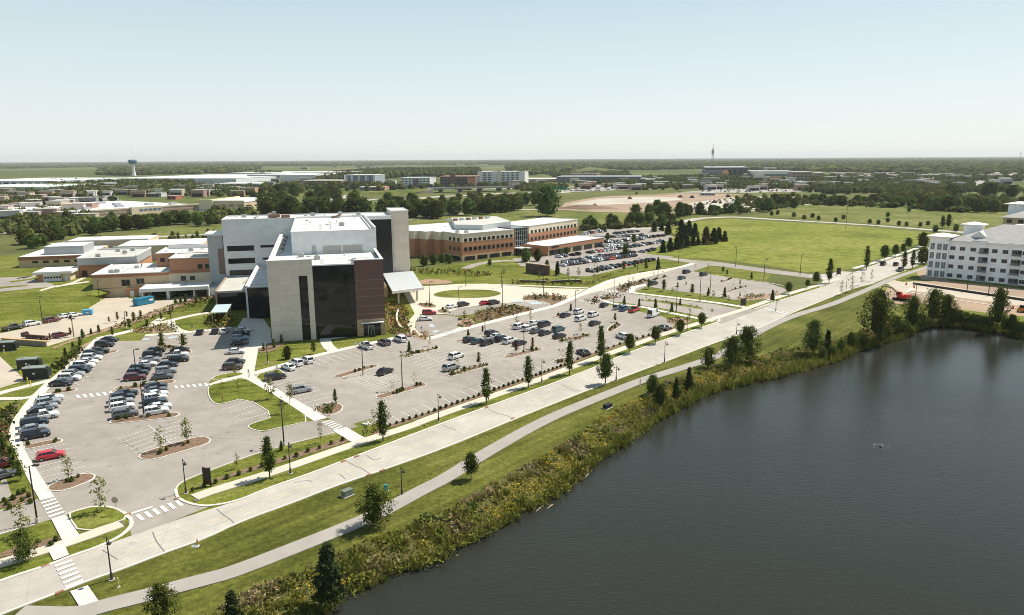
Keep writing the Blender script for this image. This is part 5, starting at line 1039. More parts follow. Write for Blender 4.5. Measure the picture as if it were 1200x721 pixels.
def tree(k, bx, by, top, label, group=None, wid=1.0, name='tree', shared=False, cat='tree', z=0, base=None, hh=None):
    """note a tree; they are built together further down"""
    p = base if base is not None else G(bx, by, z); h = hh or height(bx, by, top)
    TREES.append((h / mpp(p) * (1 + .3 * wid) * (.6 if k in ('sparse', 'pale') else 1), k, p, h, wid, label, group, name, random.choice(KIND[k]), random.uniform(0, 6.28), random.uniform(.96, 1.04)))
def plant_trees(limit=296):
    """the trees that show largest one by one, the small rest as one object"""
    TREES.sort(key=lambda t: -t[0]); near, rest = TREES[:limit], TREES[limit:]; print('TREES', len(TREES), 'smallest single', near[-1][0])
    for _, k, p, h, wid, label, group, name, (cm, tm, R), a, q in near:
        r = thing(name, label, 'tree', p, a, group); s = h * wid * q; r.scale = (s, s, h); obj('crown', cm, r); obj('trunk', tm, r)
    Vs, Fs, Ts, Ms, ms, nv = [], [], [], [], [], 0
    for _, k, p, h, wid, label, group, name, (cm, tm, R), a, q in rest:
        for me in (cm,):
            n = len(me.vertices); v = np.empty(n * 3, np.float32); me.vertices.foreach_get('co', v); v = v.reshape(-1, 3); f = np.arange(n).reshape(-1, 4)
            t = np.empty(len(f), np.float32); me.attributes['tint'].data.foreach_get('value', t); s = h * wid * q
            w_ = np.stack([(v[:, 0] * math.cos(a) - v[:, 1] * math.sin(a)) * s + p.x, (v[:, 0] * math.sin(a) + v[:, 1] * math.cos(a)) * s + p.y, v[:, 2] * h + p.z], 1)
            m = me.materials[0]
            if m not in ms: ms.append(m)
            Vs.append(w_); Fs.append(f + nv); nv += n; Ts.append(t); Ms.append(np.full(len(f), ms.index(m)))
    if rest:
        o = obj('background_trees', npmesh('background_trees', np.concatenate(Vs), np.concatenate(Fs), ms, np.concatenate(Ts), np.concatenate(Ms))); o['kind'] = 'stuff'; o['label'] = 'small trees too slight to tell apart in the rows and belts'
SG = 'street trees along the lakeside road'
for i, (k, x, y, t, l) in enumerate([
    ('columnar', 316, 561, 512, 'slim dark columnar tree on the verge nearest the car park entrance sign'),
    ('columnar', 449, 517, 471, 'tall dark columnar tree by the walkway that meets the roadside pavement'),
    ('columnar', 570, 473, 432, 'columnar tree third along the roadside verge, above a tarred road crack'),
    ('columnar', 619, 454.5, 418, 'columnar tree fourth along the verge, just left of a road lamp'),
    ('columnar', 667.5, 439, 401, 'columnar tree fifth along the verge, in front of the small kerbed mulch corner'),
    ('columnar', 704, 424, 383, 'leaning columnar tree standing behind the round tree at the roadside'),
    ('roadside', 709.5, 450, 415, 'full round-crowned tree alone on the lake side of the road kerb'),
    ('lollipop', 738, 414, 392, 'ball-crowned tree in front of the white suv by the shrub strip'),
    ('lollipop', 768, 403, 383, 'ball-crowned tree in front of the grey car near the mulch corner'),
    ('lollipop', 797, 393, 375, 'ball-crowned tree third before the boulevard entrance'),
    ('lollipop', 822, 384, 367, 'ball-crowned tree beside the boulevard entrance kerb'),
    ('spruce', 905, 352, 340, 'small dark tree on the wedge verge right of the boulevard mouth'),
    ('lollipop', 924, 345, 331, 'round dark tree second on the verge beyond the boulevard mouth'),
    ('lollipop', 946, 337.5, 328, 'very small round tree on the verge beyond the boulevard mouth'),
    ('lollipop', 956, 333.5, 319, 'round dark tree just left of the tall columnar tree by the farm lane'),
    ('columnar', 971.5, 332, 303.5, 'tall ragged columnar tree where the farm lane meets the road'),
    ('columnar', 1015, 316, 289, 'smooth tall columnar tree on the field side of the road bend'),
    ('lollipop', 1036, 306, 288, 'large dark round tree at the far bend of the road'),
    ('lollipop', 1049, 301, 287, 'dark round tree next after the large round tree at the bend'),
    ('lollipop', 1058, 297, 286, 'smaller round tree tucked behind the bend of the road'),
    ('lollipop', 1064, 293, 279, 'round tree high up the far road before it vanishes'),
    ('broad', 1081, 290, 273, 'wide dark tree at the far end of the road by the apartments'),
    ('columnar', 1059, 316, 294, 'dark columnar tree nearest the parked cars opposite the bend'),
    ('columnar', 1069, 315, 293, 'second dark columnar tree opposite the bend beside the site'),
    ('broad', 1081, 309, 291, 'bushy dark tree against the corner of the apartment building')]):
    tree(k, x, y, t, l, SG)
for i, (x, y, t) in enumerate([(986, 346, 329), (998, 342.5, 323), (1010, 334.5, 317), (1021, 330, 316)]):
    tree('sparse', x, y, t, ORD[i + 1] + ' thin young tree from the left on the grass strip by the site entrance', 'young trees by the site entrance')
PG = 'trees between the lakeside path and the water'
for k, x, y, t, w_, l in [('spread', 190, 727, 686, 1.0, 'bushy dark green tree at the bottom edge beside the lakeside path'),
    ('spruce', 274, 737, 694, 1.25, 'dark evergreen half cut by the bottom edge of the photo'), ('spruce', 387, 702, 638, 1.15, 'large dense dark evergreen leaning over the near shore'),
    ('spread', 439, 617, 569, .95, 'dark spreading tree on the path beside the green utility box'), ('lollipop', 552, 562, 532, .85, 'small round tree with mulch ring beside the path'),
    ('spread_dark', 764, 463, 440, .9, 'bushy tree at the path edge right of the bench'), ('spread_dark', 773, 476, 452, .9, 'dark shrubby tree just below the bushy one on the bank'),
    ('spruce', 792, 467, 444, .9, 'narrow dark conifer on the bank'), ('spruce', 807, 456, 431, .9, 'taller dark conifer near the path, right of the narrow one'),
    ('spread', 829.5, 431, 408, 1.1, 'low spreading tree casting shade across the path'), ('spread', 857, 429, 395, .95, 'dark tree on the left of the pair over the path bend'),
    ('spread', 874, 423, 384, .95, 'larger tree on the right of the pair over the path bend'), ('spread', 952, 414, 376, .85, 'light feathery tree on the shore before the big poplar'),
    ('spruce', 969, 414, 388, .95, 'dark evergreen attached to the light feathery tree'), ('spread', 1027, 398.5, 342, .78, 'tall dark poplar-like tree standing over the water'),
    ('spread', 1068, 385, 348, .80, 'second tall shore tree right of the poplar-like tree'), ('spread', 1092, 378, 340, .85, 'broad shore tree in front of the site street'),
    ('spread', 1107, 377, 346, .95, 'dark shore tree overlapping the broad one'), ('spread', 1168, 384, 338, .62, 'sparse topped shore tree alone at the right'), ('spread_dark', 1185, 387.5, 369, 1.0, 'low dark shore tree at the right end'),
    ('thicket', 1049, 391, 371, .9, 'low bushy tree between the two tall shore trees'), ('thicket', 1124, 378.5, 364, .9, 'rounded thicket tree on the shore right of the broad tree'), ('thicket', 1139, 380, 368, .9, 'lower rounded thicket tree by the shore'), ('thicket', 1152, 382, 370, .9, 'dark thicket tree touching the sparse topped one'), ('thicket', 997, 405, 390, .9, 'small bush tree on the shore left of the poplar-like tree'), ('thicket', 985, 411, 398, .9, 'lowest bush tree on the shore by the dark evergreen'), ('thicket', 1198, 390, 378, 1.0, 'bush cut by the right edge of the photo')]:
    tree(k, x, y, t, l, PG, w_)
for i, (x, y, t) in enumerate([(1012, 404, 392), (1040, 394.5, 381), (1056, 389, 377), (1079, 381.5, 368), (1116, 377, 362), (1131, 378.5, 366), (1146, 380.5, 369), (1160, 383, 371), (1176, 386, 374), (1192, 389, 377), (975, 416, 405), (964, 418, 408), (1033, 400, 389), (1062, 388.5, 378)]):
    tree('thicket', x, y, t, ORD[i + 1] + ' of the leafy bushes filling the far shore between trees', PG, 1.0, name='bush')
WG = 'young trees in the west car park'
for k, x, y, t, w_, l in [('sparse', 189, 529, 499, 1.05, 'thin yellow-green tree, left one on the big mulch island'), ('young', 219.5, 519.5, 489, 1.0, 'thin yellow-green tree, right one on the big mulch island'),
    ('sparse', 81, 562, 534, 1.2, 'pale leafed young tree behind the red car'), ('sparse', 119, 601, 558, 1.2, 'yellow-green young tree on the round green island at the exit'),
    ('sparse', 27, 628, 587, 1.1, 'yellow-green young tree at the left by the tall lamp'), ('spread', 30.5, 658, 621, .9, 'spiky dark tree beside the roadside pavement at the left'),
    ('youngdark', 16, 551, 523, .95, 'dense dark shrub tree by the curved walkway'), ('youngdark', 24, 563, 540, 1.0, 'second dense dark shrub tree below the curved walkway'), ('youngdark', 5, 530, 508, 1.0, 'dark shrub tree at the left edge above the curved walkway'),
    ('youngdark', 190, 409.5, 390, 1.0, 'leafy tree on the left of the top mulch island'), ('youngdark', 215, 409, 391, 1.1, 'leafy tree on the right of the top mulch island'),
    ('sparse', 261, 462, 446, 1.0, 'slender tree near the crosswalk on the green island'), ('sparse', 280, 459, 444, 1.0, 'slender tree by the mulch ring in the green island'), ('young', 318, 468, 443, 1.0, 'airy young tree overhanging the diagonal walkway'),
    ('sparse', 340, 473, 448, 1.2, 'yellow-green tree right of the airy tree by the walkway'), ('sparse', 330, 486, 465, .9, 'wispy tree on the lower tip of the green island'), ('young', 325, 440, 428, .9, 'small tree on the grass triangle by the dark parked car'), ('sparse', 292, 446, 433, .9, 'little tree where the diagonal walkway begins'), ('young', 276, 441, 428, .9, 'little tree in front of the brown suv')]:
    tree(k, x, y, t, l, WG, w_)
MG = 'small trees in the main car park and its verges'
for k, x, y, t, w_, l in [('columnar', 393, 473, 456, 1.0, 'small dark upright tree on the teardrop mulch island'), ('sparse', 438, 495, 478, 1.0, 'yellow-green sapling beside the concrete lid by the shrub strip'), ('sparse', 278, 550, 530, .9, 'bare-looking sapling in the roadside lawn'), ('sparse', 376, 519, 493, .7, 'wispy sapling in the roadside lawn near the crosswalk'), ('conifer_small', 330, 528, 517, 1.0, 'small conifer at the foot of the tall lamp'),
    ('broad_low', 337, 421, 406, .75, 'small round dark tree on the lawn under the beige wall'), ('youngdark', 368, 415, 400, 1.0, 'airy round tree on the lawn under the glass wall'), ('conifer_small', 309, 411, 402, .9, 'first dark conifer from the left at the beige wall foot'), ('conifer_small', 321, 408, 397, .9, 'second dark conifer from the left at the beige wall foot'), ('conifer_small', 330, 402, 392, .9, 'third dark conifer from the left at the beige wall foot'),
    ('pale', 460, 459, 445, 1.0, 'beige dry sapling, left one on the island under the tall lamp'), ('pale', 485, 451, 436, 1.0, 'leafless beige sapling, right one on the island under the tall lamp'), ('conifer_small', 479.6, 412, 400, .9, 'conical young tree left on the hedge island by the front row'), ('sparse', 503.6, 406, 394, 1.2, 'thin young tree at the right end of the hedge island'),
    ('youngdark', 561, 428, 413, .8, 'young tree on the island beside the two white suvs'), ('sparse', 536, 435, 419, 1.0, 'dry twiggy tree in front of the silver suv'), ('conifer_small', 548.6, 394.5, 386, 1.0, 'tiny dark tree beside the dark cars at the left group'), ('redleaf', 565.6, 391, 382, 1.0, 'tiny reddish tree behind the dark cars'),
    ('sparse', 605.6, 381, 369, 1.4, 'pale young tree left of the middle parked group'), ('sparse', 621.6, 377, 365, 1.4, 'pale young tree behind the middle parked group'), ('redleaf', 605, 414, 400, 1.0, 'red-leaved young tree at the island with the lamp'), ('redleaf', 624, 409, 396, 1.0, 'brown-red young tree right of the lamp island'), ('pale', 660, 422, 408, 1.0, 'beige ball tree in the kerbed mulch corner'),
    ('young', 545, 375, 364, 1.2, 'tawny tree standing in the boulder island'), ('conifer_small', 669, 364.5, 356, 1.0, 'tiny dark tree under the lamp by the ring road'), ('sparse', 699.6, 355, 344, .9, 'upright dark shrub tree by the ring road crossing'), ('redleaf', 720.6, 378, 367, 1.0, 'red-leaved tree on the triangular mulch island'), ('sparse', 680, 391.5, 379, 1.4, 'bronze young tree above the hedge island'),
    ('conifer_small', 731.6, 357.5, 347, .9, 'first conifer from the left along the boulevard'), ('conifer_small', 749, 359.5, 350, .9, 'second conifer from the left along the boulevard'), ('conifer_small', 768, 362, 350, .9, 'third conifer from the left along the boulevard'), ('conifer_small', 787, 366, 355, .9, 'fourth conifer from the left along the boulevard'),
    ('youngdark', 760, 339, 327, 1.0, 'leafy young tree beside the dark car by the boulevard walk'), ('youngdark', 777.6, 341.5, 328, 1.0, 'second leafy young tree on the boulevard lawn'), ('redleaf', 794, 339, 331, 1.0, 'brownish young tree at the corner of the upper car park'), ('young', 788, 344, 337, 1.2, 'pale bushy sapling on the boulevard lawn under the lamp'), ('youngdark', 811, 346, 333, 1.0, 'tree pair on the boulevard lawn, third from the left'), ('conifer_small', 830, 347, 337, .9, 'upright tree under the tall lamp of the upper car park'), ('young', 836, 349, 340, 1.2, 'yellowish tree right of the upright one'), ('conifer_small', 849, 348.5, 337, .9, 'pointed tree before the entrance sign'), ('young', 854, 354, 346, 1.3, 'bushy pale tree beside the entrance sign'), ('redleaf', 804, 335, 330, 1.1, 'small brown tree inside the upper car park'),
    ('pale', 766, 325, 317, .9, 'beige sapling on the shrub island by the ring road bend'), ('pale', 777, 322, 314, .9, 'second beige sapling by the ring road bend'), ('pale', 860, 336, 328, .9, 'beige sapling on the upper car park island'), ('redleaf', 867, 335, 328, .9, 'dark red sapling on the upper car park island'), ('redleaf', 867, 349, 343, 1.1, 'reddish shrub tree left behind the entrance sign'), ('pale', 873, 347, 341, 1.1, 'straw-coloured shrub tree behind the entrance sign'), ('pale', 882, 350, 343, 1.1, 'straw-coloured shrub tree right of the entrance sign'),
    ('youngdark', 847, 320, 312, 1.0, 'young tree on the lane lawn, left of the upper pair'), ('youngdark', 852, 323, 316, 1.1, 'bushy young tree on the lane lawn'), ('conifer_small', 880.6, 327, 319, .9, 'pointed young tree on the lane lawn'), ('pale', 815, 316, 309, .9, 'beige sapling where the ring road meets the lane'), ('sparse', 830, 317, 308, .9, 'yellowish sapling on the tip of the lane lawn'),
    ('sparse', 726, 344, 332, 1.0, 'tan sapling beside the shrub bed at the ring road'), ('sparse', 742, 333, 324, 1.0, 'tan sapling above the ring road shrub bed'), ('sparse', 808, 374, 361, 1.2, 'yellow-green sapling near the end of the boulevard walk'), ('sparse', 757, 352, 344, .9, 'wispy sapling in the boulevard median'), ('conifer_small', 797, 358, 350, .9, 'dark shrub tree in the boulevard median')]:
    tree(k, x, y, t, l, MG, w_)
SV = 'small trees along the service drive and west entrance'
for k, x, y, t, w_, l in [('redleaf', 59, 400, 391, 1.0, 'reddish sapling beside the flatbed trailer'), ('redleaf', 83, 395, 384, 1.0, 'reddish sapling by the wooden pole'), ('redleaf', 128, 379, 371, 1.0, 'pale red sapling on the service drive edge'), ('redleaf', 138, 377, 366, 1.0, 'red sapling on the service drive edge'), ('redleaf', 149, 373, 365, .9, 'red sapling by the lamp at the drive edge'),
    ('conifer_small', 97, 396, 386, 1.2, 'first little conifer from the left along the drive bank'), ('conifer_small', 107, 392, 385, 1.2, 'second little conifer from the left along the drive bank'), ('conifer_small', 116, 389.5, 381, 1.2, 'third little conifer from the left along the drive bank'), ('conifer_small', 94, 405, 395, 1.0, 'pointed conifer lower on the bank by the walkway'), ('conifer_small', 86, 412, 401, 1.0, 'darker pointed conifer below it on the bank'), ('spruce', 77, 419, 408, 1.0, 'slim spruce in the hedge beside the parked row'), ('columnar', 132, 394, 383, 1.0, 'slim dark tree at the upper walkway corner'), ('youngdark', 152, 386, 374, 1.0, 'round tree beside the upper walkway'), ('youngdark', 157, 378, 366, 1.0, 'bushy tree above the upper walkway'), ('youngdark', 165, 372, 364, 1.1, 'bushy green tree right on the drive bank'), ('youngdark', 173, 385, 374, 1.0, 'dark round tree in the rock bed'), ('youngdark', 189, 376, 366, 1.0, 'dark leafy tree beside the loop walkway'), ('conifer_small', 206, 357, 348, 1.0, 'dark cone tree left of three by the dock'), ('conifer_small', 212, 356, 347, 1.0, 'dark cone tree in the middle of three by the dock'), ('conifer_small', 217.5, 354, 345, 1.0, 'dark cone tree right of three by the dock'), ('youngdark', 230, 358, 347, 1.0, 'small tree on the bank under the dock canopy end'), ('redleaf', 243, 353, 345, 1.1, 'orange-leaved shrub tree by the west glass block')]:
    tree(k, x, y, t, l, SV, w_)
# planting close to the medical offices
OG = 'trees around the medical offices'
for k, x, y, t, w_, l in [('broad_low', 616, 307, 291, .85, 'dark round tree left of the pair at the office entrance'), ('broad_low', 630, 306, 292, .85, 'dark round tree right of the pair at the office entrance'), ('spruce', 653, 323, 307, .95, 'lone dark spruce beside the brown retaining wall'), ('broad_low', 497, 312, 299, .8, 'dark bush tree at the left of the office west face'), ('broad_low', 508, 310, 298, .8, 'second bush tree along the office west face'), ('broad_low', 518, 308, 297, .8, 'third bush tree along the office west face'), ('broad_low', 527, 309, 299, .8, 'fourth bush tree along the office west face'), ('spruce', 771, 316, 302, .9, 'dark cone tree on the lawn strip above the ring road'), ('youngdark', 757, 318, 303, .8, 'dark leafy tree on the lawn strip left of the cone tree'), ('young', 666, 326, 314, .9, 'light sapling on the lawn below the retaining wall'), ('young', 678, 325, 313, .9, 'light sapling further along the lawn below the car rows'), ('young', 632, 328, 318, .9, 'light sapling left of the retaining wall lawn'), ('youngdark', 700, 322, 312, .9, 'small green tree at the near edge of the packed rows'), ('youngdark', 731, 318, 307, .9, 'green tree at the near edge of the packed rows, middle'), ('youngdark', 744, 315, 305, .9, 'green tree at the near edge of the packed rows, right'), ('young', 560, 326, 316, .9, 'yellowish sapling on the sloping lawn by the oval'), ('young', 590, 324, 314, .9, 'yellowish sapling on the sloping lawn, right one'), ('broad_low', 733, 300, 286, .7, 'round tree in the middle of the packed car park'), ('broad_low', 712, 281, 273, .9, 'round tree among the parked rows behind the annex'), ('broad_low', 743, 284, 276, .9, 'round tree among the middle parked rows'),
    ('broad_low', 641, 314, 305, .7, 'bushy shrub tree at the end of the retaining wall'), ('broad', 656, 300, 292, .8, 'small dark tree in front of the annex windows'), ('broad', 664, 299, 290, .8, 'second small dark tree in front of the annex windows'), ('broad_low', 574, 311, 304, .8, 'small round shrub tree in front of the office ground floor')]:
    tree(k, x, y, t, l, OG, w_)
CG = 'conifers in the grove beside the packed car park'
con = [(766.5, 272, 260), (775.5, 271, 260.5), (783, 275.5, 260), (798, 276, 258), (807, 276.5, 259), (814, 278, 262), (827, 286.5, 266), (836, 286, 268), (842, 283, 267), (849, 283, 271), (777, 296, 282), (785, 294.5, 279), (793, 292.5, 277), (797, 291, 274), (805, 290, 277), (812, 288, 275), (818, 287.5, 277), (802, 282, 264)]
for i, (x, y, t) in enumerate(con):
    tree('spruce_brown' if i == 6 else 'spruce', x, y, t, 'browned dying spruce among the dark grove' if i == 6 else 'dark spruce, %s of the grove counting from the upper left' % ORD[i + 1], CG, 1.45)
tree('broad', 641, 253.5, 217.5, 'huge lone dark tree standing on the meadow behind the medical offices', None, 1.05)
# belts of full-grown trees: each its own
def belt(label, group, pts, n, h0, h1, kinds=('broad',), jit=3, wid=1.0, name='tree'):
    P = resample(px(pts), 60); r = random.Random(n * 7 + int(pts[0][0]))
    for i in range(n):
        f = (i + r.uniform(.2, .8)) / n * 59; k = int(f); p = P[k].lerp(P[min(59, k + 1)], f - k) + Vector((r.uniform(-jit, jit), r.uniform(-jit, jit) * 2, 0))
        tree(r.choice(kinds), 0, 0, 0, ORD[i + 1] + ' ' + label, group, wid * r.uniform(.9, 1.15), base=p, hh=r.uniform(h0, h1), name=name)
BL = 'broad trees in the belts behind the hospital'
belt('big tree from the left in the belt below the superstore', BL, [(112, 273), (165, 268), (222, 262)], 9, 9.5, 11.5, wid=1.6)
belt('tree from the left behind the left end of the white wing', BL, [(226, 266), (262, 262), (300, 260)], 6, 8, 10.5)
belt('tree from the left in the wood just behind the white roof', BL, [(305, 256), (360, 256), (480, 257)], 18, 15, 19, jit=8, wid=1.2)
belt('tree from the left in the second rank of that wood', BL, [(300, 247), (340, 243), (400, 244), (470, 246)], 14, 15, 19, jit=14)
belt('tree from the left in the far rank of the wood', BL, [(300, 238), (335, 231), (375, 230), (392, 237)], 10, 15, 20, jit=18)
belt('tree from the left in the row between hospital tower and lone tree', BL, [(482, 257), (540, 252), (606, 246)], 19, 12, 16, jit=8, wid=1.3)
belt('tree from the left in the upper rank behind that row', BL, [(486, 247), (520, 243), (560, 243), (640, 240)], 10, 11, 15, jit=10)
belt('tree from the left in the row behind the packed car park', BL, [(683, 268), (726, 266), (792, 262)], 16, 7, 10, jit=5)
belt('tree from the left in the clump above the grove', BL, [(752, 258), (775, 255), (792, 255)], 9, 10, 14, jit=14)
belt('tree from the left in the hedge row by the curving lane', BL, [(796, 252), (828, 251), (862, 250)], 11, 7, 10, jit=6, kinds=('broad', 'broad_low'))
belt('tree from the left along the rim of the far car park', BL, [(862, 248), (890, 246), (935, 240)], 11, 9, 13, jit=12)
belt('tree from the left in the long dark hedge beyond the meadow', BL, [(938, 238), (985, 240), (1027, 241)], 12, 8, 11, jit=12, wid=1.3, kinds=('broad', 'broad_low'))
belt('tree from the left in the hedge before the right-hand wood', BL, [(1030, 241), (1075, 243), (1100, 245)], 7, 8, 11, jit=14, wid=1.3, kinds=('broad', 'broad_low'))
belt('tree from the left in the big wood above the apartments', BL, [(1078, 245), (1132, 248), (1185, 250)], 13, 11, 15, jit=12, wid=1.2)
belt('tree from the left in the rank behind the big right wood', BL, [(1128, 232), (1160, 230), (1210, 232)], 9, 14, 18, jit=20, wid=1.2)
belt('tree from the left beside the old lane at the left edge', BL, [(-10, 296), (40, 288), (108, 277)], 10, 7, 9.5, jit=12, wid=1.3)
belt('tree from the left scattered below the left car parks', BL, [(-5, 276), (50, 270), (104, 262)], 7, 7, 10, jit=24)
belt('small tree from the left along the lane behind the brick wing', BL, [(120, 290), (180, 287), (250, 280)], 12, 4, 7, jit=6, kinds=('broad_low', 'youngdark'))
LG = 'small round trees along the straight lane beyond the prairie'
for i, (x, y) in enumerate([(904, 254.5), (911, 253.5), (930, 256), (942, 259), (952, 257), (959, 260), (979, 262), (988, 259), (1019, 264), (1029, 265), (1040, 262.5), (1040, 256), (1053, 266), (1065, 250), (1062, 267), (1078, 267.5), (1087, 266)]):
    tree('lollipop', x, y, y - 7, ORD[i + 1] + ' small dark round tree from the left by the straight lane', LG, 1.2)
tree('columnar', 1104, 267.5, 253, 'left of two dark upright trees beside the apartment roof', None, 1.5); tree('columnar', 1111, 267, 251, 'right of two dark upright trees beside the apartment roof', None, 1.5)
tree('broad_low', 1096, 272, 264, 'low thicket tree left beside the apartment roof turret'); tree('broad_low', 1120, 271, 263, 'low thicket tree behind the left apartment roof turret')
plant_trees()

# ---- far woods and town trees: one object each
def inpoly(X, Y, P):
    c = np.zeros(len(X), bool); j = len(P) - 1
    for i in range(len(P)):
        xi, yi, xj, yj = P[i][0], P[i][1], P[j][0], P[j][1]
        c ^= ((yi > Y) != (yj > Y)) & (X < (xj - xi) * (Y - yi) / (yj - yi + 1e-12) + xi); j = i
    return c
def hz(x, dy): return (x, HORY - (x - 600) * math.tan(ROLL) + dy)
UNIT = []
for sd in range(5):
    rg = np.random.default_rng(50 + sd); k = 46
    v = rg.normal(size=(k, 3)); v /= np.linalg.norm(v, axis=1, keepdims=True); rad = rg.uniform(.62, 1.05, (k, 1)); C_ = v * rad * np.array([1, 1, .52]) + np.array([0, 0, .50])
    V_, F_ = quads(C_, v + rg.normal(size=(k, 3)) * .35 + np.array([0, 0, .2]), rg.uniform(.5, .8, k), 1.3, rg); UNIT.append((V_, F_, rg.uniform(0, 1, k)))
def woods(name, label, zones, m, seed):
    rg = np.random.default_rng(seed); Vs, Fs, Ts = [], [], []; nv = 0; cnt = 0
    for pts, sp, prob, h0, h1, wr in zones:
        P = [G(*p) for p in pts]; xs = [p.x for p in P]; ys = [p.y for p in P]
        gx, gy = np.meshgrid(np.arange(min(xs), max(xs), sp), np.arange(min(ys), max(ys), sp)); X = gx.ravel() + rg.uniform(-.5, .5, gx.size) * sp; Y = gy.ravel() + rg.uniform(-.5, .5, gx.size) * sp
        ph = np.sin(X / (sp * 9.3) + 1.3 * np.sin(Y / (sp * 14))) * np.sin(Y / (sp * 7.1) + seed); keep = inpoly(X, Y, P) & (rg.uniform(0, 1, X.size) < np.clip(prob + .45 * ph * (1 - prob) * 2, 0, 1))
        X, Y = X[keep], Y[keep]; n = len(X); cnt += n
        h = rg.uniform(h0, h1, n); wd = h * wr * rg.uniform(.8, 1.3, n); which = rg.integers(0, 5, n); tn = np.clip(rg.normal(.50, .30, n), 0, 1)
        for u in range(5):
            s = which == u; q = s.sum()
            if not q: continue
            V_, F_, T_ = UNIT[u]; a = rg.uniform(0, 6.28, q); ca, sa = np.cos(a)[:, None], np.sin(a)[:, None]
            vx = (V_[:, 0] * ca - V_[:, 1] * sa) * wd[s][:, None] + X[s][:, None]; vy = (V_[:, 0] * sa + V_[:, 1] * ca) * wd[s][:, None] + Y[s][:, None]; vz = V_[:, 2][None] * h[s][:, None]
            Vs.append(np.stack([vx, vy, vz], -1).reshape(-1, 3)); Fs.append((F_[None] + (np.arange(q) * len(V_))[:, None, None]).reshape(-1, 4) + nv); Ts.append(np.clip(tn[s][:, None] * .75 + T_[None] * .3, 0, 1).ravel()); nv += q * len(V_)
    o = obj(name, npmesh(name, np.concatenate(Vs), np.concatenate(Fs), [m], np.concatenate(Ts))); o['kind'] = 'stuff'; o['label'] = label; print(name, cnt); return o
woods('distant_woods', 'hazy wooded country stretching to the horizon', [
    ([hz(-80, 1.75), hz(1280, 1.75), hz(1280, 2.9), hz(-80, 2.9)], 230, .60, 13, 20, 8),
    ([hz(-70, 2.9), hz(1270, 2.9), hz(1270, 5.4), hz(-70, 5.2)], 105, .60, 12, 18, 4.2),
    ([(-60, 194.5), (130, 192.6), (130, 195.5), (-60, 199.5)], 52, .40, 10, 15, 2.2),
    ([(120, 192.5), (300, 192), (300, 199), (262, 203.5), (120, 206.5)], 42, .72, 11, 16, 1.9),
    ([(300, 192), (620, 191), (620, 193.2), (300, 195)], 80, .58, 11, 16, 3.4),
    ([(596, 192.5), (880, 190), (880, 197.5), (735, 199.5), (690, 195.5), (650, 203), (600, 207)], 42, .76, 11, 16, 1.9),
    ([(860, 190), (1260, 187.6), (1260, 203), (1100, 202.5), (1040, 203), (880, 199)], 42, .80, 11, 17, 1.9),
    ([(640, 205.5), (735, 203), (735, 207.5), (660, 209)], 26, .55, 8, 12, 1.1)], L_far, 3)
woods('wood_behind_hotels', 'dark wood standing behind the far hotels', [
    ([(392, 206), (440, 201), (560, 199.5), (562, 207), (470, 208), (400, 215)], 15, .80, 11, 16, .75),
    ([(365, 209), (395, 204), (400, 212), (372, 214)], 15, .7, 10, 14, .75), ([(300, 203.5), (332, 203), (332, 205), (300, 205.5)], 22, .7, 8, 13, .9)], L_far, 4)
woods('town_trees', 'small trees scattered between shops and car parks', [
    ([(-20, 228), (60, 222), (120, 219), (300, 219), (300, 236), (240, 236), (120, 236), (0, 240)], 11, .34, 5, 8.5, .60), ([(60, 214), (125, 214), (230, 215), (232, 225), (110, 233), (50, 228)], 12, .40, 6, 10, .62),
    ([(-20, 242), (70, 242), (104, 256), (110, 270), (60, 284), (-20, 296)], 9, .24, 4, 7.5, .65), ([(690, 209), (830, 207), (950, 212), (958, 226), (800, 226), (700, 220)], 10, .34, 5, 8, .6), ([(950, 208), (1060, 205), (1080, 217), (1060, 226), (960, 229)], 12, .36, 6, 9.5, .65),
    ([(1050, 205), (1240, 203), (1240, 213), (1050, 214)], 20, .36, 6, 10, .8), ([(1055, 215), (1130, 215), (1200, 222), (1200, 228), (1110, 232), (1030, 238), (1020, 225)], 13, .16, 5, 9, .7), ([(600, 217), (700, 212), (700, 218), (610, 225)], 11, .30, 5, 8, .6), ([(300, 221), (420, 217), (480, 222), (430, 225), (390, 226), (320, 227)], 11, .5, 6, 11, .65),
    ([(225, 268), (262, 262), (300, 258), (300, 250), (232, 252)], 11, .4, 5, 8, .7), ([(480, 246), (520, 241), (640, 239), (650, 233), (560, 232), (500, 236)], 12, .30, 5, 10, .7), ([(440, 222), (520, 218), (650, 218), (650, 222), (520, 223)], 13, .30, 5, 9, .6), ([(1100, 246), (1200, 249), (1200, 240), (1130, 238)], 11, .5, 6, 11, .75)], L_far, 5)
woods('hedgerow_shrubs', 'low scrub along lanes and field edges', [
    ([(120, 292), (180, 288.5), (255, 284), (255, 281.5), (180, 285.5), (120, 289)], 5.5, .40, 2.5, 5, .75), ([(938, 240), (985, 242), (1075, 245), (1130, 250), (1135, 247), (1070, 242), (985, 238.5), (938, 237)], 7, .55, 3, 6, .8), ([(683, 271), (730, 269), (795, 265), (795, 262), (730, 266), (683, 268)], 6, .4, 2.5, 4.5, .8), ([(480, 279), (560, 270), (600, 264), (590, 262), (480, 274)], 7, .25, 2, 4, .8), ([(800, 254), (860, 251.5), (940, 242), (940, 239), (860, 248), (800, 250)], 7, .4, 2.5, 5, .8)], L_far, 8)
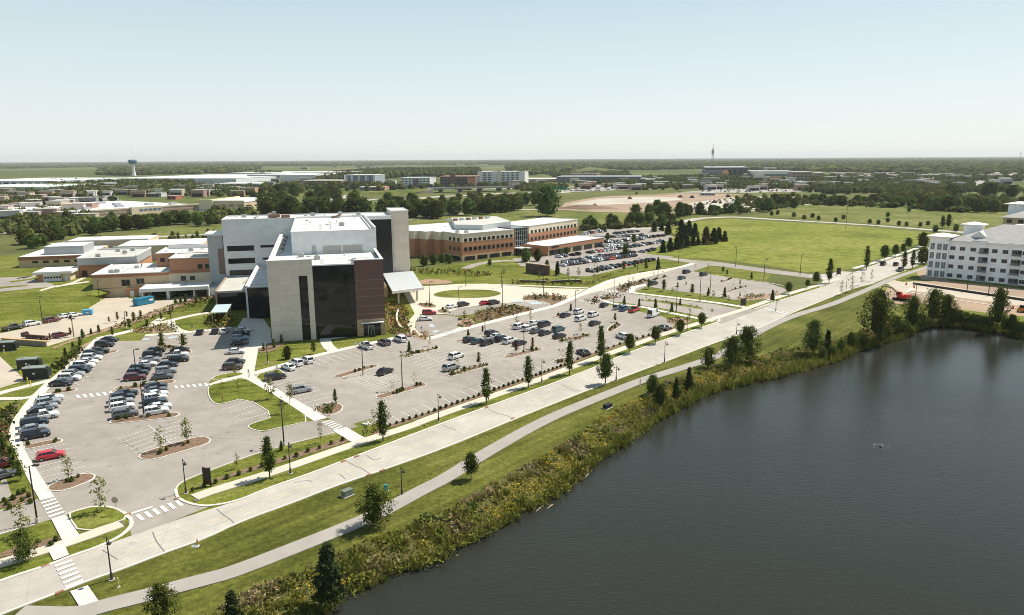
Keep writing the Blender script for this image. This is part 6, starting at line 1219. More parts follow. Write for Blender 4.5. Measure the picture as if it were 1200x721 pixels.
woods('yellow_town_trees', 'yellow-green young trees in the town and far car parks', [
    ([(-20, 230), (150, 216), (260, 218), (250, 230), (110, 238), (0, 250)], 13, .30, 4, 7, .6), ([(0, 250), (60, 246), (110, 262), (60, 280), (0, 284)], 11, .30, 4, 7, .6), ([(860, 232), (930, 228), (945, 238), (880, 245)], 13, .45, 4, 6, .6), ([(700, 210), (850, 209), (950, 214), (950, 224), (760, 224)], 14, .22, 4, 7, .6), ([(1040, 228), (1110, 222), (1120, 236), (1050, 242)], 16, .3, 6, 9, .7)], L_fary, 6)

# ---- shore plants, reeds and flowers: nobody could count them
def shore_plants():
    rg = np.random.default_rng(21); A = resample(bank[3:-3], 420); B = resample(shore[3:-3], 420)
    ms = [leafmat('reed_green', (.090, .108, .019), (.255, .250, .050), 0, .3), leafmat('reed_olive', (.125, .118, .028), (.28, .25, .07), 0, .3), leafmat('reed_dry', (.24, .175, .09), (.44, .34, .20), 0, .25), leafmat('flower_yellow', (.36, .24, .02), (.56, .40, .04), 0, .2), leafmat('shrub_dark', (.034, .048, .014), (.10, .12, .030), 0, .15)]
    Vs, Fs, Ts, Ms = [], [], [], []; nv = 0
    for i in range(14500):
        u = rg.uniform(0, 419); k = int(u); f = u - k; a = A[k].lerp(A[min(419, k + 1)], f); b = B[k].lerp(B[min(419, k + 1)], f)
        w = rg.beta(1.1, 1.0) * 1.10 - .02; p = a.lerp(b, w)
        if p.y < 50 or p.y > 330: continue
        n1 = math.sin(p.x * .42 + 2 * math.sin(p.y * .21)) + math.sin(p.y * .55 + p.x * .17) * .8 + math.sin(p.x * .09 - p.y * .06) * .7 + rg.normal() * .30
        n2 = math.sin(p.x * .73 + p.y * .51) + math.sin(p.y * .97 - p.x * .44) + math.sin(p.x * .13 + p.y * .1) * .6 + rg.normal() * .35
        far = p.x > 66
        if w > .84: mi = 0 if rg.uniform() < .8 else 1
        elif n2 > 1.75: mi = 4
        elif n1 > .6 and not far: mi = 3
        elif n1 < -.95: mi = 2
        elif n2 < -.5: mi = 1
        else: mi = 0
        h = {0: rg.uniform(.5, 1.3), 1: rg.uniform(.5, 1.2), 2: rg.uniform(.7, 1.5), 3: rg.uniform(.7, 1.2), 4: rg.uniform(1.0, 2.2)}[mi] * (1.3 if w > .84 else 1) * min(1, .35 + w * 3.4) * (1 + .25 * math.sin(p.x * .9) * math.sin(p.y * .7))
        z0 = -1.5 * max(0, min(1, w)); q = int(rg.integers(8, 13)); rr = h * .42
        c = np.array([p.x, p.y, z0]) + np.stack([rg.normal(size=q) * rr, rg.normal(size=q) * rr, rg.uniform(.15, 1, q) * h], 1)
        nn = np.stack([rg.normal(size=q), rg.normal(size=q), rg.uniform(.5, 2.0, q)], 1)
        nr = p.x < 30
        if mi in (0, 1, 2) and rg.uniform() < ((.5 if nr else .88) if w > .75 else .45):      # blades and stems leaning out of one tuft
            q = int(rg.integers(12, 20)); hb = h * ((.95 if nr else 1.35) if w > .75 else 1.0); th = rg.uniform(0, 6.28, q); ln = hb * rg.uniform(.1, .75, q)
            bs = np.array([p.x, p.y, z0]) + np.stack([rg.normal(size=q) * .22, rg.normal(size=q) * .22, np.zeros(q)], 1)
            tp = bs + np.stack([np.cos(th) * ln, np.sin(th) * ln, hb * rg.uniform(.55, 1.05, q)], 1); ph = th + np.pi / 2 + rg.normal(size=q) * .5
            wv = np.stack([np.cos(ph), np.sin(ph), np.zeros(q)], 1) * rg.uniform(.05, .11, q)[:, None]
            V_ = np.stack([bs - wv, bs + wv, tp + wv * .6, tp - wv * .6], 1).reshape(-1, 3); F_ = np.arange(4 * q).reshape(q, 4)
        else:
            V_, F_ = quads(c, nn, rg.uniform(.14, .32, q) * (1.5 if mi == 4 else 1), 1.1 if mi in (3, 4) else 2.2, rg)
        Vs.append(V_); Fs.append(F_ + nv); nv += len(V_); Ts.append(np.clip(rg.uniform(-.1, 1.1) + rg.normal(size=q) * .12, 0, 1)); mm = np.full(q, mi)
        if mi == 3: mm[rg.uniform(size=q) < .55] = 0
        if mi == 2: mm[rg.uniform(size=q) < .25] = 1
        Ms.append(mm)
    o = obj('shore_vegetation', npmesh('shore_vegetation', np.concatenate(Vs), np.concatenate(Fs), ms, np.concatenate(Ts), np.concatenate(Ms))); o['kind'] = 'stuff'; o['label'] = 'tall grasses, reeds and yellow wildflowers along the lake shore'
shore_plants()
# ---- rough grass tufts over the prairie and meadow
def bed_plants():
    rg = np.random.default_rng(31); ms = [leafmat('bed_green', (.05, .075, .016), (.14, .165, .04), 0, .2), leafmat('bed_gold', (.20, .16, .03), (.34, .27, .07), 0, .2), leafmat('bed_dark', (.016, .024, .01), (.05, .055, .02), 0, .1), leafmat('bed_rust', (.22, .10, .035), (.36, .19, .08), 0, .2)]
    Vs, Fs, Ts, Ms = [], [], [], []; nv = 0
    def fill(pts, sp, h0, h1, mix, wd=.5):
        nonlocal nv
        P = px(pts); xs = [p.x for p in P]; ys = [p.y for p in P]; gx, gy = np.meshgrid(np.arange(min(xs), max(xs), sp), np.arange(min(ys), max(ys), sp)); X = gx.ravel() + rg.uniform(-.3, .3, gx.size) * sp; Y = gy.ravel() + rg.uniform(-.3, .3, gx.size) * sp; kp = inpoly(X, Y, P)
        for x, y in zip(X[kp], Y[kp]):
            h = rg.uniform(h0, h1); q = 14; mi = int(rg.choice(4, p=mix)); c = np.array([x, y, .08]) + np.stack([rg.normal(size=q) * h * wd, rg.normal(size=q) * h * wd, rg.uniform(.1, 1, q) * h], 1)
            V_, F_ = quads(c, np.stack([rg.normal(size=q), rg.normal(size=q), rg.uniform(.1, 1.2, q)], 1), rg.uniform(.3, .5, q) * h, 1.5, rg); Vs.append(V_); Fs.append(F_ + nv); nv += len(V_); Ts.append(rg.uniform(0, 1, q)); Ms.append(np.full(q, mi))
    g = (.6, .2, .15, .05)
    fill([(152, 388), (170, 383), (206, 381), (208, 389), (175, 391)], 1.6, .5, 1.1, (.35, .45, .1, .1)); fill([(244, 386), (246, 372), (262, 368), (276, 376), (272, 383), (256, 386)], 1.5, .6, 1.6, (.45, .3, .2, .05))
    fill([(90, 402), (130, 385), (200, 360), (270, 340), (276, 347), (232, 360), (205, 368), (150, 382), (120, 392)], 2.2, .5, 1.3, g); fill([(452, 356), (462, 356), (476, 364), (477, 378), (482, 393), (456, 392)], 1.5, .6, 1.6, (.55, .25, .1, .1))
    fill([(552, 370), (566, 364.5), (600, 358.5), (626, 363), (612, 368), (590, 372), (564, 377.5), (556, 376)], 1.9, .7, 1.1, (.1, .4, .45, .05)); fill([(607, 352), (626, 345), (667, 348), (660, 354), (634, 351.5)], 2.1, .7, 1.2, (.15, .35, .45, .05))
    fill([(537, 377.5), (546, 373), (556, 377), (556, 381), (548, 384), (538, 382)], 1.6, .4, .8, (.1, .2, .2, .5)); fill([(470, 418), (515, 407), (514, 409), (476, 419.5)], 1.3, .5, 1.0, (.4, .35, .15, .1)); fill([(524, 440), (573, 427), (573, 430), (532, 440)], 1.3, .5, 1.0, (.4, .3, .2, .1)); fill([(653, 400), (691, 393), (690, 396), (660, 402)], 1.3, .5, .9, (.35, .3, .15, .2))
    fill([(366, 481), (380, 474), (392, 474), (392, 480), (383, 488)], 1.2, .4, .9, (.8, .1, .1, 0)); fill([(374, 396.6), (400, 393.5), (450, 384), (452, 387), (400, 396)], 1.6, .5, 1.1, (.55, .15, .25, .05)); fill([(720, 341), (730, 334), (757, 328), (762, 330), (744, 336), (735, 343)], 2.2, .6, 1.2, (.35, .2, .4, .05)); fill([(688, 354), (698, 351), (722, 347), (726, 349), (706, 352), (694, 358)], 2.0, .8, 1.5, (.25, .15, .55, .05))
    fill([(0, 484), (14, 478), (24, 472), (14, 490), (8, 510), (12, 535), (0, 545)], 1.1, .6, 1.3, (.25, .05, .5, .2)); fill([(778, 377), (792, 373), (812, 376), (794, 381)], 1.8, .4, .9, (.3, .1, .3, .3)); fill([(861, 351), (880, 346), (912, 345), (880, 352)], 2.2, .5, 1.1, (.3, .25, .4, .05)); fill([(482, 394.5), (490, 393), (503, 397), (498, 399)], 1.5, .4, .8, (.2, .4, .1, .3))
    fill([(600, 330), (640, 329), (690, 331), (720, 322), (716, 326), (690, 335), (600, 334)], 2.4, .5, 1.2, (.45, .2, .3, .05)); fill([(470, 315), (540, 318), (580, 322), (560, 325), (500, 322), (470, 320)], 2.6, .6, 1.5, (.6, .15, .2, .05)); fill([(418, 513), (433, 493), (453, 500), (449, 505), (432, 511)], 1.1, .3, .7, (.4, .4, .1, .1)); fill([(490, 357), (500, 356), (511, 358.5), (508, 360.5)], 1.6, .5, .9, g); fill([(60, 330), (42, 339), (20, 342), (22, 339), (45, 334)], 2.0, .8, 1.4, (.3, 0, .7, 0)); fill([(66, 438), (90, 418), (96, 412), (88, 414), (66, 432)], 1.2, .9, 1.8, (.5, .05, .45, 0)); fill([(736, 351), (780, 353), (804, 357.5), (826, 362), (800, 359), (776, 355)], 2.4, .4, 1.0, (.45, .1, .4, .05))
    o = obj('bed_planting', npmesh('bed_planting', np.concatenate(Vs), np.concatenate(Fs), ms, np.concatenate(Ts), np.concatenate(Ms))); o['kind'] = 'stuff'; o['label'] = 'grasses and perennials filling the planting beds'
bed_plants()
# ---- single shrubs
SH = [crown('shrub', 'round', .02, .55, 26, 9, .13, .10, 70 + i, m, .6) for i, m in enumerate((L_dark, L_pine, L_mid, L_light))]
def shrub(p, h, label, group, ids=(0, 1), shared=True):
    o = obj('shrub', random.choice([SH[i] for i in ids])); o.location = (p.x, p.y, max(p.z, .06)); s = h * random.uniform(.85, 1.2); o.scale = (s * 1.1, s * 1.1, s); o.rotation_euler = (0, 0, random.uniform(0, 6)); tag(o, label, 'shrub', group, shared)
S1 = resample(px([(457, 499.5), (489, 489), (520, 478.6), (662, 428.6)]), 35)
for p in S1: shrub(p, .62, 'dark dome shrub in the long mulch strip beside the roadside pavement', 'dark shrubs in the roadside mulch strip', (1, 0))
for p in resample(px([(677, 421.6), (730, 402.6), (786, 386.4)]), 17): shrub(p, .62, 'dark dome shrub in the far mulch strip before the boulevard', 'dark shrubs in the far mulch strip', (1, 0))
for P_, m_ in ISL:
    if m_ is M_mulch:
        c = sum(P_, Vector()) / len(P_); ax = max(P_, key=lambda p: (p - c).length) - c; L2 = ax.length
        for k in range(max(3, int(L2 * .9))):
            t = random.uniform(-.8, .8); q = c + ax * t + Vector((-ax.y, ax.x, 0)).normalized() * random.uniform(-.7, .7); q.z = .16
            shrub(q, random.uniform(.45, .85), 'low shrub on a kerbed mulch island in the car parks', 'low shrubs on the mulch islands', (0, 2, 2, 3))
for i in range(14):
    q = G(226 + i * 13.5, 575 - i * 4.5 + random.uniform(-1, 1)); q = Vector((q.x, q.y, .08)); shrub(q, random.uniform(.5, .9), 'low shrub in the soil strip between roadside lawn and pavement', 'low shrubs in the roadside soil strip', (0, 2))
for x, y in [(8, 592), (16, 586), (26, 588), (34, 583), (5, 588), (22, 580), (36, 590), (12, 597), (28, 578), (60, 640), (44, 637), (66, 634)]:
    shrub(G(x, y), .7, 'tuft shrub in the mulch corner below the curved walkway', 'tuft shrubs in the mulch corner', (0, 2))
# ================================================================ cars
def paint(name, c, rough=.28, metal=.0):
    m = bpy.data.materials.new('car_paint_' + name); m.use_nodes = True; b = m.node_tree.nodes['Principled BSDF']
    b.inputs['Base Color'].default_value = (*c, 1); b.inputs['Roughness'].default_value = rough; b.inputs['Metallic'].default_value = metal; b.inputs['Coat Weight'].default_value = .5; b.inputs['Coat Roughness'].default_value = .08; return m
PAINT = {'white': paint('white', (.72, .72, .71)), 'silver': paint('silver', (.42, .43, .44), .35, .5), 'grey': paint('grey', (.13, .135, .14), .32, .4), 'black': paint('black', (.012, .012, .013)), 'navy': paint('navy', (.018, .026, .045), .3, .2),
         'red': paint('red', (.50, .018, .03)), 'maroon': paint('maroon', (.10, .012, .018)), 'blue': paint('blue', (.05, .12, .24), .3, .3), 'teal': paint('teal', (.04, .11, .12), .3, .3), 'brown': paint('brown', (.10, .07, .055), .35, .3), 'tan': paint('tan', (.36, .30, .23), .35, .3), 'paleblue': paint('paleblue', (.30, .40, .46), .35, .4), 'orange': paint('orange', (.50, .16, .03))}
C_glass = mat('car_glass', (.012, .014, .016), .06, spec=.6); C_tyre = mat('tyre', (.015, .015, .015), .85); C_rim = mat('wheel_rim', (.36, .37, .38), .35, metal=.6); C_head = mat('headlight_lens', (.55, .56, .56), .15, spec=.7); C_tail = mat('tail_light_lens', (.30, .012, .015), .25); C_trim = mat('black_trim', (.02, .02, .02), .7)
SPEC = {  # length, width, body stations (x as fraction of L from the tail, half width factor, top height), greenhouse: (x_rear_base, x_rear_top, x_front_top, x_front_base, roof height), wheel radius
    'sedan': (4.75, 1.84, [(0, .86, .70), (.03, .95, .92), (.16, 1, .98), (.60, 1, .96), (.80, .99, .90), (.95, .93, .78), (1, .82, .60)], (.09, .26, .55, .70, 1.44), .33),
    'hatchback': (4.3, 1.80, [(0, .88, .78), (.03, .96, .95), (.16, 1, 1.0), (.62, 1, .98), (.82, .99, .92), (.96, .92, .80), (1, .82, .60)], (.03, .12, .55, .72, 1.50), .33),
    'suv': (4.75, 1.90, [(0, .90, .85), (.02, .97, 1.05), (.15, 1, 1.10), (.66, 1, 1.09), (.84, .99, 1.04), (.96, .94, .92), (1, .85, .68)], (.02, .08, .55, .70, 1.72), .37),
    'minivan': (5.05, 1.98, [(0, .90, .80), (.02, .97, 1.02), (.15, 1, 1.08), (.74, 1, 1.06), (.88, .98, .96), (.97, .92, .82), (1, .84, .62)], (.02, .06, .62, .82, 1.76), .34),
    'pickup': (5.7, 2.0, [(0, .93, .88), (.015, .98, 1.06), (.15, 1, 1.08), (.70, 1, 1.10), (.86, 1, 1.08), (.97, .96, .98), (1, .88, .75)], (.39, .43, .62, .72, 1.86), .40),
    'van': (5.6, 2.05, [(0, .95, .9), (.01, .98, 1.15), (.15, 1, 1.18), (.80, 1, 1.15), (.90, .99, 1.08), (.98, .94, .95), (1, .88, .75)], (.005, .015, .68, .83, 2.55), .36)}
def car_parts(k):
    """body, windows, four wheels, lamps as separate meshes; +x is the front"""
    L, W, ST, (gr0, gr1, gf1, gf0, H), wr = SPEC[k]; hw = W / 2; X = lambda f: (f - .5) * L
    body = MB(); R = []
    for f, w_, z in ST:
        w_ *= hw; R.append([(X(f), -w_ * .93, .24), (X(f), -w_, .45), (X(f), -w_ * .99, z - .14), (X(f), -w_ * .90, z), (X(f), w_ * .90, z), (X(f), w_ * .99, z - .14), (X(f), w_, .45), (X(f), w_ * .93, .24)])
    vs = [p for r in R for p in r]; n = 8
    fs = [(i * n + j, i * n + (j + 1) % n, (i + 1) * n + (j + 1) % n, (i + 1) * n + j) for i in range(len(R) - 1) for j in range(n)]
    fs = [f[::-1] for f in fs] + [tuple(range(n)), tuple(range((len(R) - 1) * n, len(R) * n))[::-1]]
    body.add(vs, fs, 0)
    zb = min(s[2] for s in ST[2:4]) - .03; bw, tw = hw * .90, hw * .74
    rb = [(X(gr0), -bw, zb), (X(gr0), bw, zb), (X(gf0), bw, zb - .03), (X(gf0), -bw, zb - .03)]; rt = [(X(gr1), -tw, H - .06), (X(gr1), tw, H - .06), (X(gf1), tw, H - .06), (X(gf1), -tw, H - .06)]
    glass = MB(); glass.add(rb + rt, [(0, 1, 5, 4), (1, 2, 6, 5), (2, 3, 7, 6), (3, 0, 4, 7)], 0)
    e = .03; body.add([(X(gr1) - e, -tw - e, H - .07), (X(gr1) - e, tw + e, H - .07), (X(gf1) + e, tw + e, H - .07), (X(gf1) + e, -tw - e, H - .07), (X(gr1) + .12, -tw + .1, H), (X(gr1) + .12, tw - .1, H), (X(gf1) - .14, tw - .1, H - .01), (X(gf1) - .14, -tw + .1, H - .01)], [(0, 1, 5, 4), (1, 2, 6, 5), (2, 3, 7, 6), (3, 0, 4, 7), (4, 5, 6, 7), (3, 2, 1, 0)], 0)
    for s in (-1, 1):   # pillars
        for fb, ft, w_ in ((gr0, gr1, .09), (gf0, gf1, .06), (gr0 + (gf0 - gr0) * .5, gr1 + (gf1 - gr1) * .5, .05), (gr0 + (gf0 - gr0) * .24, gr1 + (gf1 - gr1) * .22, .06)):
            body.tube((X(fb), s * bw * 1.005, zb), (X(ft), s * tw * 1.01, H - .06), w_, w_ * .8, 4, 0, False)
    if k == 'van':
        body.add([(X(.005) - .01, s * (bw + .012), zb) for s in (-1,)] + [(X(.58), -(bw + .012), zb), (X(.55), -(tw + .012), H - .06), (X(.015) - .01, -(tw + .012), H - .06)], [(0, 1, 2, 3)], 0)
        body.add([(X(.005) - .01, bw + .012, zb), (X(.58), bw + .012, zb), (X(.55), tw + .012, H - .06), (X(.015) - .01, tw + .012, H - .06)], [(3, 2, 1, 0)], 0)
    parts = [('body', body, None), ('windows', glass, C_glass)]
    if k == 'pickup':
        bed_ = MB(); bed_.box(X(.02), X(.37), -hw * .78, hw * .78, 1.085, 1.10); parts.append(('cargo_bed', bed_, C_trim))
    for fx in (.185, .80):
        for s in (-1, 1):
            w_ = MB(); y = s * hw * .90; w_.tube((X(fx), y - .11, wr), (X(fx), y + .12, wr), wr, wr, 14, 0); w_.tube((X(fx), y + s * .121 - .005, wr), (X(fx), y + s * .13, wr), wr * .62, wr * .62, 10, 1); parts.append(('wheel', w_, [C_tyre, C_rim]))
    zf = ST[-2][2]
    for s in (-1, 1):
        h = MB(); h.add([(X(.945), s * hw * .62, zf - .10), (X(.985), s * hw * .55, zf - .12), (X(.975), s * hw * .86, zf - .14), (X(.925), s * hw * .95, zf - .08), (X(.955), s * hw * .62, zf - .28), (X(1.001), s * hw * .55, zf - .26), (X(.985), s * hw * .90, zf - .30), (X(.935), s * hw * .97, zf - .25)], [(0, 1, 2, 3), (7, 6, 5, 4), (0, 4, 5, 1), (1, 5, 6, 2), (2, 6, 7, 3), (3, 7, 4, 0)]); parts.append(('headlight', h, C_head))
        t = MB(); z = ST[1][2]; t.box(X(-.004), X(.03), *sorted((s * hw * .66, s * hw * .965)), z - .32, z - .08); parts.append(('tail_light', t, C_tail))
    return parts
CARS = {}
for k in SPEC:
    CARS[k] = []; whole = MB(); slots = [None, C_glass, C_tyre, C_head, C_tail, C_trim]; mm = {'windows': 1, 'wheel': 2, 'headlight': 3, 'tail_light': 4, 'cargo_bed': 5}
    for nm, b, m in car_parts(k):
        CARS[k].append((nm, b.mesh('car_' + nm, m or PAINT['white'], False), m is None))
        whole.add(b.v, b.f, mm.get(nm, 0))
    CARS[k + '_far'] = whole.mesh('car_far', [PAINT['white']] + slots[1:])
TYPE = {'s': 'sedan', 'h': 'hatchback', 'u': 'suv', 'm': 'minivan', 'p': 'pickup', 'v': 'van'}
CODE = {'w': 'white', 's': 'silver', 'g': 'grey', 'k': 'black', 'n': 'navy', 'r': 'red', 'm': 'maroon', 'b': 'blue', 't': 'teal', 'o': 'brown', 'a': 'tan', 'l': 'paleblue', 'y': 'orange'}
SAY = {'paleblue': 'pale blue', 'grey': 'dark grey'}
NAMES = {'sedan': 'parked_sedan', 'hatchback': 'parked_hatchback', 'suv': 'parked_suv', 'minivan': 'parked_minivan', 'pickup': 'pickup_truck', 'van': 'delivery_van'}
NC = [0]
def car(code, p, ang, label, group, far=False, z=0):
    col, k = CODE[code[0]], TYPE[code[1]]; m = PAINT[col]; NC[0] += 1; p = Vector((p.x, p.y, z or .085))
    if far:
        o = obj(NAMES[k], CARS[k + '_far']); o.location = p; o.rotation_euler = (0, 0, ang); o.material_slots[0].link = 'OBJECT'; o.material_slots[0].material = m; tag(o, label, 'car' if k not in ('pickup', 'van') else k, group); return
    r = thing(NAMES[k], label, 'car' if k not in ('pickup', 'van') else k, p, ang, group)
    for nm, me, tinted in CARS[k]:
        o = obj(nm, me, r)
        if tinted: o.material_slots[0].link = 'OBJECT'; o.material_slots[0].material = m
def pxang(c, v): 
    a, b = G(c[0] - v[0] / 2, c[1] - v[1] / 2), G(c[0] + v[0] / 2, c[1] + v[1] / 2); return math.atan2(b.y - a.y, b.x - a.x)
def words_of(code): col = CODE[code[0]]; return SAY.get(col, col) + ' ' + {'suv': 'suv', 'pickup': 'pickup truck'}.get(TYPE[code[1]], TYPE[code[1]])
def cars_at(where, group, items, vec, far=False):
    for i, (code, x, y, *v) in enumerate(items):
        vv = v[0] if v else vec; a = pxang((x, y), vv); 
        if len(code) > 2: a += math.pi
        car(code, G(x, y), a + random.uniform(-.03, .03), '%s, %s %s' % (words_of(code), ORD[i + 1], where), group, far)
def car_row(where, group, p0, p1, codes, far=True, flip=.4, dir=None):
    """evenly parked row between two surveyed points; '..' leaves a gap"""
    a, b = G(*p0), G(*p1); codes = codes.split(); n = len(codes); t = (b - a); ang = math.atan2(t.y, t.x) + math.pi / 2 if dir is None else dir; k = 0
    for i, c in enumerate(codes):
        if c == '..': continue
        k += 1; p = a.lerp(b, i / max(1, n - 1)); jt = Vector((math.cos(ang), math.sin(ang), 0)) * random.uniform(-.25, .25)
        car(c, p + jt, ang + (math.pi if random.random() < flip else 0) + random.uniform(-.03, .03), '%s, %s %s' % (words_of(c), ORD[k], where), group, far)
GW = 'cars in the west car park'
cars_at('from the top in the upper row by the west walkway', GW, [('ns', 128.5, 400.5), ('ku', 123, 406.5), ('ks', 116.5, 413.5), ('nu', 110, 417.5), ('wu', 108, 422), ('ws', 103, 426.5), ('wu', 99, 431), ('nu', 94, 436.5), ('su', 86.5, 441.5), ('wu', 82, 446), ('ks', 72, 452)], (25, -1.0))
cars_at('from the top in the lower row by the west walkway', GW, [('wu', 60, 470.5), ('su', 57, 475), ('ss', 53, 480), ('ks', 48, 485), ('wp', 50, 491.5), ('nu', 41, 499), ('ss', 39.5, 506), ('nu', 42, 513)], (25, -4.5))
cars_at('below the lower row, alone between empty bays', GW, [('rh', 60, 537.5)], (32, -6.2))
cars_at('from the top on the left of the upper double row', GW, [('ks', 183, 413), ('ku', 179, 418.5), ('ss', 177, 424), ('ws', 172, 429.5), ('ku', 165, 435), ('nu', 162, 440), ('mu', 159, 445.5)], (25, -2.2))
cars_at('from the top on the right of the upper double row', GW, [('ks', 211, 412.5), ('wp', 207, 419), ('ku', 210, 424), ('ns', 197, 430), ('su', 195.5, 437.5), ('gs', 191, 444)], (25, -2.2))
cars_at('from the top on the left of the lower double row', GW, [('ks', 148, 464), ('nu', 144, 469), ('su', 143, 474.5), ('wu', 143.5, 480.5), ('gu', 147, 489)], (27, -4.5))
cars_at('from the top on the right of the lower double row', GW, [('ns', 183, 455.5), ('gs', 183, 460.5), ('ws', 183.5, 465), ('wu', 182.5, 470), ('nu', 182, 475), ('ws', 187, 480), ('wu', 183.5, 485.5)], (27, -4.5))
cars_at('from the top beside the hospital walkway', GW, [('ws', 285, 389.5), ('ku', 283, 394), ('lu', 282, 399), ('ks', 281, 404.5), ('ws', 276.5, 414.5), ('ks', 276, 426.5), ('ou', 273, 433)], (24, -1.5))
cars_at('from the left in the bays by the oval lawn', GW, [('ks', 234.5, 391.5), ('ks', 252.5, 390.5), ('ws', 263.5, 390)], (4.5, -6))
GM = 'cars in the main car park'
cars_at('from the left in the front row below the hospital', GM, [('ws', 338, 433), ('wu', 347, 428), ('wu', 359.5, 425), ('wp', 429, 408.2), ('gu', 450, 404), ('wm', 469, 400)], (-16, -6.5))
cars_at('from the left near the diagonal walkway', GM, [('ku', 323, 445), ('su', 353, 460)], (22, -4.2))
cars_at('standing alone on the left aisle of the main car park', GM, [('ks', 451.5, 438)], (22, -8.5))
cars_at('from the back of the white pair by the hedge island', GM, [('wu', 535, 420), ('su', 529, 433.5)], (20, -6.5))
cars_at('from the left in the front line of the left cluster', GM, [('ks', 551, 400.5), ('ts', 560, 402.3), ('ku', 571, 404)], (18, -5.5))
cars_at('from the left in the back line of the left cluster', GM, [('ku', 576, 393.2), ('ws', 582.5, 396.3), ('nu', 588, 399.6), ('wu', 597.5, 402), ('ks', 609, 404.5)], (18, -5.5))
cars_at('from the left in the front line of the middle cluster', GM, [('wu', 609, 385), ('wu', 619, 387.5), ('gs', 628.5, 390), ('ks', 639, 392.5)], (18, -5.5))
cars_at('from the left in the back line of the middle cluster', GM, [('ws', 626, 381), ('nm', 638, 382.5), ('tu', 654.5, 388.3), ('ks', 655.5, 396)], (18, -5.5))
cars_at('from the left in the right cluster around the lamp', GM, [('ks', 662.5, 371.5), ('wu', 678.5, 367.5), ('wu', 680.5, 376), ('wu', 695.5, 371), ('ks', 697, 381)], (18, -6))
cars_at('from the left along the boulevard side', GM, [('ks', 708, 359.5), ('su', 724, 362.3), ('bu', 731.5, 364), ('rp', 743, 365.5), ('wv', 765.5, 371)], (16, -7))
cars_at('nosed toward the roadside shrub strip, counting from the left', GM, [('ks', 683, 415.5), ('wu', 729, 396.5), ('gs', 778, 386)], (-17, -7))
cars_at('from the left in the upper car park by the lane', 'cars in the upper car park', [('ku', 766, 333.8), ('ts', 799, 327.2), ('ku', 804.5, 320.3), ('ku', 824.5, 323.3)], (14, -3.5))
cars_at('in the loop bays by the entrance plaza', 'cars by the entrance plaza', [('ru', 503, 368.7), ('ws', 498, 376)], (17, -.6))
cars_at('from the left in the accessible bays by the oval island', 'cars by the entrance plaza', [('ws', 529, 361.4), ('ku', 543, 359), ('rs', 568.5, 357), ('ku', 579, 356.7)], (10, -2.2))
cars_at('from the left along the service drive edge', 'vehicles on the service drive', [('kp', 16, 386.5), ('wu', 38, 381.8), ('mu', 61, 377.6), ('ws', 77, 372.6), ('ws', 87, 371.3)], (20, -3.6))
cars_at('parked small beside the reddish saplings of the service drive', 'vehicles on the service drive', [('mh', 71, 395)], (12, -2.5))
cars_at('parked at the road bend near the apartments', 'cars at the road bend', [('ku', 1035, 311), ('ku', 1050, 311.5), ('gp', 1055, 318)], (9, -4))
cars_at('in the corner car park at the left edge', 'cars in the corner car park', [('mu', 0, 549), ('gs', 1.5, 561)], (18, -5))
NEAR = NC[0]
# packed rows beyond the medical offices
GP = 'cars in the packed medical office car park'
car_row('from the left in the nearest long row', GP, (692, 319), (763, 305.5), 'gu ks ns ku ss ku ku rs nu ks mu ks ns gu ks')
car_row('from the left in the second long row', GP, (659, 312), (742, 300.5), 'ws nu ks ku ku ns ks mu wu ks ts ns su ku ks rs yu ks nu ks ku gs ks ku ks')
car_row('from the left in the third long row', GP, (662, 308), (741, 297), 'ss gs ku ks ns wu ks ku lu ws ts ks nu mu ku ks ks wu nu ks gs ks ku ks')
car_row('from the left in the row under the annex wall', GP, (655, 302), (728, 291.8), 'ws nu .. ks ku .. .. ks ws rs ws wu ws su ku ws')
car_row('from the left in the white row behind the annex end', GP, (706, 289.8), (734, 286.5), 'gs ws wu ws ws su ws ks')
car_row('from the left in the row right of the round tree', GP, (738, 290.5), (776, 284), 'ks tu ku ws mu ku ws ss ks lu')
car_row('from the left in the short row before the grove', GP, (752, 296), (764, 293.8), 'ss ns gu')
car_row('from the left in the fifth row', GP, (711, 285), (752, 281.3), 'ku ws nu ks ss ku mu ws ks gs ks lu')
car_row('from the left in the sixth row', GP, (697, 279.5), (753, 276.8), 'bu ws ss ns ku ks ws lu su nu ks ku ws ks gu')
car_row('from the left in the seventh row', GP, (684, 274.8), (707, 272), 'ws ss ku rs ws ks su ks')
car_row('from the left in the back row of the packed car park', GP, (721, 274.5), (746, 272.2), 'ku ks ms ku su ns')
car_row('from the left in the last row beside the grove', GP, (754, 279.8), (776, 277.2), 'ss ku mu ku ks')
car_row('from the left by the terrace drive at the left edge', 'cars at the left edge', (-6, 307.5), (30, 306.0), 'ws .. wu ru .. ks')
print('CARS', NC[0], 'near', NEAR)
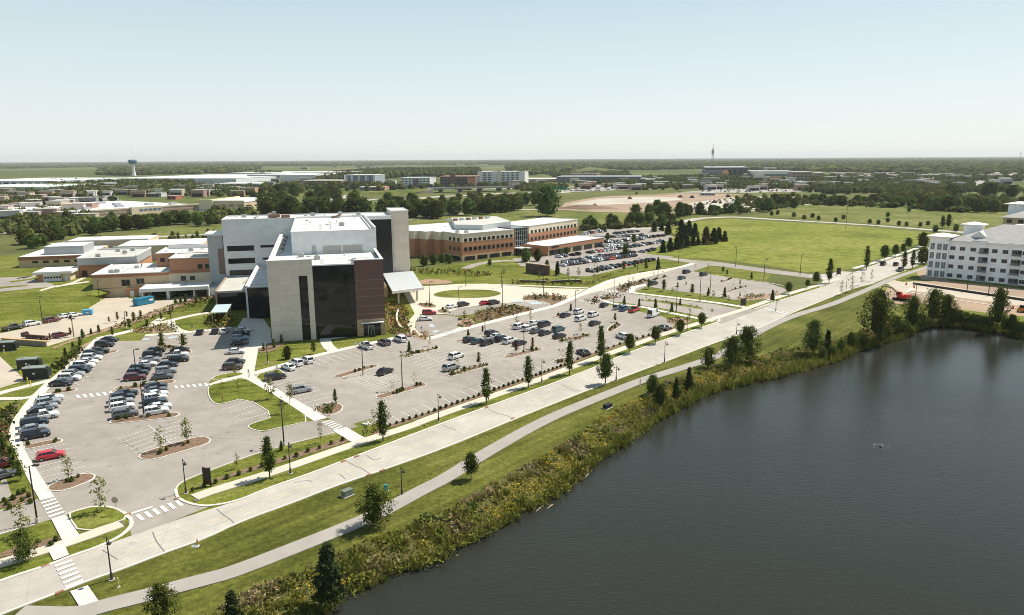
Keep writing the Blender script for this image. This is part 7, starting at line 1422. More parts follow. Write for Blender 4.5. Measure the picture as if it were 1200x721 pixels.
# traffic on the highway and cars of the town: too small and many to count
def tiny_cars():
    rg = np.random.default_rng(9); b = MB(); ms = [PAINT[c] for c in ('white', 'black', 'silver', 'maroon', 'grey', 'red')] + [C_glass]
    def one(p, a, m):
        c, s = math.cos(a), math.sin(a); T = lambda x, y, z: (p.x + x * c - y * s, p.y + x * s + y * c, z)
        for (x0, x1, y, z0, z1, k, i) in ((-2.3, 2.3, .9, .25, .95, 0, m), (-1.6, 1.0, .72, .95, 1.5, .25, 6)):
            b.add([T(x0, -y, z0), T(x1, -y, z0), T(x1, y, z0), T(x0, y, z0), T(x0 + k, -y * .95, z1), T(x1 - k * 2, -y * .95, z1), T(x1 - k * 2, y * .95, z1), T(x0 + k, y * .95, z1)], [(0, 1, 5, 4), (1, 2, 6, 5), (2, 3, 7, 6), (3, 0, 4, 7), (4, 5, 6, 7)], i)
    def lot(pts, n, a0):
        P = px(pts); xs = [p.x for p in P]; ys = [p.y for p in P]; k = 0; tries = 0
        rows = 9
        while k < n and tries < n * 12:
            tries += 1; x = rg.uniform(min(xs), max(xs)); y = min(ys) + (max(ys) - min(ys)) * (int(rg.integers(0, rows)) + .5) / rows
            if inpoly(np.array([x]), np.array([y]), P)[0]: one(Vector((x, y, 0)), a0 + rg.normal() * .04, int(rg.choice(6, p=[.3, .25, .2, .05, .15, .05]))); k += 1
    lot([(0, 252), (60, 245), (110, 248), (100, 258), (60, 262), (0, 268)], 90, .3); lot([(0, 232), (60, 229), (130, 226), (140, 234), (70, 238), (0, 242)], 90, .3); lot([(640, 226), (700, 217), (750, 216), (760, 221), (700, 224)], 110, 1.0); lot([(810, 240), (850, 233), (930, 231), (940, 237), (900, 243), (850, 247)], 85, 1.0)
    lot([(790, 226), (840, 222), (940, 221), (960, 224), (880, 226)], 70, .9); lot([(950, 219), (1010, 215), (1020, 222), (960, 226)], 60, .9); lot([(1060, 214), (1180, 211), (1190, 217), (1070, 220)], 90, .6)
    for P in ([(430, 226.5), (470, 223.5), (515, 221.5), (600, 221.5), (680, 219)], [(470, 235), (510, 230.5), (550, 229), (600, 226)], [(0, 274), (40, 268), (70, 263)]):
        L_ = resample(px(P), 40)
        for i in range(1, 39, 3):
            if rg.uniform() < .5: t = L_[i + 1] - L_[i]; one(L_[i] + Vector((-t.y, t.x, 0)).normalized() * rg.uniform(-8, 8), math.atan2(t.y, t.x), int(rg.integers(0, 6)))
    o = b.build('town_traffic', ms); o['kind'] = 'stuff'; o['label'] = 'tiny far cars parked and driving in the town'
tiny_cars()

# ================================================================ lamps, signs, machines
M_pole = mat('dark_bronze_pole', (.028, .024, .022), .5, spec=.4); M_polec = mat('pole_base', (.50, .47, .42), .9); M_lens = mat('lamp_lens', (.55, .55, .52), .4)
M_tpole = mat('brown_pole', (.10, .075, .06), .6)
def lot_lamp(bx, by, ty, label, m=None, z=0):
    p = G(bx, by, z); h = height(bx, by, ty); r = thing('lamp_post', label, 'lamp post', p, random.choice([.2, .26, 1.8]), 'tall lamps of the car parks'); m = m or M_pole
    b = MB(); b.tube((0, 0, .55), (0, 0, h - .15), .13, .085, 8); b.build('pole', m, r, True)
    b = MB(); b.tube((0, 0, 0), (0, 0, .75), .27, .27, 12); b.build('base', M_polec, r)
    b = MB(); b.tube((0, 0, h - .2), (.55, 0, h - .1), .05, .05, 6); b.box(.45, 1.25, -.24, .24, h - .2, h - .02); b.build('lamp_head', m, r)
    b = MB(); b.box(.55, 1.2, -.2, .2, h - .215, h - .201); b.build('lens', M_lens, r)
def road_lamp(bx, by, ty, label):
    p = G(bx, by); h = height(bx, by, ty); r = thing('lamp_post', label, 'lamp post', p, D2R(-40), 'lantern lamps along the lakeside road')
    b = MB(); b.lathe([(.24, 0), (.24, .14), (.16, .22), (.15, .9), (.09, 1.0), (.065, h - .9), (.06, h - .1), (.02, h)], 10); b.build('pole', M_pole, r, True)
    b = MB(); b.tube((0, 0, 0), (0, 0, .1), .36, .36, 12); b.build('base', M_polec, r)
    b = MB(); q = [(0, h - .65), (.12, h - .3), (.35, h - .16), (.58, h - .3), (.6, h - .42)]
    for a, c in zip(q, q[1:]): b.tube((a[0], 0, a[1]), (c[0], 0, c[1]), .04, .04, 6)
    b.build('arm', M_pole, r, True)
    b = MB(); b.lathe([(.03, h - .40), (.12, h - .46), (.28, h - .66), (.30, h - .72), (.0, h - .70)], 12, 0, (.6, 0, 0)); b.build('lamp_head', M_pole, r, True)
    b = MB(); b.lathe([(.24, h - .725), (.2, h - .86), (.02, h - .92)], 12, 0, (.6, 0, 0)); b.build('lens', M_lens, r, True)
for x, y, t, l in [(218, 578, 538, 'lantern lamp at the right corner of the west exit'), (131, 679.5, 629, 'lantern lamp beside the road crossing at the bottom left'), (340.4, 555, 518, 'lantern lamp right of the columnar tree by the entrance sign'), (471, 580, 547, 'lantern lamp on the lake lawn near the green utility box'), (514, 494, 461, 'lantern lamp at the near end of the dark shrub strip'), (635, 448.5, 420.5, 'lantern lamp between the fourth and fifth columnar trees'), (778.6, 425, 400, 'lantern lamp on the lake side of the road, middle'), (863, 392, 377.5, 'lantern lamp on the lake side opposite the boulevard'), (805, 388, 369, 'lantern lamp by the pavement before the boulevard'), (722, 446, 429, 'short lantern lamp just right of the full round tree'), (909, 365, 350, 'lantern lamp at the crossing beyond the boulevard'), (991, 345.5, 326, 'lantern lamp among the thin young trees by the site entrance')]:
    road_lamp(x, y, t, l)
for x, y, t, l in [(44, 613, 545, 'very tall lamp by the crosswalk at the lower left'), (333, 523, 471, 'tall lamp standing below the green island tip'), (160, 442, 409, 'lamp rising from the upper double row'), (169, 489.5, 447, 'lamp at the foot of the lower double row'), (314, 427, 402, 'lamp on the lawn below the beige wall'), (425.5, 440, 404, 'brown lamp on the island behind the white pickup'), (471.6, 456.5, 413, 'brown lamp on the island with dry saplings'), (568.5, 396, 367, 'lamp behind the left car cluster'), (614, 413, 383, 'lamp on the island with the red-leaved tree'), (589, 364.5, 330, 'brown tall lamp in the grass bed below the oval'), (538, 358, 336, 'lamp between two parked cars at the accessible bays'), (503.5, 357, 330, 'lamp at the canopy end of the plaza'), (674, 364, 340, 'brown lamp where the ring road meets the car park'), (719, 364, 325.5, 'brown lamp in front of the shrub bed by the boulevard'), (736.6, 342, 315, 'lamp at the start of the boulevard walk'), (820, 354.5, 321, 'lamp on the boulevard lawn under the upper car park'), (832, 343.5, 320, 'lamp inside the upper car park'), (792.5, 365.5, 336, 'lamp at the boulevard median'), (771, 324.5, 311, 'lamp by the ring road bend'), (862, 313, 290, 'lamp at the prairie edge, left of two'), (895, 329.5, 304, 'lamp at the corner of the upper car park lawn'), (937.5, 322.5, 298, 'lamp at the prairie edge near the road'), (795, 310, 292, 'lamp where the ring road joins the farm lane'), (50, 378.5, 348, 'lamp on the lawn behind the parked maroon suv'), (117, 353, 328, 'lamp on the bank near the brick wing corner'), (147.5, 385, 366, 'lamp on the service drive bank'), (201.5, 386, 357, 'lamp beside the loop walkway'), (218.5, 347.5, 330, 'lamp in front of the dock canopy'), (637, 348, 317, 'lamp at the plaza beds, right'), (696, 331, 308, 'lamp at the edge of the packed car park'), (546, 335.5, 316, 'lamp on the sloping lawn by the oval, left'), (588, 337, 317, 'lamp on the sloping lawn by the oval, right'), (655, 324, 306.5, 'slim lamp by the lone spruce'), (747, 318, 303, 'lamp near the end of the nearest packed row'), (1072, 355, 333, 'wooden site pole on the street by the apartments')]:
    lot_lamp(x, y, t, l, M_tpole if 'brown' in l or 'wooden' in l else None)
def post(name, bx, by, ty, label, cat, r_=.14, m=None, group=None, extra=None):
    p = G(bx, by); h = height(bx, by, ty); t = thing(name, label, cat, p, 0, group); b = MB(); b.tube((0, 0, 0), (0, 0, h), r_, r_ * .8, 8); b.build('pole', m or M_tpole, t, True)
    if extra: extra(t, h)
    return t
post('utility_pole', 86.6, 395, 372, 'tan wooden pole with small platform on the service drive', 'pole', .17, mat('tan_wood', (.36, .26, .17), .9), extra=lambda t, h: part('platform', [M_pole], t, [(-.8, .8, -.5, .5, h - .5, h - .35), (-.5, .1, -.2, .2, h - .34, h + .6)]))
for i, (x, y, t) in enumerate([(991, 268, 241), (1117, 292, 270) , (1133, 342, 325), (1158, 347.5, 328), (1179, 350, 333)]):
    post('utility_pole', x, y, t, ['wooden power pole by the straight lane', 'hidden pole behind the apartment roof', 'first green wrapped post on the site verge', 'second green wrapped post on the site verge', 'third green wrapped post on the site verge'][i], 'pole', .16, M_tpole if i < 2 else mat('green_wrap', (.04, .06, .03), .8), extra=(lambda t, h: part('cross_arm', [M_tpole], t, [(-1.2, 1.2, -.06, .06, h - 1, h - .85)])) if i < 1 else None) if i != 1 else None
# round sign on a thin post, entrance sign boards
def sign(bx, by, ty, label, face, w_=.8, shape='disc', m=None):
    p = G(bx, by); h = height(bx, by, ty); t = thing('road_sign', label, 'sign', p, 0); b = MB(); b.tube((0, 0, 0), (0, 0, h), .035, .035, 6); b.build('post', W_steel, t)
    b = MB()
    if shape == 'disc': b.tube((0, -.05, h - w_ / 2), (0, -.08, h - w_ / 2), w_ / 2, w_ / 2, 8)
    else: b.box(-w_ / 2, w_ / 2, -.08, -.05, h - w_ * 1.2, h)
    b.build('sign_face', face, t)
sign(137, 604, 582, 'back of a stop sign on the exit island', mat('sign_back', (.42, .36, .27), .6), 1.0); sign(834, 372, 362, 'back of a stop sign at the boulevard mouth', MATS['sign_back'], 1.0); sign(697, 357, 347, 'small red stop sign by the ring road crossing', mat('stop_red', (.40, .02, .02), .5), .8)
sign(226, 391, 381, 'first slim blue parking sign by the oval lawn', mat('sign_blue', (.05, .12, .32), .5), .45, 'plate'); sign(494, 392, 383, 'slim blue parking sign in the loop bays', MATS['sign_blue'], .45, 'plate'); sign(385, 411.5, 399, 'thin post sign by the hospital front walk', W_steel, .35, 'plate'); sign(655, 420.5, 408.5, 'white framed notice post on the mulch corner', W_coping, .5, 'plate'); sign(527, 369, 365, 'dark short post at the plaza mulch corner', M_pole, .4, 'plate')
def board(bx, by, ty, px0, px1, label, m, ang):
    p = G(bx, by); h = height(bx, by, ty); w_ = (px1 - px0) * mpp(p); t = thing('entrance_sign', label, 'sign', p, ang); part('sign_panel', [m], t, [(-w_ / 2, w_ / 2, -.14, .14, .35, h)]); part('sign_leg', [M_pole], t, [(-w_ / 2 - .1, -w_ / 2 + .08, -.1, .1, 0, h + .1)]); part('sign_leg', [M_pole], t, [(w_ / 2 - .08, w_ / 2 + .1, -.1, .1, 0, h + .1)])
board(243.5, 570, 548.5, 240, 247.5, 'dark brown entrance sign seen from behind on roadside lawn', mat('sign_brown', (.035, .025, .02), .6), D2R(-10)); board(871, 359, 350, 867.5, 875, 'black square entrance sign at the boulevard corner', M_pole, D2R(30)); board(982.5, 322.5, 314, 980, 985, 'black board standing at the prairie corner by the road', M_pole, D2R(20))
# utility boxes and small furniture of the lake lawn
def utility_box(x, y, w_, d, h, label, m, name='utility_box', a=.8, z=0):
    p = G(x, y); t = thing(name, label, 'utility box', p, a); part('cabinet', [m], t, fn=lambda b: (b.box(-w_ / 2, w_ / 2, -d / 2, d / 2, .1, h), b.box(-w_ / 2 - .05, w_ / 2 + .05, -d / 2 - .05, d / 2 + .05, h, h + .06))); part('plinth', [M_polec], t, [(-w_ / 2 - .15, w_ / 2 + .15, -d / 2 - .15, d / 2 + .15, 0, .09)]); part('door', [m], t, [(-w_ / 2 + .06, w_ / 2 - .06, -d / 2 - .03, -d / 2 - .005, .18, h - .1)])
utility_box(407, 581, 1.5, .9, .95, 'grey-green utility box on the lake lawn', mat('grey_green_box', (.16, .19, .15), .6)); utility_box(452.5, 575.5, .45, .4, 1.0, 'small teal pedestal box near the lake tree', mat('teal_box', (.06, .22, .22), .6)); utility_box(712, 478, 1.9, 1.0, .8, 'black and white bench-like box on the bank lawn', mat('black_box', (.02, .02, .022), .6), 'lakeside_bench')
utility_box(432, 497, 1.9, 1.6, .22, 'pale square concrete lid in the planted corner', M_walk2, 'manhole_slab', D2R(48))
for x, y, t_, l, c in [(231.5, 639.5, 632, 'orange marker post by the road edge', (.55, .16, .05)), (139, 688, 676.5, 'pale wooden stake near the crossing lamp', (.55, .48, .22)), (750, 452, 444.5, 'black litter post beside the path', (.02, .02, .02)), (889, 397, 393, 'blue-grey post pair on the path verge', (.12, .16, .2)), (763, 443, 440, 'short dark bollard by the path', (.04, .04, .04)), (261, 471, 463, 'rust red stake on the green island', (.30, .09, .05)), (78.5, 458.5, 454.5, 'small red hydrant on the mulch strip by the walkway', (.5, .03, .03)), (982, 333, 330, 'tiny post at the road corner', (.2, .2, .2))]:
    p = G(x, y); h = max(.7, height(x, y, t_)); o = thing('marker_post', l, 'post', p); b = MB(); b.lathe([(.09, 0), (.09, h * .8), (.10, h * .82), (.06, h), (0, h + .02)], 8); b.build('post', mat('post_%d' % int(c[0] * 999 + c[2] * 99), c, .7), o, True); b = MB(); b.tube((0, 0, 0), (0, 0, .05), .22, .22, 10); b.build('base', M_polec, o)
p = G(229.5, 640.5); o = thing('valve_cover', 'pale blue utility lid at the foot of the orange post', 'lid', p); part('lid', [mat('pale_blue_lid', (.36, .44, .45), .7)], o, [(-.45, .4, -.25, .25, 0, .1)]); part('rim', [M_polec], o, [(-.52, .47, -.32, .32, 0, .06)])
# containers, trailers and plant on the service drive
def container(x, y, L, w_, h, a, label, m, name='waste_container', cat='container'):
    t = thing(name, label, cat, G(x, y), a); part('body', [m], t, [(-L / 2, L / 2, -w_ / 2, w_ / 2, .2, h)]); 
    for i in range(int(L / .8) + 1):
        xx = -L / 2 + i * L / int(L / .8)
        for s in (-1, 1): part('rib', [m], t, [(xx - .06, xx + .06, *sorted((s * w_ / 2, s * (w_ / 2 + .09))), .25, h - .05)])
    part('rim', [m], t, [(-L / 2 - .06, L / 2 + .06, -w_ / 2 - .06, w_ / 2 + .06, h, h + .1)]); part('skid', [C_trim], t, [(-L / 2, L / 2, -w_ / 2 + .2, w_ / 2 - .2, .03, .19)])
    return t
M_blued = mat('blue_container', (.03, .20, .31), .5, .1, .6, space='obj'); M_blue2 = mat('bright_blue_bin', (.10, .36, .58), .5)
t = container(169, 357, 6.4, 2.5, 2.5, pxang((169, 357), (15, -3)), 'long blue roll-off container standing before the loading dock', M_blued); part('white_label', [W_coping], t, [(1.2, 2.6, -1.38, -1.35, 1.2, 1.9)])
t = container(103, 369, 2.8, 1.9, 1.7, .3, 'small bright blue skip at the foot of the lawn', M_blue2); part('white_label', [W_coping], t, [(-.3, .5, -1.08, -1.05, .7, 1.2)])
t = thing('flatbed_trailer', 'brown flatbed trailer parked above the retaining wall', 'trailer', G(44, 398), pxang((44, 398), (25, 2))); part('deck', [mat('trailer_brown', (.10, .055, .04), .8)], t, [(-4.2, 4.2, -1.2, 1.2, .75, 1.0)]); part('side_rail', [MATS['trailer_brown']], t, [(-4.2, 4.2, -1.25, -1.15, 1.01, 1.6), (-4.25, -4.15, -1.15, 1.15, 1.01, 1.6)]); part('headboard', [M_pole], t, [(-4.8, -4.3, -1, 1, .75, 1.9)])
for x in (-2.6, -1.5, 2.4):
    for s in (-1, 1): part('wheel', [C_tyre], t, fn=lambda b: b.tube((x, s * 1.0 - .12, .4), (x, s * 1.0 + .12, .4), .4, .4, 12))
w0, w1 = G(2, 402.5), G(54, 406.5); d_ = w1 - w0; t = thing('retaining_wall', 'grey concrete retaining wall with orange-tan coping below the trailer', 'wall', w0, math.atan2(d_.y, d_.x)); part('wall', [mat('wall_concrete', (.30, .26, .21), .9, .1, .5, space='obj')], t, [(0, d_.length, 0, .4, 0, 1.35)]); part('coping', [mat('tan_coping', (.55, .36, .17), .8)], t, [(-.1, d_.length + .1, -.1, .9, 1.352, 1.55)])
M_gen = mat('generator_green', (.022, .028, .024), .55); M_bol = mat('safety_yellow', (.58, .40, .03), .6)
for i, (x, y, w_, d, h, l) in enumerate([(8, 411, 4.0, 2.4, 2.4, 'dark green plant enclosure cut by the left edge'), (34, 432.5, 4.2, 2.2, 2.6, 'dark plant enclosure at the back of the staff pad'), (43, 444, 4.6, 2.4, 2.8, 'larger dark plant enclosure at the front of the staff pad')]):
    t = thing('plant_enclosure', l, 'generator', G(x, y), D2R(12)); part('cabinet', [M_gen], t, [(-w_ / 2, w_ / 2, -d / 2, d / 2, .12, h)]); part('roof', [mat('plant_grey', (.22, .24, .23), .6)], t, [(-w_ / 2 - .08, w_ / 2 + .08, -d / 2 - .08, d / 2 + .08, h, h + .15)]); part('plinth', [M_polec], t, [(-w_ / 2 - .2, w_ / 2 + .2, -d / 2 - .2, d / 2 + .2, 0, .11)]); part('cooling_duct', [M_gen], t, [(w_ / 2 + .01, w_ / 2 + .7, -d / 2 + .2, d / 2 - .2, .5, h - .3)]); part('exhaust', [W_steel], t, fn=lambda b: b.tube((-w_ / 4, 0, h + .15), (-w_ / 4, 0, h + .7), .14, .14, 8)); part('notice', [W_coping], t, [(-.25, .25, -d / 2 - .03, -d / 2 - .01, 1.4, 1.8)])
for i, (x, y) in enumerate([(24.5, 440), (29, 445.5), (32.5, 449), (36, 452.5), (27, 436.5), (5, 415)]):
    o = thing('bollard', ORD[i + 1] + ' yellow safety bollard guarding the dark plant enclosures', 'bollard', G(x, y), 0, 'yellow bollards'); b = MB(); b.lathe([(.13, 0), (.13, 1.25), (.09, 1.36), (0, 1.4)], 10); b.build('post', M_bol, o, True); b = MB(); b.tube((0, 0, 0), (0, 0, .06), .25, .25, 10); b.build('base', M_polec, o)
# brown retaining wall by the medical offices, low garden walls
w0, w1 = G(616, 319.5), G(643, 323); d_ = w1 - w0; t = thing('retaining_wall', 'dark brown block retaining wall beside the lone spruce', 'wall', w0, math.atan2(d_.y, d_.x)); part('wall', [mat('brown_block', (.10, .075, .06), .9, .2, 1, space='obj')], t, [(0, d_.length, 0, .8, 0, 4.2)]); part('coping', [W_tanbrick], t, [(-.1, d_.length + .1, -.15, .9, 4.2, 4.5)])
for i, (a, c, l) in enumerate([((608, 331), (640, 331.5), 'low dark garden wall on the lawn by the ring road, left'), ((646, 331.5), (680, 330.5), 'low dark garden wall on the lawn by the ring road, right')]):
    w0, w1 = G(*a), G(*c); d_ = w1 - w0; t = thing('garden_wall', l, 'wall', w0, math.atan2(d_.y, d_.x)); part('wall', [mat('dark_block', (.07, .055, .045), .9)], t, [(0, d_.length, 0, .5, 0, .9)]); part('coping', [W_roofg], t, [(-.1, d_.length + .1, -.05, .55, .9, 1.0)])
P_ = smooth_poly(px([(467, 366.5), (465, 372), (465, 379), (468, 386), (472, 389)]), 2, False); t = thing('curved_wall', 'curved white garden wall among the shrubs at the hospital corner', 'wall', P_[0]); b = MB(); Q = [p - P_[0] for p in P_]; band_geo(b, offset_line(Q, .2), offset_line(Q, -.2), 1.3, 1.3); b.build('wall', W_coping, t); b = MB(); band_geo(b, offset_line(Q, .26), offset_line(Q, -.26), 1.36, .055); b.build('coping', M_walk2, t)
R_ = random.Random(3)
for i in range(9):
    b = MB(); s = R_.uniform(.5, .9); b.lathe([(0, 0), (.9 * s, .1), (s, .45 * s), (.7 * s, .85 * s), (.2 * s, s), (0, s)], 7); o = b.build('boulder', M_rock, loc=G(R_.uniform(538, 555), R_.uniform(375, 383)) + Vector((0, 0, .1)), rot=R_.uniform(0, 6)); tag(o, 'rounded brown boulder on the rock island by the plaza', 'boulder', 'boulders on the rock island', True)
for i in range(12):
    b = MB(); s = R_.uniform(.4, .8); b.lathe([(0, 0), (.9 * s, .1), (s, .45 * s), (.7 * s, .85 * s), (.2 * s, s), (0, s)], 7); o = b.build('boulder', M_rock, loc=G(R_.uniform(476, 500), R_.uniform(386, 396)) + Vector((0, 0, .1)), rot=R_.uniform(0, 6)); tag(o, 'tan boulder in the gravel bed at the brick corner', 'boulder', 'boulders at the brick corner', True)
# pedestrian
def person(x, y, label, shirt, trousers, ang):
    p = G(x, y); t = thing('person', label, 'person', p + Vector((0, 0, .1)), ang)
    V = [(0, 0, .95), (0, 0, 1.18), (0, .0, 1.42), (0, 0, 1.52), (.02, 0, 1.66), (0, .10, .90), (.03, .11, .50), (-.02, .11, .08), (.12, .11, .03), (0, -.10, .90), (.02, -.11, .50), (.0, -.11, .08), (.14, -.11, .03), (0, .19, 1.40), (-.03, .25, 1.14), (.08, .24, .92), (0, -.19, 1.40), (-.02, -.25, 1.14), (.09, -.24, .92), (.02, 0, 1.74)]
    E = [(0, 1), (1, 2), (2, 3), (3, 4), (4, 19), (0, 5), (5, 6), (6, 7), (7, 8), (0, 9), (9, 10), (10, 11), (11, 12), (2, 13), (13, 14), (14, 15), (2, 16), (16, 17), (17, 18)]
    Rr = [.15, .14, .15, .055, .10, .095, .07, .05, .04, .095, .07, .05, .04, .06, .05, .04, .06, .05, .04, .08]
    me = bpy.data.meshes.new('person_body'); me.from_pydata(V, E, [])
    o = obj('body', me, t); o.modifiers.new('skin', 'SKIN')
    for i, sv in enumerate(me.skin_vertices[0].data): sv.radius = (Rr[i], Rr[i]); sv.use_root = i == 0
    m2 = o.modifiers.new('sub', 'SUBSURF'); m2.levels = m2.render_levels = 1
    dg = bpy.context.evaluated_depsgraph_get(); me2 = bpy.data.meshes.new_from_object(o.evaluated_get(dg)); o.modifiers.clear(); o.data = me2
    ms = [mat('cloth_%s' % shirt[0], shirt[1], .9), mat('cloth_%s' % trousers[0], trousers[1], .9), mat('skin_tone', (.40, .25, .18), .6), mat('hair_dark', (.03, .02, .015), .7)]; me2.materials.clear()
    for m in ms: me2.materials.append(m)
    for f in me2.polygons: z = f.center.z; f.material_index = 3 if z > 1.72 else 2 if z > 1.50 or (abs(f.center.y) > .2 and z < 1.0) else 0 if z > .93 else 1
person(416.5, 407.5, 'small person in white standing beside the white pickup', ('white', (.72, .72, .72)), ('pale', (.45, .45, .47)), -1.2)
# excavator and site plant
def excavator(x, y, ang, label):
    t = thing('excavator', label, 'excavator', G(x, y), ang); red = mat('excavator_red', (.55, .035, .02), .45)
    for s in (-1, 1): part('track', [C_tyre], t, fn=lambda b: b.prism([(-2.0, s * 1.25 - .3), (2.0, s * 1.25 - .3), (2.0, s * 1.25 + .3), (-2.0, s * 1.25 + .3)], .08, .85) or [b.tube((xx, s * 1.25 - .3, .46), (xx, s * 1.25 + .3, .46), .45, .45, 10) for xx in (-2, 2)])
    part('house', [red], t, fn=lambda b: (b.box(-2.6, 1.0, -1.3, 1.3, 1.05, 2.1), b.box(-2.75, -1.6, -1.25, 1.25, 1.2, 2.35), b.tube((0, 0, .7), (0, 0, 1.05), .7, .7, 14)))
    c_ = part('cab', [red], t, [(-.3, 1.3, .3, 1.28, 2.1, 3.05)]); part('cab_window', [C_glass], c_, [(-.2, 1.2, .26, .295, 2.25, 2.95), (1.305, 1.34, .38, 1.2, 1.6, 2.95), (-.2, 1.2, 1.285, 1.32, 2.25, 2.95)])
    part('boom', [mat('boom_grey', (.16, .15, .14), .6)], t, fn=lambda b: (b.tube((1.0, -.2, 1.7), (3.8, -.2, 3.9), .28, .24, 6), b.tube((3.8, -.2, 3.9), (7.2, -.2, 4.1), .24, .2, 6)))
    part('stick', [MATS['boom_grey']], t, fn=lambda b: b.tube((7.2, -.2, 4.2), (8.6, -.2, 1.8), .2, .15, 6)); part('bucket', [C_trim], t, fn=lambda b: b.prism([(8.1, -.7), (9.1, -.7), (9.1, .3), (8.1, .3)], .9, 1.8, 0, bottom=True))
excavator(1056, 352, pxang((1056, 352), (-30, -5)), 'red tracked excavator reaching over the bare soil by the site entrance')
t = thing('skid_loader', 'small orange loader on the street at the right edge', 'loader', G(1198, 366), .4); part('body', [mat('loader_orange', (.55, .20, .03), .5)], t, [(-1.3, 1.2, -.8, .8, .4, 1.5)]); part('cab', [C_trim], t, [(-.7, .6, -.7, .7, 1.5, 2.3)]); part('bucket', [C_trim], t, [(1.5, 2.2, -.95, .95, .15, .7)])
for xx in (-.8, .8):
    for s in (-1, 1): part('wheel', [C_tyre], t, fn=lambda b: b.tube((xx, s * .95 - .15, .42), (xx, s * .95 + .15, .42), .42, .42, 12))
for i, (x, y, c) in enumerate([(1071, 337.5, (.6, .12, .04)), (1187, 362, (.6, .15, .05)), (1062, 334, (.55, .18, .05)), (1019, 349, (.6, .14, .05))]):
    o = thing('traffic_barrel', ['orange barrel at the corner of the site kerb', 'orange barrel on the street near the right edge', 'orange barrel by the site entrance', 'orange barrel on the soil left of the excavator'][i], 'barrel', G(x, y), 0, 'orange site barrels'); b = MB(); b.lathe([(.32, .08), (.30, .5), (.26, 1.0), (.0, 1.05)], 12); b.build('drum', mat('barrel_orange', c, .6), o, True); b = MB(); b.lathe([(.45, 0), (.45, .1), (.3, .12)], 12); b.build('base', C_tyre, o)
w0, w1 = G(1070, 333.5), G(1260, 362); d_ = w1 - w0; t = thing('silt_fence', 'long black silt fence between the apartments and site street', 'fence', w0, math.atan2(d_.y, d_.x)); part('fabric', [M_pole], t, [(0, d_.length, 0, .06, 0, .9)])
for i in range(12): part('stake', [M_tpole], t, [(d_.length * i / 11 - .04, d_.length * i / 11 + .04, -.08, -.005, 0, 1.05)])
# ---------------- far landmarks
p = G(157, 206); h = height(157, 206, 187.3); t = thing('water_tower', 'white water tower with dark blue tank above the trees', 'water tower', p); k = mpp(p)
b = MB(); b.lathe([(5 * k / 2.2, 0), (4.4 * k / 2.2, h * .1), (3.4 * k / 2.2, h * .3), (3.4 * k / 2.2, h * .68), (4.4 * k / 2.2, h * .74)], 20); b.build('stem', fcol((.68, .68, .68)), t, True); b = MB(); b.lathe([(2.0 * k, h * .735), (3.6 * k, h * .80), (4.1 * k, h * .87), (4.0 * k, h * .95), (2.8 * k, h), (0, h * 1.01)], 24); b.build('tank', fcol((.05, .12, .20)), t, True)
p = G(164, 199); t = thing('mobile_crane', 'thin tilted crane boom rising beside the water tower', 'crane', p, 0); k = mpp(p)
part('boom', [fcol((.22, .22, .23))], t, fn=lambda b: b.tube((0, 0, 2), (-8.5 * k, 0, 26 * k * .98), .55, .35, 6)); part('carrier', [fcol((.5, .4, .1))], t, [(-3, 8, -2, 2, .4, 4)])
p = G(834, 206); h = height(834, 206, 168); t = thing('radio_mast', 'tall lattice radio mast rising above the skyline', 'mast', p)
def lattice(b, z0, z1, w0, w1, n):
    for s in ((-1, -1), (1, -1), (1, 1), (-1, 1)): b.tube((s[0] * w0, s[1] * w0, z0), (s[0] * w1, s[1] * w1, z1), .45, .3, 4)
    for i in range(n):
        f0, f1 = i / n, (i + 1) / n; a, c = w0 + (w1 - w0) * f0, w0 + (w1 - w0) * f1; za, zc = z0 + (z1 - z0) * f0, z0 + (z1 - z0) * f1
        b.tube((-a, -a, za), (c, -c, zc), .22, .22, 4); b.tube((a, -a, za), (-c, -c, zc), .22, .22, 4); b.tube((a, -a, za), (c, c, zc), .22, .22, 4); b.tube((-a, -a, za), (-c, c, zc), .22, .22, 4)
part('lattice', [fcol((.22, .23, .24))], t, fn=lambda b: lattice(b, 0, h * .86, 3.0, 1.0, 14)); part('antenna', [fcol((.22, .23, .24))], t, fn=lambda b: b.tube((0, 0, h * .86), (0, 0, h), .6, .25, 6)); part('platform', [fcol((.16, .17, .18))], t, [(-3.2, 3.2, -3.2, 3.2, h * .66, h * .67)]); part('antenna_cluster', [fcol((.26, .27, .28))], t, [(-2.8, 2.8, -2.8, 2.8, h * .68, h * .78)])
p = G(1195, 183.6 + 5); t = thing('radio_mast', 'tiny mast on the skyline at the right edge', 'mast', p); h = 9 * mpp(p); part('pole', [fcol((.25, .26, .27))], t, fn=lambda b: b.tube((0, 0, 0), (0, 0, h), 2.0, .8, 5)); part('platform', [fcol((.25, .26, .27))], t, [(-9, 9, -4, 4, h * .72, h * .76)])
# overpass
w0, w1 = G(519, 226), G(588, 224.5); d_ = w1 - w0; t = thing('overpass', 'grey highway overpass with dark shaded underside', 'bridge', w0, math.atan2(d_.y, d_.x)); L = d_.length
part('deck', [fcol((.34, .32, .29))], t, [(-20, L + 20, 0, 26, 5.2, 6.4)]); part('parapet', [fcol((.40, .38, .34))], t, [(-20, L + 20, -.3, .1, 6.41, 7.4), (-20, L + 20, 25.9, 26.3, 6.41, 7.4)])
for f in (.0, .33, .66, 1.0): part('pier', [fcol((.30, .28, .25))], t, [(L * f - 1, L * f + 1, 2, 24, 0, 5.19)])
part('abutment', [fcol((.58, .50, .42))], t, fn=lambda b: b.add([(-52, -4, 0), (-14, -4, 0), (-20, -4, 5.1), (-52, 30, 0), (-14, 30, 0), (-20, 30, 5.1)], [(0, 1, 2), (0, 3, 4, 1), (1, 4, 5, 2), (0, 2, 5, 3), (3, 5, 4)]))
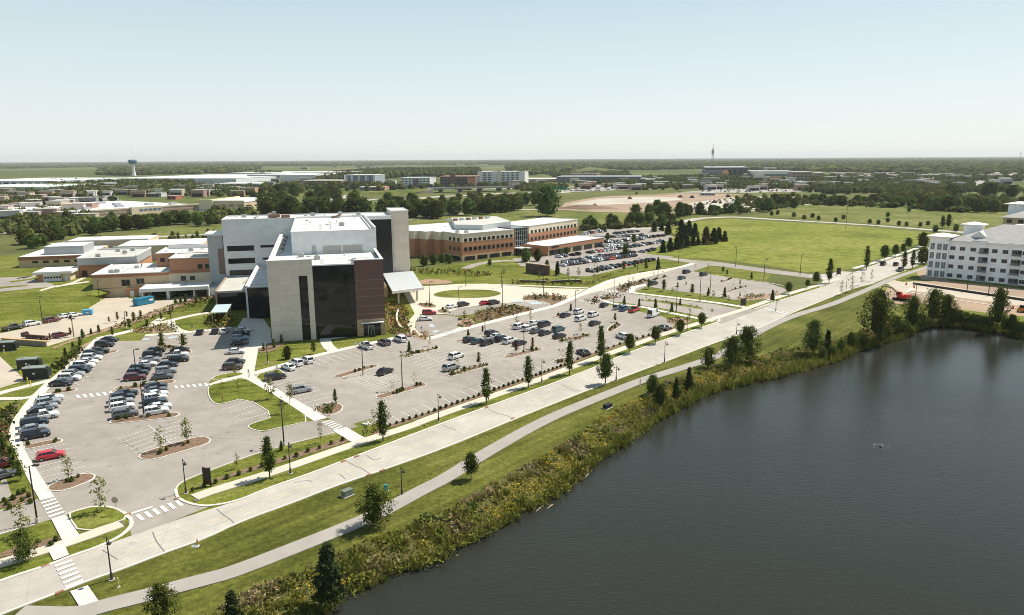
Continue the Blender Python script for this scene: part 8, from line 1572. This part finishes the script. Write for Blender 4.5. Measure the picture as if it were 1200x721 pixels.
t = thing('road_embankment', 'grassy embankment carrying the road up to the overpass', 'embankment', w0, math.atan2(d_.y, d_.x)); part('slope', [M_meadow], t, fn=lambda b: b.add([(-220, -14, 0), (-52.5, -14, 0), (-21, 0, 5.3), (-21, 26, 5.3), (-52.5, 40, 0), (-220, 40, 0), (-200, 0, .6), (-200, 26, .6)], [(0, 1, 2, 6), (6, 2, 3, 7), (3, 4, 5, 7), (0, 6, 7, 5), (1, 4, 3, 2)]))
# green highway sign gantries
for i, (x, y, ty) in enumerate([(651, 227, 218), (660, 226.5, 219)]):
    p = G(x, y); h = height(x, y, ty); t = thing('highway_sign', ['green highway sign board left of the pair', 'green highway sign board right of the pair'][i], 'sign', p); part('board', [fcol((.02, .20, .14))], t, [(-5, 5, -.2, .2, h * .55, h)]); part('post', [W_steel], t, [(-3.2, -2.9, .21, .5, 0, h * .9)]); part('post', [W_steel], t, [(2.9, 3.2, .21, .5, 0, h * .9)])
# site vehicles on the building plot, as the photo shows them: small dark machines
for i, (x, y) in enumerate([(697, 242.5), (738, 233.5), (746, 227.8), (811, 232), (837, 238), (844, 238.5), (853, 231), (797, 231.5)]):
    t = thing('earth_mover', ['dark dozer by the heap on the bare plot', 'small machine on the gravel pad', 'machine at the top edge of the bare plot', 'machine parked right of the pad', 'red and grey excavator near the far trees', 'dark excavator beside the red one', 'loader at the plot corner', 'tiny loader on the pad edge'][i], 'machine', G(x, y, 0) + Vector((0, 0, .1)), i * .9, 'machines on the building plot'); part('body', [fcol([(.10, .09, .08), (.35, .10, .05), (.30, .24, .10)][i % 3])], t, [(-2.4, 2, -1.3, 1.3, .8, 2.2)]); part('cab', [C_glass], t, [(-.8, .8, -.9, .9, 2.21, 3.3)]); part('track', [C_tyre], t, [(-2.6, 2.6, 1.0, 1.5, 0, .95)]); part('track', [C_tyre], t, [(-2.6, 2.6, -1.5, -1.0, 0, .95)]); part('blade', [C_trim], t, [(2.7, 3.0, -1.6, 1.6, .1, 1.3)])
t = thing('soil_heap', 'long brown heap of soil and rubble on the bare plot', 'heap', G(686, 244.5)); b = MB(); R_ = random.Random(8)
b.lathe([(22, 0), (17, 1.2), (10, 2.6), (4, 3.4), (0, 3.5)], 16); b.v = [(x * 1.6 + R_.uniform(-.6, .6), y * .5 + R_.uniform(-.5, .5), max(0, z + R_.uniform(-.3, .4)) if z > 0 else 0) for x, y, z in b.v]; b.build('heap', fcol((.20, .13, .09)), t)
# fountain splash on the lake
t = thing('lake_fountain', 'small white aerator splash out on the dark lake', 'fountain', G(1032, 523.5, WZ) ); M_foam = mat('foam', (.40, .41, .39), .6)
b = MB(); R_ = random.Random(4)
for i in range(60): a, r = R_.uniform(0, 6.28), R_.uniform(.1, 1.5); x, y, z = r * math.cos(a) * 1.2, r * math.sin(a), R_.uniform(.01, .06) + max(0, .45 - r * .5) * R_.random(); s = R_.uniform(.02, .07); b.add([(x - s, y, z), (x, y - s, z), (x + s, y, z + s * .4), (x, y + s, z)], [(0, 1, 2, 3)])
b.build('spray', M_foam, t); b = MB(); b.lathe([(.25, -.05), (.28, .12), (.1, .2), (0, .2)], 10); b.build('nozzle', C_trim, t)
# driftwood at the water's edge
for i, (x, y) in enumerate([(601, 610), (572, 626), (645, 594), (632, 597), (688, 558), (760, 500)]):
    p = G(x, y, WZ); o = thing('driftwood_log', ORD[i + 1] + ' pale driftwood log from the left at the edge of the lake', 'log', p + Vector((0, 0, .02)), .75 + i * .06, 'driftwood logs'); b = MB(); b.tube((-.9, 0, 0), (.8, .12, .05), .09, .05, 7); b.build('trunk', mat('driftwood', (.42, .36, .26), .9), o, True); b = MB(); b.tube((.1, .02, .04), (.4, .3, .15), .04, .02, 5); b.build('branch', MATS['driftwood'], o)

# ---------------- small town buildings beyond the fields
R_ = random.Random(12)
TOWN = [((0, 300), (221, 233), 34, (.62, .60, .56)), ((-5, 104), (234, 262), 26, (.55, .50, .45)), ((690, 960), (207.5, 224), 58, (.60, .57, .53)), ((960, 1190), (206, 220), 34, (.60, .58, .54)), ((300, 470), (213, 223), 9, (.58, .54, .50)), ((600, 700), (214, 222), 8, (.60, .57, .53)), ((40, 560), (193.5, 199), 26, (.64, .63, .61)), ((880, 1190), (191, 201), 14, (.64, .63, .61))]
for (x0, x1), (y0, y1), n, base in TOWN:
    for i in range(n):
        x, y = R_.uniform(x0, x1), R_.uniform(y0, y1) - (R_.uniform(x0, x1) - 600) * 0; p = G(x, y); k = mpp(p); L = R_.uniform(4, 12) * k; L = min(max(L, 18), 95); d_ = L * R_.uniform(.4, .7); h = R_.uniform(6, 10) * (1.35 if k > 3 else 1)
        c = R_.choice([base, base, (.42, .33, .27), (.50, .42, .33), (.36, .22, .17), (.30, .29, .29)]); t = thing('town_building', 'small flat roofed building among the trees of the far town', 'building', p, R_.uniform(-.25, .5), 'small town buildings', True)
        part('wall', [fcol(c)], t, [(-L / 2, L / 2, 0, d_, 0, h)]); part('roof', [R_.choice([W_roofw, W_roofw, W_roofg, MATS['brown_roof']])], t, [(-L / 2 - .3, L / 2 + .3, -.3, d_ + .3, h + .003, h + .5)]); part('shopfront', [W_glass2], t, [(-L * .4, L * .4, -.15, -.01, .6, h * .55)])
# ---------------- air
hz_ = MB(); hz_.box(-19500, 19500, -1000, 31500, -2.9, 175); m = bpy.data.materials.new('haze_air'); m.use_nodes = True; n = m.node_tree; n.nodes.remove(n.nodes['Principled BSDF']); v = n.nodes.new('ShaderNodeVolumePrincipled'); v.inputs['Color'].default_value = (.97, 1.0, 1.0, 1); v.inputs['Density'].default_value = 4.4e-5; v.inputs['Anisotropy'].default_value = .1
n.links.new(v.outputs[0], n.nodes['Material Output'].inputs['Volume'])
hz_o = hz_.build('haze', m); hz_o['kind'] = 'stuff'; hz_o['label'] = 'thin pale summer haze over the plain'
